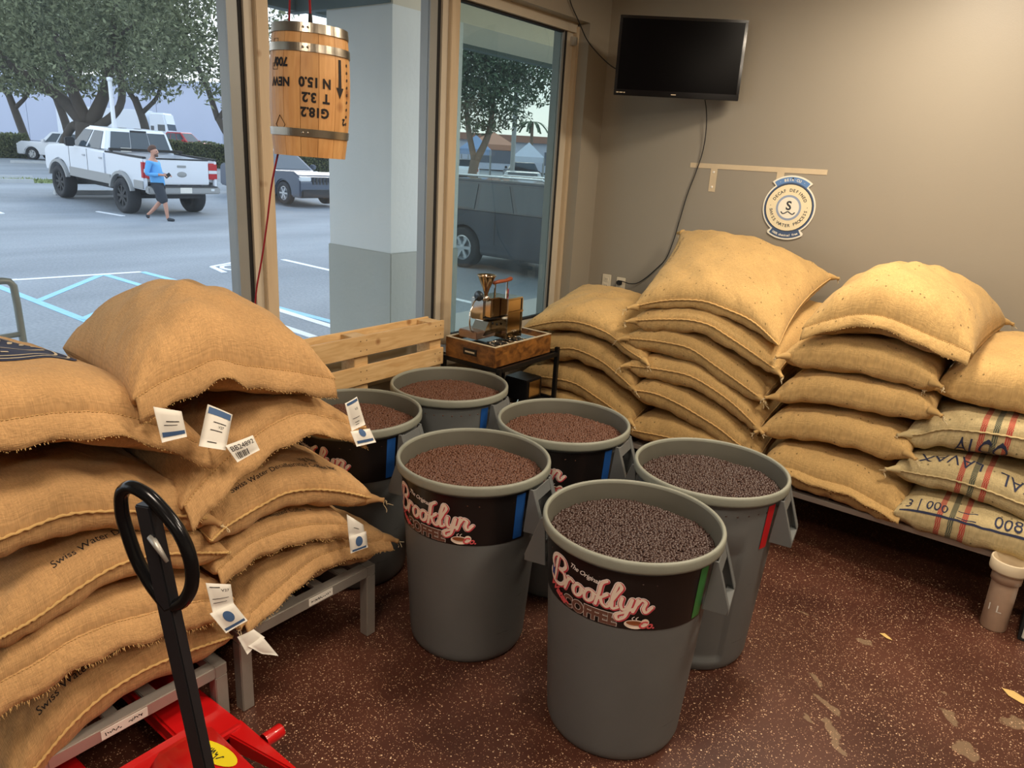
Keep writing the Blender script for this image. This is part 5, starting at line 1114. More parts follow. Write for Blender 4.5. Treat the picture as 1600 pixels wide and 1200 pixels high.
# ------------------------------------------------------------------ small things at the right
M_CLEARP = mat('cloudy_plastic', srgb(186, 160, 138), .35, noise=(25, .15))
tb = empty('plastic_tube', (.078, 3.70, 0)); tag(tb, 'cloudy plastic tube with a wide collar standing by the right rack', 'tube')
b = MB().lathe([(0, .002), (.050, 0), (.053, .006), (.053, .245)], 36, (.075, 3.70, 0)); b.obj('body', M_CLEARP, tb, True)
b = MB().lathe([(.053, .24), (.060, .242), (.060, .292), (.053, .294)], 36, (.075, 3.70, 0)); b.obj('sleeve', M_CLEARP, tb, True)
b = MB().lathe([(.053, .29), (.075, .292), (.077, .30), (.077, .345), (.074, .349), (.069, .347), (.067, .30), (.05, .26), (.0, .255)], 40, (.075, 3.70, 0)); b.obj('collar', mat('ivory_collar', srgb(222, 206, 176), .5, noise=(14, .1)), tb, True)
V, F = text2d(': 1 L', .05); obj('moulded_mark', [(.075 + .0545 * math.cos(-2.1 + a / .053), 3.70 + .0545 * math.sin(-2.1 + a / .053), .10 + b_) for a, b_ in V], F, M_WHITE, tb, False)
wb = empty('white_carton', (.27, 3.76, 0)); tag(wb, 'white carton with a black edge, cut by the picture edge beside the tube', 'carton')
MB().box((.185, 3.665, .008), (.36, 3.86, .115), .004).obj('carton_body', M_WHITE, wb); MB().box((.172, 3.66, 0), (.185, 3.86, .12), .003).obj('black_edge', M_BLKRUB, wb); MB().box((.185, 3.66, .0), (.36, 3.86, .008)).obj('base_strip', M_BLKRUB, wb)
def scrap(pts, label, h):
    n = len(pts); c = np.mean(pts, 0); V = [(c[0], c[1], h)]; V += [(x, y, .002 + (.5 + .5 * math.sin(i * 2.1)) * h * .4) for i, (x, y) in enumerate(pts)]; V += [(x, y, z - .0012) for x, y, z in V[:]]
    k = n + 1; F = [(0, i + 1, (i + 1) % n + 1) for i in range(n)] + [(k, k + (i + 1) % n + 1, k + i + 1) for i in range(n)] + [(i + 1, k + i + 1, k + (i + 1) % n + 1, (i + 1) % n + 1) for i in range(n)]
    o = obj('paper_scrap', V, F, mat('tan_paper', srgb(220, 186, 116), .8), None, False); tag(o, label, 'paper scrap')
scrap([(.150, 3.215), (.19, 3.222), (.24, 3.205), (.28, 3.19), (.27, 3.165), (.22, 3.165), (.175, 3.18)], 'tan scrap of paper on the floor at the right picture edge', .012)
scrap([(-.318, 3.272), (-.30, 3.285), (-.275, 3.272), (-.262, 3.255), (-.285, 3.252)], 'tiny crumpled tan scrap on the floor in front of the right rack', .008)

# ------------------------------------------------------------------ outdoors: lot, walkway, column, overhang
def asphalt():
    m = bpy.data.materials.new('asphalt'); m.use_nodes = True; n = m.node_tree; b = n.nodes['Principled BSDF']; b.inputs['Roughness'].default_value = .85
    t = n.nodes.new('ShaderNodeTexCoord'); a = n.nodes.new('ShaderNodeTexNoise'); a.inputs['Scale'].default_value = .35; a.inputs['Detail'].default_value = 6
    mp = n.nodes.new('ShaderNodeMapping'); mp.inputs['Scale'].default_value = (1.6, .5, 1); n.links.new(t.outputs['Object'], mp.inputs[0]); n.links.new(mp.outputs[0], a.inputs['Vector'])
    f = n.nodes.new('ShaderNodeTexNoise'); f.inputs['Scale'].default_value = 28; f.inputs['Detail'].default_value = 4; n.links.new(t.outputs['Object'], f.inputs['Vector'])
    mx = n.nodes.new('ShaderNodeMix'); mx.data_type = 'FLOAT'; mx.inputs['Factor'].default_value = .45; n.links.new(a.outputs['Fac'], mx.inputs['A']); n.links.new(f.outputs['Fac'], mx.inputs['B'])
    r = n.nodes.new('ShaderNodeValToRGB'); r.color_ramp.elements[0].position = .33; r.color_ramp.elements[0].color = srgb(104, 112, 120); r.color_ramp.elements[1].position = .66; r.color_ramp.elements[1].color = srgb(148, 156, 164)
    n.links.new(mx.outputs['Result'], r.inputs[0]); n.links.new(r.outputs[0], b.inputs['Base Color']); return m
M_ASPH = asphalt()
PX = [-3.13, -6.0, -21, -24, -27, -45, -56, -66, -130]; PZ = [0, 0, 0, .14, .27, .22, .25, .55, .8]
def gz(x): return float(np.interp(-x, [-q for q in PX], PZ))
V = []; F = []
for x, z in zip(PX, PZ): V += [(x, -40, z), (x, 130, z)]
for i in range(len(PX) - 1): F.append((2 * i, 2 * i + 1, 2 * i + 3, 2 * i + 2))
k = len(V); V += [(x, y, z - .2) for x, y, z in V]
for i in range(len(PX) - 1): F.append((k + 2 * i, k + 2 * i + 2, k + 2 * i + 3, k + 2 * i + 1))
lot = structure(obj('ground', V, F, M_ASPH, None, False, None, (0, 0, 0)), 'grey asphalt parking lot outside the window')
M_CONC = mat('concrete_walk', srgb(176, 176, 172), .85, noise=(3, .1))
structure(MB().box((-6.05, -8, .0), (-3.13, 14, .02)).obj('path', M_CONC, origin=(0, 0, 0)), 'concrete walkway along the shop front')
M_LINEB, M_LINEW = mat('blue_line_paint', srgb(140, 196, 226), .7, noise=(9, .12)), mat('white_line_paint', srgb(224, 230, 236), .7, noise=(9, .08))
LN = [0]
def lane(a, b, wd, m, nm):
    a, b = np.array(a), np.array(b); d = (b - a) / np.linalg.norm(b - a); n = np.array([-d[1], d[0]]) * wd / 2
    P = [a + n, b + n, b - n, a - n]; LN[0] += 1; h_ = .003 + .0006 * LN[0]
    o = obj(nm, [(p[0], p[1], gz(p[0]) + h_) for p in P] + [(p[0], p[1], gz(p[0]) + .001) for p in P], [(0, 3, 2, 1), (0, 1, 5, 4), (1, 2, 6, 5), (2, 3, 7, 6), (3, 0, 4, 7)], m, lot, False); return o
for a, b in (((-11.2, 3.45), (-6.2, 3.38)), ((-9.65, 3.457), (-11.1, 4.86)), ((-11.1, 4.86), (-9.63, 4.84)), ((-8.4, 3.42), (-9.63, 4.84)), ((-11.0, 5.38), (-6.2, 5.40)), ((-8.4, 3.42), (-7.0, 4.84))): lane(a, b, .10, M_LINEB, 'blue_line')
for a, b in (((-11.22, 3.5), (-11.0, 5.36)), ((-11.05, 7.9), (-6.4, 7.62)), ((-7.75, 5.33), (-6.2, 5.22)), ((-7.0, 4.84), (-6.2, 4.78)), ((-11.2, 3.8), (-11.3, .5))): lane(a, b, .10, M_LINEW, 'white_line')
for cx, cy, rx, ry in ((-10.6, 6.75, .32, .26), ):
    for q in range(10): lane((cx + rx * math.cos(q * .628), cy + ry * math.sin(q * .628)), (cx + rx * math.cos(q * .628 + .63), cy + ry * math.sin(q * .628 + .63)), .07, M_LINEW, 'white_symbol')
lane((-10.3, 6.3), (-10.9, 6.45), .08, M_LINEW, 'white_symbol'); lane((-10.9, 6.45), (-11.1, 6.95), .08, M_LINEW, 'white_symbol')
lane((-20.4, 6.8), (-25.5, 6.9), .1, M_LINEW, 'white_line'); lane((-20.5, 9.0), (-19.2, 9.05), .09, M_LINEW, 'white_line')
M_STUCA, M_STUCB = mat('pale_stucco', srgb(206, 210, 208), .9, noise=(1.6, .07), bump=(24, .3)), mat('greige_stucco', srgb(164, 166, 158), .9, noise=(1.6, .08), bump=(24, .3))
col_ = structure(empty('pillar', (-5.19, 4.97, 0)), 'square stucco pillar on the walkway, darker below waist height')
MB().box((-5.60, 4.535, 1.07), (-4.78, 5.40, 3.06)).obj('upper_shaft', M_STUCA, col_); MB().box((-5.615, 4.522, .02), (-4.765, 5.412, 1.07), .006).obj('lower_shaft', M_STUCB, col_)
M_SOF, M_FASC = mat('soffit_paint', srgb(196, 190, 172), .85, noise=(2, .06)), mat('dark_fascia', srgb(86, 100, 98), .7, noise=(5, .15))
ov = structure(empty('roof_overhang', (-4.6, 5, 3.06)), 'roof overhang above the walkway')
for i in range(9): MB().box((-6.0, -3 + i * 1.55, 3.22), (-3.13, -3 + (i + 1) * 1.55 - .012, 3.26)).obj('soffit_panel', M_SOF, ov)
for x0, x1 in ((-5.9, -5.85), (-4.2, -4.15)): MB().box((x0, 5.4, 3.17), (x1, 11, 3.22)).obj('soffit_trim', M_SOF, ov)
MB().box((-5.60, 4.54, 3.06), (-4.78, 11, 3.22)).obj('soffit_beam', M_SOF, ov)
MB().box((-6.12, -3, 3.08), (-6.0, 4.52, 3.5)).obj('fascia', M_FASC, ov); MB().box((-6.12, 4.52, 3.07), (-4.8, 4.60, 3.24)).obj('fascia', M_FASC, ov); MB().box((-6.12, 4.6, 3.10), (-6.0, 11, 3.5)).obj('fascia', M_FASC, ov)
MB().box((-6.0, -3, 3.26), (-3.13, 11, 3.5)).obj('roof_deck', M_FASC, ov)
M_TUBE = mat('weathered_tube', srgb(150, 156, 152), .5, .5, noise=(9, .15))
rl = empty('tube_rail', (-3.62, 1.1, 0)); tag(rl, 'bent grey tube rail just outside the window at the left picture edge', 'rail')
y1, y0 = 1.200, .75
b = MB(); b.tube([(-3.62, y0, 1.290), (-3.62, y1 - .03, 1.305), (-3.62, y1 - .006, 1.30), (-3.62, y1 + .008, 1.28), (-3.62, y1 + .012, 1.2), (-3.62, y1 + .018, .8), (-3.62, y1 + .018, .02)], .015, 10); b.obj('end_post', M_TUBE, rl, True)
MB().tube([(-3.62, y0, 1.05), (-3.62, y1 + .012, 1.065)], .012, 8).obj('cross_tube', M_TUBE, rl, True)
MB().tube([(-3.61, 1.10, 1.29), (-3.61, 1.105, .02)], .013, 8).obj('inner_post', M_TUBE, rl, True)
MB().tube([(-3.62, y0, 1.285), (-3.62, y0, .02)], .015, 8).obj('end_post', M_TUBE, rl, True)

# ------------------------------------------------------------------ vehicles (local frame: x forward, y left, z up)
M_TIRE, M_ALLOY, M_CARGL, M_DARKTRIM = mat('tyre', srgb(40, 42, 46), .85), mat('alloy', srgb(190, 194, 198), .3, .8), mat('car_glass', srgb(58, 70, 80), .08, spec=.6), mat('dark_trim', srgb(34, 36, 40), .6)
M_LAMPR, M_LAMPW, M_CHROME = mat('red_lamp', srgb(176, 28, 36), .2), mat('clear_lamp', srgb(214, 220, 224), .15), mat('chrome', srgb(206, 210, 214), .15, .9)
def wheel(par, x, y, z, R, wd, side, spokes=6, dark=False):
    o = link('wheel', None, None, par, (x, y, z)); ORG[o.name] = np.zeros(3)
    s = wd / 2
    b = MB().lathe([(R * .62, -s * .9), (R * .9, -s), (R * .98, -s * .8), (R, -s * .4), (R, s * .4), (R * .98, s * .8), (R * .9, s), (R * .62, s * .9), (R * .62, -s * .9)], 28, (0, 0, 0), 'y'); link('tyre', mesh('tyre', b.V, b.F), M_TIRE, o)
    b = MB(); b.lathe([(R * .62, s * .75 * side), (R * .55, s * .78 * side), (R * .52, s * .3 * side), (0, s * .3 * side)], 28, (0, 0, 0), 'y')
    for k in range(spokes):
        a = 2 * PI * k / spokes; b.bar((R * .1 * math.cos(a), s * .7 * side, R * .1 * math.sin(a)), (R * .57 * math.cos(a), s * .72 * side, R * .57 * math.sin(a)), R * .15, .03, (0, 1, 0))
    b.lathe([(R * .15, s * .5 * side), (R * .14, s * .82 * side), (0, s * .85 * side)], 16, (0, 0, 0), 'y'); link('rim', mesh('rim', b.V, b.F, False), M_DARKTRIM if dark else M_ALLOY, o)
    b = MB().lathe([(0, s * .2 * side), (R * .6, s * .2 * side)], 24, (0, 0, 0), 'y'); link('brake_disc', mesh('brake_disc', b.V, b.F), M_DARKTRIM, o)
def side_poly(upper, arches, zb, xr, xf):
    """closed outline: bottom edge with wheel arches from front to rear, then the upper outline rear->front"""
    pts = []
    for cx, cz, R in sorted(arches, reverse=True):
        h = math.sqrt(max(R * R - (zb - cz) ** 2, 1e-6)); a0 = math.atan2(zb - cz, h); a1 = PI - a0
        pts += [(cx + R * math.cos(a0 + (a1 - a0) * i / 12), cz + R * math.sin(a0 + (a1 - a0) * i / 12)) for i in range(13)]
    return [(xf, zb)] + pts + [(xr, zb)] + upper
def panel(par, nm, m, P00, P10, P11, P01, u0, u1, v0, v1, t=.012, skew=0):
    """thin plate lying on a quad face"""
    P = [np.array(p, float) for p in (P00, P10, P11, P01)]; n = np.cross(P[1] - P[0], P[3] - P[0]); n /= np.linalg.norm(n)
    f = lambda u, v: (P[0] * (1 - u) + P[1] * u) * (1 - v) + (P[3] * (1 - u) + P[2] * u) * v
    q = [f(u0, v0), f(u1, v0), f(u1 - skew, v1), f(u0 + (skew if skew < 0 else 0), v1)]
    V = [p + n * t for p in q] + [p - n * .01 for p in q]
    o = link(nm, mesh(nm, V, [(0, 1, 2, 3), (0, 4, 5, 1), (1, 5, 6, 2), (2, 6, 7, 3), (3, 7, 4, 0)], False), m, par); return o
def hexa(par, nm, m, b0, b1, wb, zb, t0, t1, wt, zt, bev=.05, seg=3):
    b = MB(); b.add([(b0, -wb, zb), (b1, -wb, zb), (b1, wb, zb), (b0, wb, zb), (t0, -wt, zt), (t1, -wt, zt), (t1, wt, zt), (t0, wt, zt)], [(0, 3, 2, 1), (4, 5, 6, 7), (0, 1, 5, 4), (1, 2, 6, 5), (2, 3, 7, 6), (3, 0, 4, 7)])
    if bev: b.bevel(bev, seg)
    return link(nm, mesh(nm, b.V, b.F, False), m, par)
def lbox(par, nm, m, lo, hi, bev=0): b = MB().box(lo, hi, bev); return link(nm, mesh(nm, b.V, b.F, False), m, par)
def car(name, label, cat, loc, rot, paint, Lr, Lf, ax, w, zb, belt, hood, R, cab, roof, lower=None, pitch=0, grille=None, rack_=False, group=None):
    """Lr rear end x, Lf front end x, ax=(rear axle, front axle); cab=(bottom rear, bottom front, top rear, top front)"""
    r = local_empty(name, loc, rot); r.rotation_euler = (0, pitch, rot); tag(r, label, cat, group)
    up = [(Lr, zb + .15), (Lr + .02, belt - .1), (Lr + .12, belt), (cab[1] - .1, belt), (cab[1] + .12, belt - .02), (Lf - .35, hood - .02), (Lf - .1, hood - .12), (Lf, hood - .3), (Lf, zb + .1)]
    b = MB().prism(side_poly(up, [(x, R, R * 1.13) for x in ax], zb, Lr, Lf), -w, w, 'y'); b.bevel(.045, 2); link('body', mesh('body', b.V, b.F, False), paint, r)
    lbox(r, 'underbody', M_DARKTRIM, (Lr + .1, -w + .12, zb - .02), (Lf - .12, w - .12, zb + .42))
    wt = w - .22; hexa(r, 'cabin', paint, cab[0], cab[1], w - .05, belt - .04, cab[2], cab[3], wt, roof, .05)
    for s in (1, -1):
        A = [(cab[0], s * (w - .05), belt - .04), (cab[1], s * (w - .05), belt - .04), (cab[3], s * wt, roof), (cab[2], s * wt, roof)]
        if s > 0: A = [A[1], A[0], A[3], A[2]]
        for u0, u1 in ((.10, .33), (.36, .62), (.65, .92)): panel(r, 'side_window', M_CARGL, *A, u0, u1, .12, .86)
        lbox(r, 'door_mirror', paint, (cab[1] - .45, s * (w + .01) if s > 0 else -w - .18, belt + .02), (cab[1] - .25, w + .18 if s > 0 else -w - .01, belt + .18), .03)
        for k, x in enumerate(ax): wheel(r, x, s * (w - .12), R, R, .24, s)
        lbox(r, 'door_gap', M_DARKTRIM, ((cab[0] + cab[1]) / 2 - .006, s * w - .004, zb + .2), ((cab[0] + cab[1]) / 2 + .006, s * w + .004, belt - .05))
        lbox(r, 'tail_lamp', M_LAMPR, (Lr - .012, s * (w - .32) if s > 0 else -w + .06, belt - .26), (Lr + .1, w - .06 if s > 0 else -(w - .32), belt - .08), .01)
        lbox(r, 'headlamp', M_LAMPW, (Lf - .16, s * (w - .45) if s > 0 else -w + .03, hood - .30), (Lf + .008, w - .03 if s > 0 else -(w - .45), hood - .17), .02)
        if rack_: b = MB().tube([(cab[2] + .1, s * (wt - .06), roof + .01), (cab[2] + .2, s * (wt - .06), roof + .06), (cab[3] - .2, s * (wt - .06), roof + .06), (cab[3] - .1, s * (wt - .06), roof + .01)], .02, 8); link('roof_rail', mesh('roof_rail', b.V, b.F), M_CHROME, r)
    panel(r, 'windscreen', M_CARGL, (cab[1], -(w - .05), belt - .04), (cab[1], w - .05, belt - .04), (cab[3], wt, roof), (cab[3], -wt, roof), .08, .92, .1, .9)
    panel(r, 'rear_window', M_CARGL, (cab[0], w - .05, belt - .04), (cab[0], -(w - .05), belt - .04), (cab[2], -wt, roof), (cab[2], wt, roof), .1, .9, .15, .88)
    lbox(r, 'front_bumper', lower or M_DARKTRIM, (Lf - .12, -w + .06, zb), (Lf + .05, w - .06, zb + .26), .04); lbox(r, 'rear_bumper', lower or M_DARKTRIM, (Lr - .05, -w + .06, zb + .02), (Lr + .12, w - .06, zb + .28), .04)
    if grille:
        for k in range(grille): y = (k - (grille - 1) / 2) * .135; lbox(r, 'grille_slot', M_DARKTRIM, (Lf - .02, y - .045, hood - .40), (Lf + .012, y + .045, hood - .17), .01)
    return r
M_WHITECAR, M_GREYCAR, M_SILVER, M_DARKCAR, M_REDCAR = [mat(n, c, .25, .15, coat=.6) for n, c in (('white_car_paint', srgb(222, 228, 236)), ('slate_car_paint', srgb(78, 88, 104)), ('silver_car_paint', srgb(176, 182, 188)), ('charcoal_car_paint', srgb(50, 56, 66)), ('red_car_paint', srgb(190, 40, 54)))]
M_CLAD = mat('grey_cladding', srgb(150, 152, 152), .5)
# lifted pickup seen from behind on its left side
tk = local_empty('pickup_truck', (-20.0, 10.47, 0), PI); tk.rotation_euler = (0, -.037, PI); tag(tk, 'lifted white pickup truck with big dark tyres parked across the lot', 'truck')
tw_, zb, RW = 1.0, .70, .45
for s in (1, -1):
    up = [(-1.12, .80), (-1.12, 1.46), (.86, 1.50), (.86, .95)]
    b = MB().prism(side_poly(up[:3] , [(0, RW + .02, .60)], zb, -1.12, .86), s * tw_ - (.10 if s > 0 else 0), s * tw_ + (.10 if s < 0 else 0), 'y'); b.bevel(.02, 2); bs = link('bed_side', mesh('bed_side', b.V, b.F, False), M_WHITECAR, tk)
    lbox(tk, 'bed_rail_cap', M_DARKTRIM, (-1.12, s * (tw_ - .05) - .05, 1.46), (.86, s * (tw_ - .05) + .05, 1.51), .01)
    lbox(tk, 'tail_lamp', M_LAMPR, (-1.135, (tw_ - .26) if s > 0 else -tw_ - .005, .98), (-1.0, tw_ + .005 if s > 0 else -(tw_ - .26), 1.40), .02)
    lbox(tk, 'reverse_lamp', M_LAMPW, (-1.14, (tw_ - .25) if s > 0 else -tw_ + .01, 1.13), (-1.12, tw_ - .01 if s > 0 else -(tw_ - .25), 1.22), .005)
    lbox(tk, 'rocker_panel', M_CLAD, (.60, s * (tw_ + .005) - .02, .68), (2.98, s * (tw_ + .005) + .02, .93), .01)
    lbox(tk, 'rear_quarter_panel', M_CLAD, (-1.10, s * (tw_ + .005) - .015, .72), (-.62, s * (tw_ + .005) + .015, .92), .01)
    for cx, in ((0,), (3.65,)):
        prof = [(cx + .62 * math.cos(a), RW + .02 + .60 * math.sin(a)) for a in np.linspace(.28, PI - .28, 15)]; inn = [(cx + .55 * math.cos(a), RW + .02 + .53 * math.sin(a)) for a in np.linspace(PI - .28, .28, 15)]
        b = MB().prism(prof + inn, s * (tw_ + .03) - .05, s * (tw_ + .03) + .05, 'y'); link('fender_flare', mesh('fender_flare', b.V, b.F, False), M_CLAD, tk)
        wheel(tk, cx, s * (tw_ - .10), RW, RW, .34, s, 8, True)
up = [(.90, .80), (.90, 1.50), (2.95, 1.52), (3.6, 1.50), (4.42, 1.42), (4.58, 1.30), (4.60, .85)]
b = MB().prism(side_poly(up, [(3.65, RW + .02, .60)], zb, .90, 4.55), -tw_, tw_, 'y'); b.bevel(.05, 2); link('cab_body', mesh('cab_body', b.V, b.F, False), M_WHITECAR, tk)
hexa(tk, 'cab_roof', M_WHITECAR, .88, 3.02, .96, 1.48, 1.02, 2.22, .80, 2.08, .07)
for s in (1, -1):
    A = [(.88, s * .96, 1.48), (3.02, s * .96, 1.48), (2.22, s * .80, 2.08), (1.02, s * .80, 2.08)]
    if s > 0: A = [A[1], A[0], A[3], A[2]]
    for u0, u1 in (((.08, .44), (.50, .86)) if s > 0 else ((.14, .50), (.56, .92))): panel(tk, 'side_window', M_CARGL, *A, u0, u1, .08, .84)
    lbox(tk, 'door_mirror', M_DARKTRIM, (2.45, s * 1.02 if s > 0 else -1.26, 1.50), (2.60, 1.26 if s > 0 else -1.02, 1.74), .03)
    for x in (1.88,): lbox(tk, 'door_gap', M_DARKTRIM, (x - .008, s * tw_ - .005, .85), (x + .008, s * tw_ + .004, 1.48))
    lbox(tk, 'door_gap', M_DARKTRIM, (2.95, s * tw_ - .005, .85), (2.966, s * tw_ + .004, 1.48))
    for x in (1.02, 1.98): lbox(tk, 'door_handle', M_CHROME, (x, s * tw_ - .01, 1.28), (x + .16, s * tw_ + .025, 1.33), .008)
A = [(.88, .96, 1.48), (.88, -.96, 1.48), (1.02, -.80, 2.08), (1.02, .80, 2.08)]
for u0, u1 in ((.06, .35), (.36, .64), (.65, .94)): panel(tk, 'rear_window', M_CARGL, *A, u0, u1, .05, .86)
lbox(tk, 'brake_lamp', M_DARKTRIM, (.985, -.22, 2.0), (1.02, .22, 2.05), .005)
panel(tk, 'windscreen', M_CARGL, (3.02, -.96, 1.48), (3.02, .96, 1.48), (2.22, .80, 2.08), (2.22, -.80, 2.08), .06, .94, .06, .92)
lbox(tk, 'tailgate', M_WHITECAR, (-1.13, -.76, .84), (-1.05, .76, 1.46), .02); lbox(tk, 'tailgate_cap', M_DARKTRIM, (-1.13, -.76, 1.455), (-1.05, .76, 1.49), .01)
lbox(tk, 'tailgate_handle', M_CLAD, (-1.145, -.12, 1.27), (-1.125, .12, 1.33), .008)
b = MB().lathe([(.0, -.002), (.10, 0), (.12, .004), (.12, .02)], 24, (0, 0, 0), 'x'); link('oval_emblem', mesh('oval_emblem', [(-1.135 + x * 1, y * 1.1, 1.10 + z * .6) for x, y, z in b.V], b.F), M_CLAD, tk)
lbox(tk, 'bed_floor', M_DARKTRIM, (-1.05, -.9, .85), (.86, .9, .90)); lbox(tk, 'bed_front_wall', M_WHITECAR, (.80, -.9, .85), (.86, .9, 1.46)); lbox(tk, 'bed_crossbar', M_BLACK, (.55, -1.0, 1.54), (.63, 1.0, 1.60), .01)
for s in (1, -1): lbox(tk, 'crossbar_foot', M_BLACK, (.55, s * .95 - .03, 1.50), (.63, s * .95 + .03, 1.55))
lbox(tk, 'rear_bumper', M_CLAD, (-1.30, -.98, .62), (-1.10, .98, .80), .03); lbox(tk, 'bumper_step', M_DARKTRIM, (-1.30, -.90, .795), (-1.10, .90, .82), .005)
lbox(tk, 'number_plate', M_WHITE, (-1.308, -.16, .645), (-1.295, .16, .785), .003); lbox(tk, 'plate_lamp', M_LAMPW, (-1.306, -.80, .70), (-1.295, -.70, .76), .004)
lbox(tk, 'chassis', M_DARKTRIM, (-1.0, -.55, .48), (4.3, .55, .72)); lbox(tk, 'rear_axle', M_DARKTRIM, (-.07, -.8, .38), (.07, .8, .52), .03); lbox(tk, 'front_axle', M_DARKTRIM, (3.58, -.8, .38), (3.72, .8, .52), .03)
lbox(tk, 'exhaust', M_CHROME, (-.75, .45, .55), (-.6, .62, .62), .01); lbox(tk, 'bed_sticker', M_WHITE, (.868, .28, 1.50), (.874, .56, 1.60))
car('parked_suv', 'slate grey parked SUV with slotted grille facing the shop', 'car', (-23.9, 16.16, .14), 0, M_GREYCAR, -.95, 3.62, (0, 2.72), .94, .30, 1.06, 1.12, .37, (-.75, 2.1, -.35, 1.05), 1.68, pitch=.03, grille=7, rack_=True)
car('parked_crossover', 'charcoal crossover with bright roof rails seen through the tinted pane', 'car', (-8.75, 10.95, 0), 0, M_DARKCAR, -.9, 3.62, (0, 2.75), .94, .28, 1.02, 1.06, .36, (-.8, 2.3, -.55, 1.7), 1.55, rack_=True)
car('parked_sedan', 'silver sedan with a curved roof behind the charcoal crossover', 'car', (-17.6, 23.6, .03), 2.2, M_SILVER, -1.0, 3.55, (0, 2.7), .9, .25, .95, .96, .33, (-.6, 2.1, .1, 1.1), 1.45)
car('small_suv', 'white and black SUV parked beyond the pickup by the hedge', 'car', (-50.6, 21.8, .2), 3.79, M_WHITECAR, -.9, 3.6, (0, 2.7), .93, .35, 1.1, 1.15, .38, (-.8, 2.2, -.5, 1.5), 1.75, lower=M_DARKTRIM)
car('red_car', 'red car far across the road beside the white lorry', 'car', (-62.6, 34.4, .55), .35, M_REDCAR, -1.0, 3.6, (0, 2.7), .9, .3, 1.2, 1.25, .35, (-.7, 2.0, -.2, 1.2), 1.95)
for i, (x, y, p_) in enumerate(((-33.2, 38.0, M_WHITECAR), (-30.6, 41.2, M_DARKCAR), (-28.0, 43.4, M_SILVER), (-36.5, 36.6, M_WHITECAR), (-25.2, 45.5, M_SILVER))):
    car('distant_car', ['white car parked under the blue canopy tent', 'dark car in the row beyond the pole', 'silver car in the row behind the lamp pole', 'pale car at the far left of the distant row', 'silver car at the right end of the distant row'][i], 'car', (x, y, .25), 2.4, p_, -1.0, 3.5, (0, 2.65), .9, .25, 1.0, 1.0, .33, (-.6, 2.0, 0, 1.1), 1.5, group='cars parked far beyond the tinted pane')
# white lorry
se = local_empty('lorry', (-78.0, 40.2, .8), .62 + 0); se.rotation_euler = (0, 0, -.55 + PI / 2 + .3); se.rotation_euler = (0, 0, math.atan2(.61, .79)); tag(se, 'white lorry with box trailer parked by the long building', 'truck')
M_LW = mat('lorry_white', srgb(228, 234, 242), .35)
lbox(se, 'trailer', M_LW, (-8.6, -1.25, 1.1), (.0, 1.25, 3.75), .05); hexa(se, 'sleeper_cab', M_LW, .5, 2.6, 1.2, .8, .6, 2.1, 1.1, 3.6, .15); hexa(se, 'bonnet', M_LW, 2.4, 4.3, 1.05, .75, 2.4, 4.1, .85, 1.85, .12)
panel(se, 'windscreen', M_CARGL, (2.6, -1.2, .8), (2.6, 1.2, .8), (2.1, 1.1, 3.6), (2.1, -1.1, 3.6), .08, .92, .40, .62)
for s in (1, -1):
    lbox(se, 'side_window', M_CARGL, (1.45, s * 1.16 - .03, 1.85), (2.15, s * 1.16 + .03, 2.45)); lbox(se, 'side_window', M_CARGL, (.75, s * 1.16 - .03, 1.9), (1.05, s * 1.16 + .03, 2.3))
    for x in (3.6, .9, -6.6, -7.7): wheel(se, x, s * 1.0, .5, .5, .3, s)
lbox(se, 'grille', M_DARKTRIM, (4.2, -.5, .8), (4.32, .5, 1.6), .02)

# ------------------------------------------------------------------ walking man
FX, FY = -17.87, 9.48
mn = local_empty('person', (FX, FY, 0), math.atan2(.61, .79)); tag(mn, 'man in light blue long-sleeved top and dark shorts walking behind the pickup', 'person')
M_SKIN, M_SHIRT, M_SHORT, M_HAIR, M_SHOE = mat('skin', srgb(190, 140, 118), .6), mat('blue_shirt', srgb(96, 168, 226), .85, noise=(8, .08)), mat('dark_shorts', srgb(46, 52, 62), .9), mat('brown_hair', srgb(92, 66, 54), .9, noise=(30, .3)), mat('black_shoe', srgb(40, 46, 54), .7)
def skin(name, chains, m, par, sub=2):
    """chains: lists of ((x,y,z), r); identical first points join"""
    pts = []; rad = []; idx = {}; E_ = []
    for ch in chains:
        prev = None
        for p, r in ch:
            k = tuple(round(c, 4) for c in p)
            if k not in idx: idx[k] = len(pts); pts.append(p); rad.append(r)
            if prev is not None and prev != idx[k]: E_.append((prev, idx[k]))
            prev = idx[k]
    me = bpy.data.meshes.new(name); me.from_pydata(pts, E_, []); o = bpy.data.objects.new(name, me); COL.objects.link(o)
    sm = o.modifiers.new('s', 'SKIN'); sd = me.skin_vertices[0].data
    for i, r in enumerate(rad): sd[i].radius = (r, r); sd[i].use_root = (i == 0)
    ss = o.modifiers.new('u', 'SUBSURF'); ss.levels = sub; ss.render_levels = sub
    dg = bpy.context.evaluated_depsgraph_get(); nm_ = bpy.data.meshes.new_from_object(o.evaluated_get(dg)); bpy.data.objects.remove(o)
    nm_.polygons.foreach_set('use_smooth', [True] * len(nm_.polygons)); nm_.materials.clear(); nm_.name = name
    return link(name, nm_, m, par)
pel = ((-.15, 0, .92), .125)
arm = lambda s: [((-.25, 0, 1.38), .10), ((-.25, s * .19, 1.36), .058), ((-.30, s * .25, 1.09), .042), ((-.02, s * .14, 1.09), .030)]
hand = lambda s: [((-.02, s * .14, 1.09), .030), ((.035, s * .12, 1.085), .028), ((.07, s * .11, 1.08), .022)]
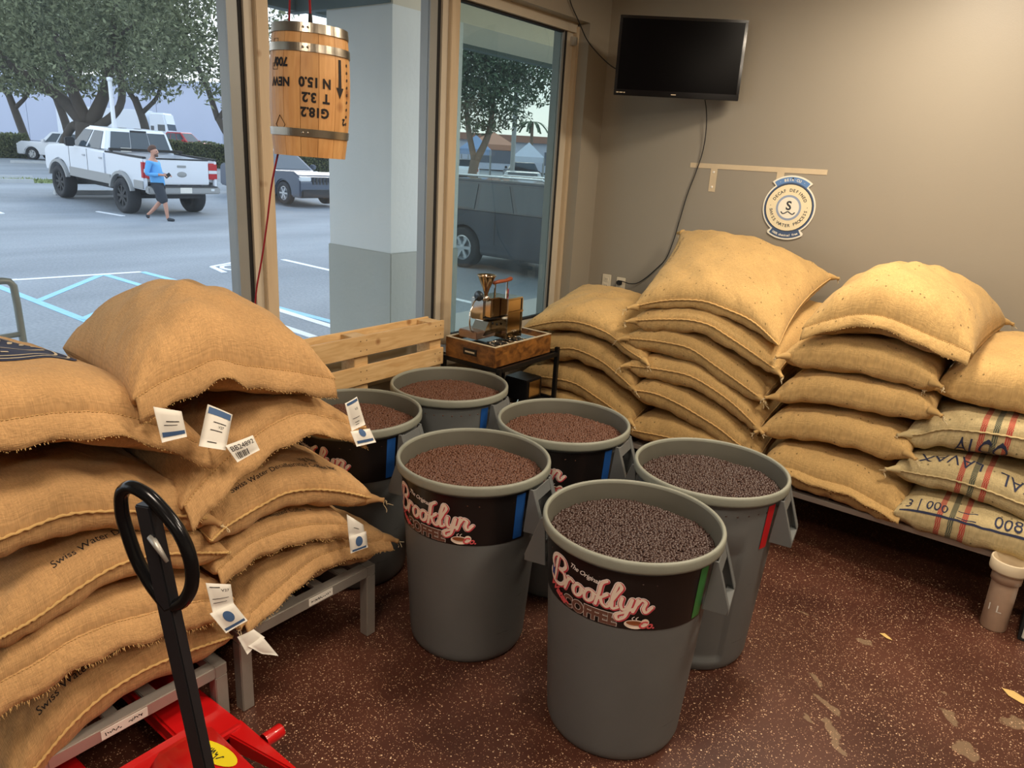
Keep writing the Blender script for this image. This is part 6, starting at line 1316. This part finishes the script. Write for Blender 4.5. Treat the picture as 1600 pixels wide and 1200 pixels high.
fing = lambda s: [[((.07, s * .11, 1.08), .022), ((.085, s * (.11 + .022 * k - .033), 1.08 + .004 * k), .010), ((.125 - .006 * abs(k - 1.4), s * (.11 + .022 * k - .033), 1.065), .0085), ((.135 - .006 * abs(k - 1.4), s * (.108 + .02 * k - .033), 1.04), .0075)] for k in range(4)] + [[((.035, s * .12, 1.085), .028), ((.06, s * .075, 1.10), .010), ((.095, s * .065, 1.10), .0085)]]
legF = [pel, ((-.12, -.09, .86), .085), ((.01, -.09, .47), .058), ((.03, -.09, .28), .052), ((.045, -.09, .09), .036), ((.05, -.09, .045), .040), ((.19, -.10, .025), .03)]
legB = [pel, ((-.17, .09, .86), .085), ((-.16, .09, .47), .058), ((-.33, .09, .28), .050), ((-.49, .09, .13), .036), ((-.52, .09, .12), .038), ((-.50, .09, .02), .028)]
torso = [pel, ((-.18, 0, 1.10), .12), ((-.22, 0, 1.26), .13), ((-.25, 0, 1.38), .10), ((-.235, 0, 1.47), .055), ((-.215, 0, 1.53), .062), ((-.20, 0, 1.62), .098), ((-.21, 0, 1.70), .07)]
face = [((-.20, 0, 1.62), .098), ((-.10, 0, 1.595), .024), ((-.085, 0, 1.585), .012)]
skin('body', [torso, face, legF, legB, arm(1), arm(-1), hand(1), hand(-1)] + fing(1) + fing(-1), M_SKIN, mn)
skin('shirt', [[((-.15, 0, .76), .17), ((-.165, 0, .92), .172), ((-.19, 0, 1.10), .165), ((-.22, 0, 1.26), .165), ((-.25, 0, 1.375), .12)]] + [[((-.25, 0, 1.375), .115), ((-.25, s * .19, 1.36), .076), ((-.30, s * .25, 1.09), .060), ((-.05, s * .15, 1.09), .046)] for s in (1, -1)], M_SHIRT, mn)
skin('shorts', [[((-.155, 0, .96), .15), ((-.13, -.09, .80), .14), ((-.04, -.09, .56), .125), ((-.0, -.09, .40), .11)], [((-.155, 0, .96), .15), ((-.17, .09, .80), .14), ((-.16, .09, .58), .125), ((-.18, .09, .42), .11)]], M_SHORT, mn)
skin('hair', [[((-.30, 0, 1.58), .05), ((-.285, 0, 1.66), .075), ((-.225, 0, 1.715), .085), ((-.13, 0, 1.715), .045)]], M_HAIR, mn)
skin('beard', [[((-.16, .06, 1.54), .03), ((-.125, 0, 1.515), .035), ((-.16, -.06, 1.54), .03)]], M_HAIR, mn)
for s in (1, -1):
    b = MB().lathe([(0, .012), (.008, .010), (.012, 0), (0, -.002)], 10, (0, 0, 0)); link('eye', mesh('eye', [(-.118 + z * .8, s * .036 + x, 1.628 + y) for x, y, z in b.V], b.F), M_INK, mn)
    skin('ear', [[((-.215, s * .095, 1.60), .012), ((-.22, s * .105, 1.635), .016)]], M_SKIN, mn, 1)
skin('shoe', [[((.03, -.09, .05), .050), ((.10, -.095, .04), .048), ((.22, -.10, .03), .036)]], M_SHOE, mn); skin('shoe', [[((-.54, .09, .13), .048), ((-.52, .09, .07), .048), ((-.49, .09, .03), .036)]], M_SHOE, mn)
ph = lbox(None, 'mobile_phone', M_BLACK, (-.04, -.008, -.075), (.04, .008, .075), .006); ph.location = (FX + .14 * .79 - .11 * .61 * -1, FY + .14 * .61 + -.11 * .79, 1.08); ph.rotation_euler = (0, .9, .66); tag(ph, 'dark phone held by the walking man', 'phone')

# ------------------------------------------------------------------ planting, poles and far buildings
M_BARK = mat('bark', srgb(78, 72, 66), .95, noise=(5, .3), bump=(8, .6))
M_BARK2 = mat('pale_bark', srgb(120, 104, 92), .95, noise=(5, .25), bump=(8, .5))
def leaf_mat(name, c1, c2):
    m = bpy.data.materials.new(name); m.use_nodes = True; n = m.node_tree; b = n.nodes['Principled BSDF']; b.inputs['Roughness'].default_value = .7
    g = n.nodes.new('ShaderNodeNewGeometry'); x = n.nodes.new('ShaderNodeMix'); x.data_type = 'RGBA'; x.inputs['A'].default_value = c1; x.inputs['B'].default_value = c2
    n.links.new(g.outputs['Random Per Island'], x.inputs['Factor']); n.links.new(x.outputs['Result'], b.inputs['Base Color']); 
    t = n.nodes.new('ShaderNodeBsdfTranslucent'); n.links.new(x.outputs['Result'], t.inputs[0]); mxs = n.nodes.new('ShaderNodeMixShader'); mxs.inputs[0].default_value = .3
    n.links.new(b.outputs[0], mxs.inputs[1]); n.links.new(t.outputs[0], mxs.inputs[2]); n.links.new(mxs.outputs[0], n.nodes['Material Output'].inputs[0]); return m
M_LEAF = leaf_mat('oak_leaves', srgb(62, 70, 48), srgb(144, 152, 118)); M_LEAF2 = leaf_mat('hedge_leaves', srgb(66, 78, 52), srgb(128, 136, 90)); M_LEAF3 = leaf_mat('dark_leaves', srgb(52, 68, 54), srgb(104, 124, 96))
def leaves(C, n, size, seed):
    """leaf quads (two bent triangles pairs) scattered in ellipsoid blobs C: (x,y,z,rx,rz)"""
    r = np.random.RandomState(seed); C = np.array(C); wgt = C[:, 3] ** 2 * C[:, 4]; wgt /= wgt.sum()
    k = r.choice(len(C), n, p=wgt); d = r.normal(size=(n, 3)); d /= np.linalg.norm(d, axis=1)[:, None]; q = r.rand(n) ** .45
    c = C[k, :3] + d * q[:, None] * np.stack([C[k, 3], C[k, 3], C[k, 4]], 1)
    a = r.normal(size=(n, 3)); a /= np.linalg.norm(a, axis=1)[:, None]; b = np.cross(a, r.normal(size=(n, 3))); b /= np.linalg.norm(b, axis=1)[:, None]; s = size * r.uniform(.6, 1.3, n)[:, None]
    V = np.stack([c - a * s, c + b * s * .38, c + a * s, c - b * s * .38], 1).reshape(-1, 3); F = np.arange(4 * n).reshape(n, 4)
    return V, F
def np_mesh(name, V, F):
    me = bpy.data.meshes.new(name); me.vertices.add(len(V)); me.vertices.foreach_set('co', np.asarray(V, np.float32).ravel()); me.loops.add(F.size); me.loops.foreach_set('vertex_index', F.ravel().astype(np.int32))
    me.polygons.add(len(F)); me.polygons.foreach_set('loop_start', np.arange(0, F.size, F.shape[1], dtype=np.int32)); me.update(calc_edges=True); return me
def tree(name, label, loc, trunk, blobs, n, size, lm, bm, seed, group='trees outside'):
    """trunk: list of branch polylines [(x,y,z,r)...]; everything local"""
    t = local_empty(name, loc); tag(t, label, 'tree', group)
    for i, br in enumerate(trunk):
        P = np.array([q[:3] for q in br], float); R = [q[3] for q in br]; tt = np.linspace(0, 1, 14); b = MB().tube(catmull(P, tt), np.interp(tt, np.linspace(0, 1, len(R)), R), 9); link('trunk' if i == 0 else 'branch', mesh('branch', b.V, b.F), bm, t)
    V, F = leaves(blobs, n, size, seed); f = link('foliage', np_mesh('foliage', V, F), lm, t); f['kind'] = 'stuff'
    return t
ur = np.array([.79, .61]); uf = np.array([-.60, .80])
def rel(a, d): return ur[0] * a + uf[0] * d, ur[1] * a + uf[1] * d     # a metres to the right, d metres farther, as seen from the shop
def blob(a, d, z, rx, rz): x, y = rel(a, d); return (x, y, z, rx, rz)
def lim(*pts): return [rel(a, d) + (z, r) for a, d, z, r in pts]
B1 = [blob(a, d, z, rx, rz) for a, d, z, rx, rz in ((-3.5, -1, 6.0, 2.8, 1.9), (-1, -2, 7.6, 3.4, 2.5), (2.2, -1, 6.4, 2.8, 2.0), (0, 1, 9.5, 4.6, 2.6), (-4.5, 0, 8.5, 3.4, 2.6), (4.2, 0, 8.6, 3.4, 2.6), (3.6, -2, 5.2, 1.9, 1.1), (-5.6, -1, 5.0, 1.9, 1.2), (0.5, -2.5, 5.0, 2.2, 1.3), (-6.5, 1, 10.5, 3.2, 2.4), (5.8, 1, 10.8, 3.5, 2.4), (-.5, 0, 12.3, 5, 2))]
tree('oak_tree', 'big spreading oak with thick dark limbs behind the white pickup', (-46.5, 20.3, .15), [lim((0, 0, 0, .75), (0, 0, 1.2, .62), (0.1, 0, 2.4, .6)), lim((0.1, 0, 2.2, .42), (-1.2, 0, 3.6, .3), (-3.6, -.3, 5.2, .18), (-5.4, -.4, 7.5, .08)), lim((0.1, 0, 2.3, .40), (-.5, -.2, 4.4, .26), (-1.0, -.4, 7.5, .12)), lim((.2, 0, 2.2, .42), (1.4, 0, 4.4, .3), (2.0, -.2, 6.6, .2), (2.6, -.2, 9.0, .1)), lim((.2, 0, 2.0, .3), (1.2, -.1, 2.5, .22), (2.1, -.2, 3.3, .2), (2.3, -.2, 6.2, .14)), lim((-.1, 0, 1.9, .3), (-.7, .1, 2.2, .24), (-1.3, .1, 1.5, .2), (-1.9, .2, .2, .2)), lim((-3.6, -.3, 5.2, .1), (-4.6, -.6, 4.9, .05)), lim((2, -.2, 6.6, .12), (4.2, -.2, 8.4, .05))], B1 + [blob(a, d, z, rx, rz) for a, d, z, rx, rz in ((-3.2, -1, 4.2, 1.6, .7), (-1.6, -1.5, 4.0, 1.3, .6), (1.8, -1, 4.3, 1.2, .6), (-4.6, -.5, 3.9, 1.3, .6), (3.4, -1, 4.4, 1.4, .6))], 19000, .155, M_LEAF, M_BARK, 1)
B2 = [blob(a, d, z, rx, rz) for a, d, z, rx, rz in ((-2.6, 0, 6.0, 2.5, 1.7), (-1.0, -1, 5.0, 1.8, 1.1), (.6, 0, 7.4, 2.4, 1.9), (-3.6, 0, 8.6, 2.6, 2.2), (1.4, -.5, 4.4, 1.3, .9), (-1.2, 0, 10, 2.7, 1.9), (2.4, .5, 8.8, 1.2, 1.2), (-.4, -1, 3.9, 1.3, .7), (2.7, 0, 6.4, .8, 1.2))]
tree('leaning_tree', 'slim leaning tree whose trunk curves to the right by the window post', (-35.9, 23.2, .3), [lim((1.6, 0, 0, .17), (.9, 0, 1.1, .17), (-.5, 0, 1.9, .17), (-1.0, 0, 2.8, .17)), lim((-1.0, 0, 2.7, .15), (-1.6, 0, 4.6, .13), (-2.6, 0, 6.4, .08)), lim((-1.0, 0, 2.7, .13), (.2, 0, 4.6, .10), (-.3, 0, 6.6, .06)), lim((.2, 0, 4.6, .08), (1.4, 0, 6.2, .05), (1.0, 0, 8.0, .03))], B2, 8000, .15, M_LEAF, M_BARK, 2)
B3 = [blob(a, d, z, rx, rz) for a, d, z, rx, rz in ((0, 0, 6.5, 3.2, 1.9), (-2.6, 0, 8.2, 3, 2.2), (2.4, 0, 8, 3, 2.2), (0, 0, 10.2, 4, 2.2), (.8, 0, 4.9, 2.2, 1.0))]
for i, (x, y, lab) in enumerate(((-69.5, 25.2, 'far oak at the left edge in front of the pale building'), (-63.5, 26.2, 'far oak with leaning trunk left of the big spreading oak'), (-57.0, 29.0, 'far oak standing between the pickup cab and the lorry'))):
    tree('far_oak', lab, (x, y, .5), [lim((0.6 - .3 * i, 0, 0, .32), (.1, 0, 2.0, .3), (-.5, 0, 4.2, .24)), lim((-.2, 0, 3.0, .18), (1.2, 0, 4.4, .12), (1.8, 0, 6.5, .08)), lim((-.5, 0, 4.0, .2), (-1.8, 0, 6.0, .1))], B3, 9000, .22, M_LEAF, M_BARK, 5 + i)
B7 = [blob(a, d, z, rx, rz) for a, d, z, rx, rz in ((.2, 0, 5.1, 1.5, 1.0), (-.9, 0, 5.0, 1.3, 1.1), (1.3, 0, 4.9, 1.1, .8), (.6, -.4, 4.0, 1.3, .7), (-.7, -.3, 3.9, 1.2, .7), (1.9, 0, 4.2, .7, .5), (0, 0, 3.1, 1.0, .45), (1.2, .2, 3.3, .7, .4), (2.2, 0, 5.4, .5, .4), (2.4, 0, 4.9, .8, .6), (2.9, 0, 4.2, .6, .4), (2.0, .2, 5.9, .9, .5), (.3, 0, 5.9, 1.4, .6))]
tree('street_tree', 'dark green tree with pale forked trunk seen through the tinted pane', (-17.8, 21.2, .0), [lim((-.25, 0, 0, .2), (-.25, 0, 1.2, .17), (-.15, 0, 1.8, .17)), lim((-.15, 0, 1.7, .14), (.25, 0, 2.6, .11), (.45, 0, 4.2, .06)), lim((-.15, 0, 1.7, .12), (-.4, 0, 2.7, .10), (-.6, 0, 4.2, .05))], B7, 15000, .085, M_LEAF3, M_BARK2, 9)
def hedge(label, a, b, h, th, z, n, seed):
    a, b = np.array(a), np.array(b); r = np.random.RandomState(seed); L_ = np.linalg.norm(b - a); d = (b - a) / L_; p = np.array([-d[1], d[0]]); c = (a + b) / 2
    o = local_empty('hedge', (c[0], c[1], z), math.atan2(d[1], d[0])); tag(o, label, 'hedge', 'hedges along the road')
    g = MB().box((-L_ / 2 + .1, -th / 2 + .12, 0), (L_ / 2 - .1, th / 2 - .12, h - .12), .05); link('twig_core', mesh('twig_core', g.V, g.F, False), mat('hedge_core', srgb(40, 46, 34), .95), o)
    P = np.stack([r.uniform(-L_ / 2, L_ / 2, n), r.uniform(-th / 2, th / 2, n), r.uniform(0.02, h, n)], 1); P[:, 1] = np.where(r.rand(n) < .6, np.sign(P[:, 1]) * th / 2 * r.uniform(.8, 1.05, n), P[:, 1]); P[:, 2] += .06 * np.sin(P[:, 0] * 3) * (P[:, 2] / h)
    q = r.normal(size=(n, 3)); q /= np.linalg.norm(q, axis=1)[:, None]; w_ = np.cross(q, r.normal(size=(n, 3))); w_ /= np.linalg.norm(w_, axis=1)[:, None]; s = .09
    V = np.stack([P - q * s, P + w_ * s * .5, P + q * s, P - w_ * s * .5], 1).reshape(-1, 3); f = link('foliage', np_mesh('foliage', V, np.arange(4 * n).reshape(n, 4)), M_LEAF2, o); f['kind'] = 'stuff'
hedge('clipped hedge at the left picture edge beside the white and black SUV', (-52.5, 15.0), (-54.8, 19.9), 1.5, 1.2, .2, 9000, 3)
hedge('long clipped hedge to the right behind the pickup tailgate', (-49.5, 25.4), (-41.0, 37.0), 1.6, 1.2, .25, 16000, 4)
M_STOP = mat('concrete_stop', srgb(176, 180, 182), .9, noise=(4, .1))
for i, (x, y, lab) in enumerate(((-30.2, 10.2, 'parking stop at the left picture edge, farther one'), (-28.0, 9.4, 'parking stop at the left picture edge, nearer one'), (-24.4, 10.5, 'parking stop under the pickup'), (-26.4, 14.3, 'parking stop between pickup and slate SUV'), (-46.5, 17.2, 'parking stop before the left hedge'), (-9.2, 6.6, 'parking stop on the empty bay seen through the middle pane') )[:5]):
    o = empty('parking_stop', (x, y, gz(x))); tag(o, lab, 'parking stop', 'concrete parking stops')
    b = MB().prism([(-.10, 0), (.10, 0), (.07, .13), (-.07, .13)], -.95, .95, 'y'); obj('block', [(x + p[0], y + p[1], gz(x) + p[2]) for p in b.V], b.F, M_STOP, o, False)
    for s in (-.6, .6): bb = MB().lathe([(0, .006), (.02, .004), (.022, 0)], 8, (x, y + s, gz(x) + .13)); obj('anchor_pin', bb.V, bb.F, M_CLAD, o)
# grassy verge by the stops
V, F = leaves([(-28.9, 10.6, .27, 1.0, .05), (-28.6, 11.6, .27, .8, .05)], 900, .10, 12); gr = link('grass', np_mesh('grass', V, F), mat('verge_grass', srgb(132, 146, 96), .9)); tag(gr, 'patch of grass between the parking stops at the left', 'grass', None, 'stuff'); ORG[gr.name] = np.zeros(3)
M_FARW, M_FARW2 = mat('far_wall', srgb(186, 194, 214), .85, noise=(.2, .04)), mat('far_dark', srgb(96, 104, 120), .8)
bd = local_empty('warehouse', (-101, 49, .8), math.atan2(.61, .79)); tag(bd, 'long pale warehouse beyond the oaks across the road', 'building')
for k in range(8): lbox(bd, 'wall_panel', M_FARW, (-34 + k * 8.0, -4, 0), (-34 + k * 8.0 + 7.95, 4, 7.5)); 
for k, (x, w_, h) in enumerate(((-22.5, 1.1, 2.4), (-6.0, 3.2, 3.0), (1.5, 3.2, 3.0), (15, 1.1, 2.3))): lbox(bd, 'door', M_FARW2, (x, -4.06, 0), (x + w_, -3.98, h))
lbox(bd, 'parapet', M_FARW, (-34.2, -4.2, 7.5), (30.2, 4.2, 8.0))
lp = empty('lamp_pole', (-19.2, 25.0, 0)); tag(lp, 'grey lamp pole rising behind the silver sedan', 'pole')
MB().lathe([(.20, 0), (.20, .5), (.10, .55), (.085, 8)], 14, (-19.2, 25.0, 0)).obj('shaft', M_CLAD, lp, True); MB().box((-19.6, 24.9, 7.9), (-18.8, 25.1, 8.05), .02).obj('lamp_head', M_CLAD, lp)
wp = empty('white_pole', (-41.6, 17.6, .2)); tag(wp, 'pale pole standing against the limbs of the big oak', 'pole')
x, y = -41.0, 19.3
MB().lathe([(.16, .2), (.16, .6), (.11, .65), (.10, 4.7)], 12, (x, y, 0)).obj('shaft', M_LW, wp, True); MB().lathe([(0, 4.78), (.14, 4.74), (.14, 4.6), (.10, 4.55)], 12, (x, y, 0)).obj('cap', M_LW, wp, True)
def tent(label, x, y, w_, h, m, seed):
    o = local_empty('canopy_tent', (x, y, .3), .65); tag(o, label, 'tent')
    b = MB(); b.add([(-w_, -w_, h), (w_, -w_, h), (w_, w_, h), (-w_, w_, h), (0, 0, h + .9), (-w_, -w_, h - .35), (w_, -w_, h - .35), (w_, w_, h - .35), (-w_, w_, h - .35)], [(0, 1, 4), (1, 2, 4), (2, 3, 4), (3, 0, 4), (5, 6, 1, 0), (6, 7, 2, 1), (7, 8, 3, 2), (8, 5, 0, 3)]); link('canopy', mesh('canopy', b.V, b.F, False), m, o)
    for sx in (-1, 1):
        for sy in (-1, 1): lbox(o, 'leg', M_CLAD, (sx * w_ - .03, sy * w_ - .03, 0), (sx * w_ + .03, sy * w_ + .03, h))
tent('blue canopy tent beyond the tinted pane', -33.0, 38.9, 1.0, 2.1, mat('tent_blue', srgb(128, 156, 196), .7), 1); tent('orange canopy tent behind the blue one', -34.5, 42.5, 1.6, 2.5, mat('tent_orange', srgb(184, 132, 108), .7), 2); tent('small white canopy tent right of the blue one', -29.6, 40.2, 1.0, 1.8, mat('tent_white', srgb(190, 200, 218), .7), 3)
pm = local_empty('palm_tree', (-38.5, 52.5, .3)); tag(pm, 'small palm far off at the right of the tinted pane', 'tree')
b = MB().tube([(0, 0, 0), (.1, 0, 2), (.05, 0, 4.6)], [.2, .15, .12], 8); link('trunk', mesh('trunk', b.V, b.F), M_BARK2, pm)
for k in range(11):
    a = k * 2 * PI / 11; b = MB(); q = np.linspace(0, 1, 7)
    for i in range(6):
        p0, p1 = [(1.7 * t * math.cos(a), 1.7 * t * math.sin(a), 4.6 + .7 * t - 1.5 * t * t) for t in (q[i], q[i + 1])]; b.bar(p0, p1, .30 * (1 - abs(q[i] - .45)), .015)
    link('frond', mesh('frond', b.V, b.F, False), M_LEAF3, pm)
fb_ = local_empty('low_building', (-52, 84, .5), .65); tag(fb_, 'low pale shop row on the horizon right of the lamp pole', 'building')
lbox(fb_, 'wall', M_FARW, (-34, -3, 0), (26, 3, 3.4)); lbox(fb_, 'roof', mat('far_roof', srgb(150, 110, 96), .8), (-34.5, -3.5, 3.4), (26.5, 3.5, 4.2))
for k in range(7): lbox(fb_, 'window', M_FARW2, (-30 + k * 8, -3.05, .8), (-26 + k * 8, -2.98, 2.4))
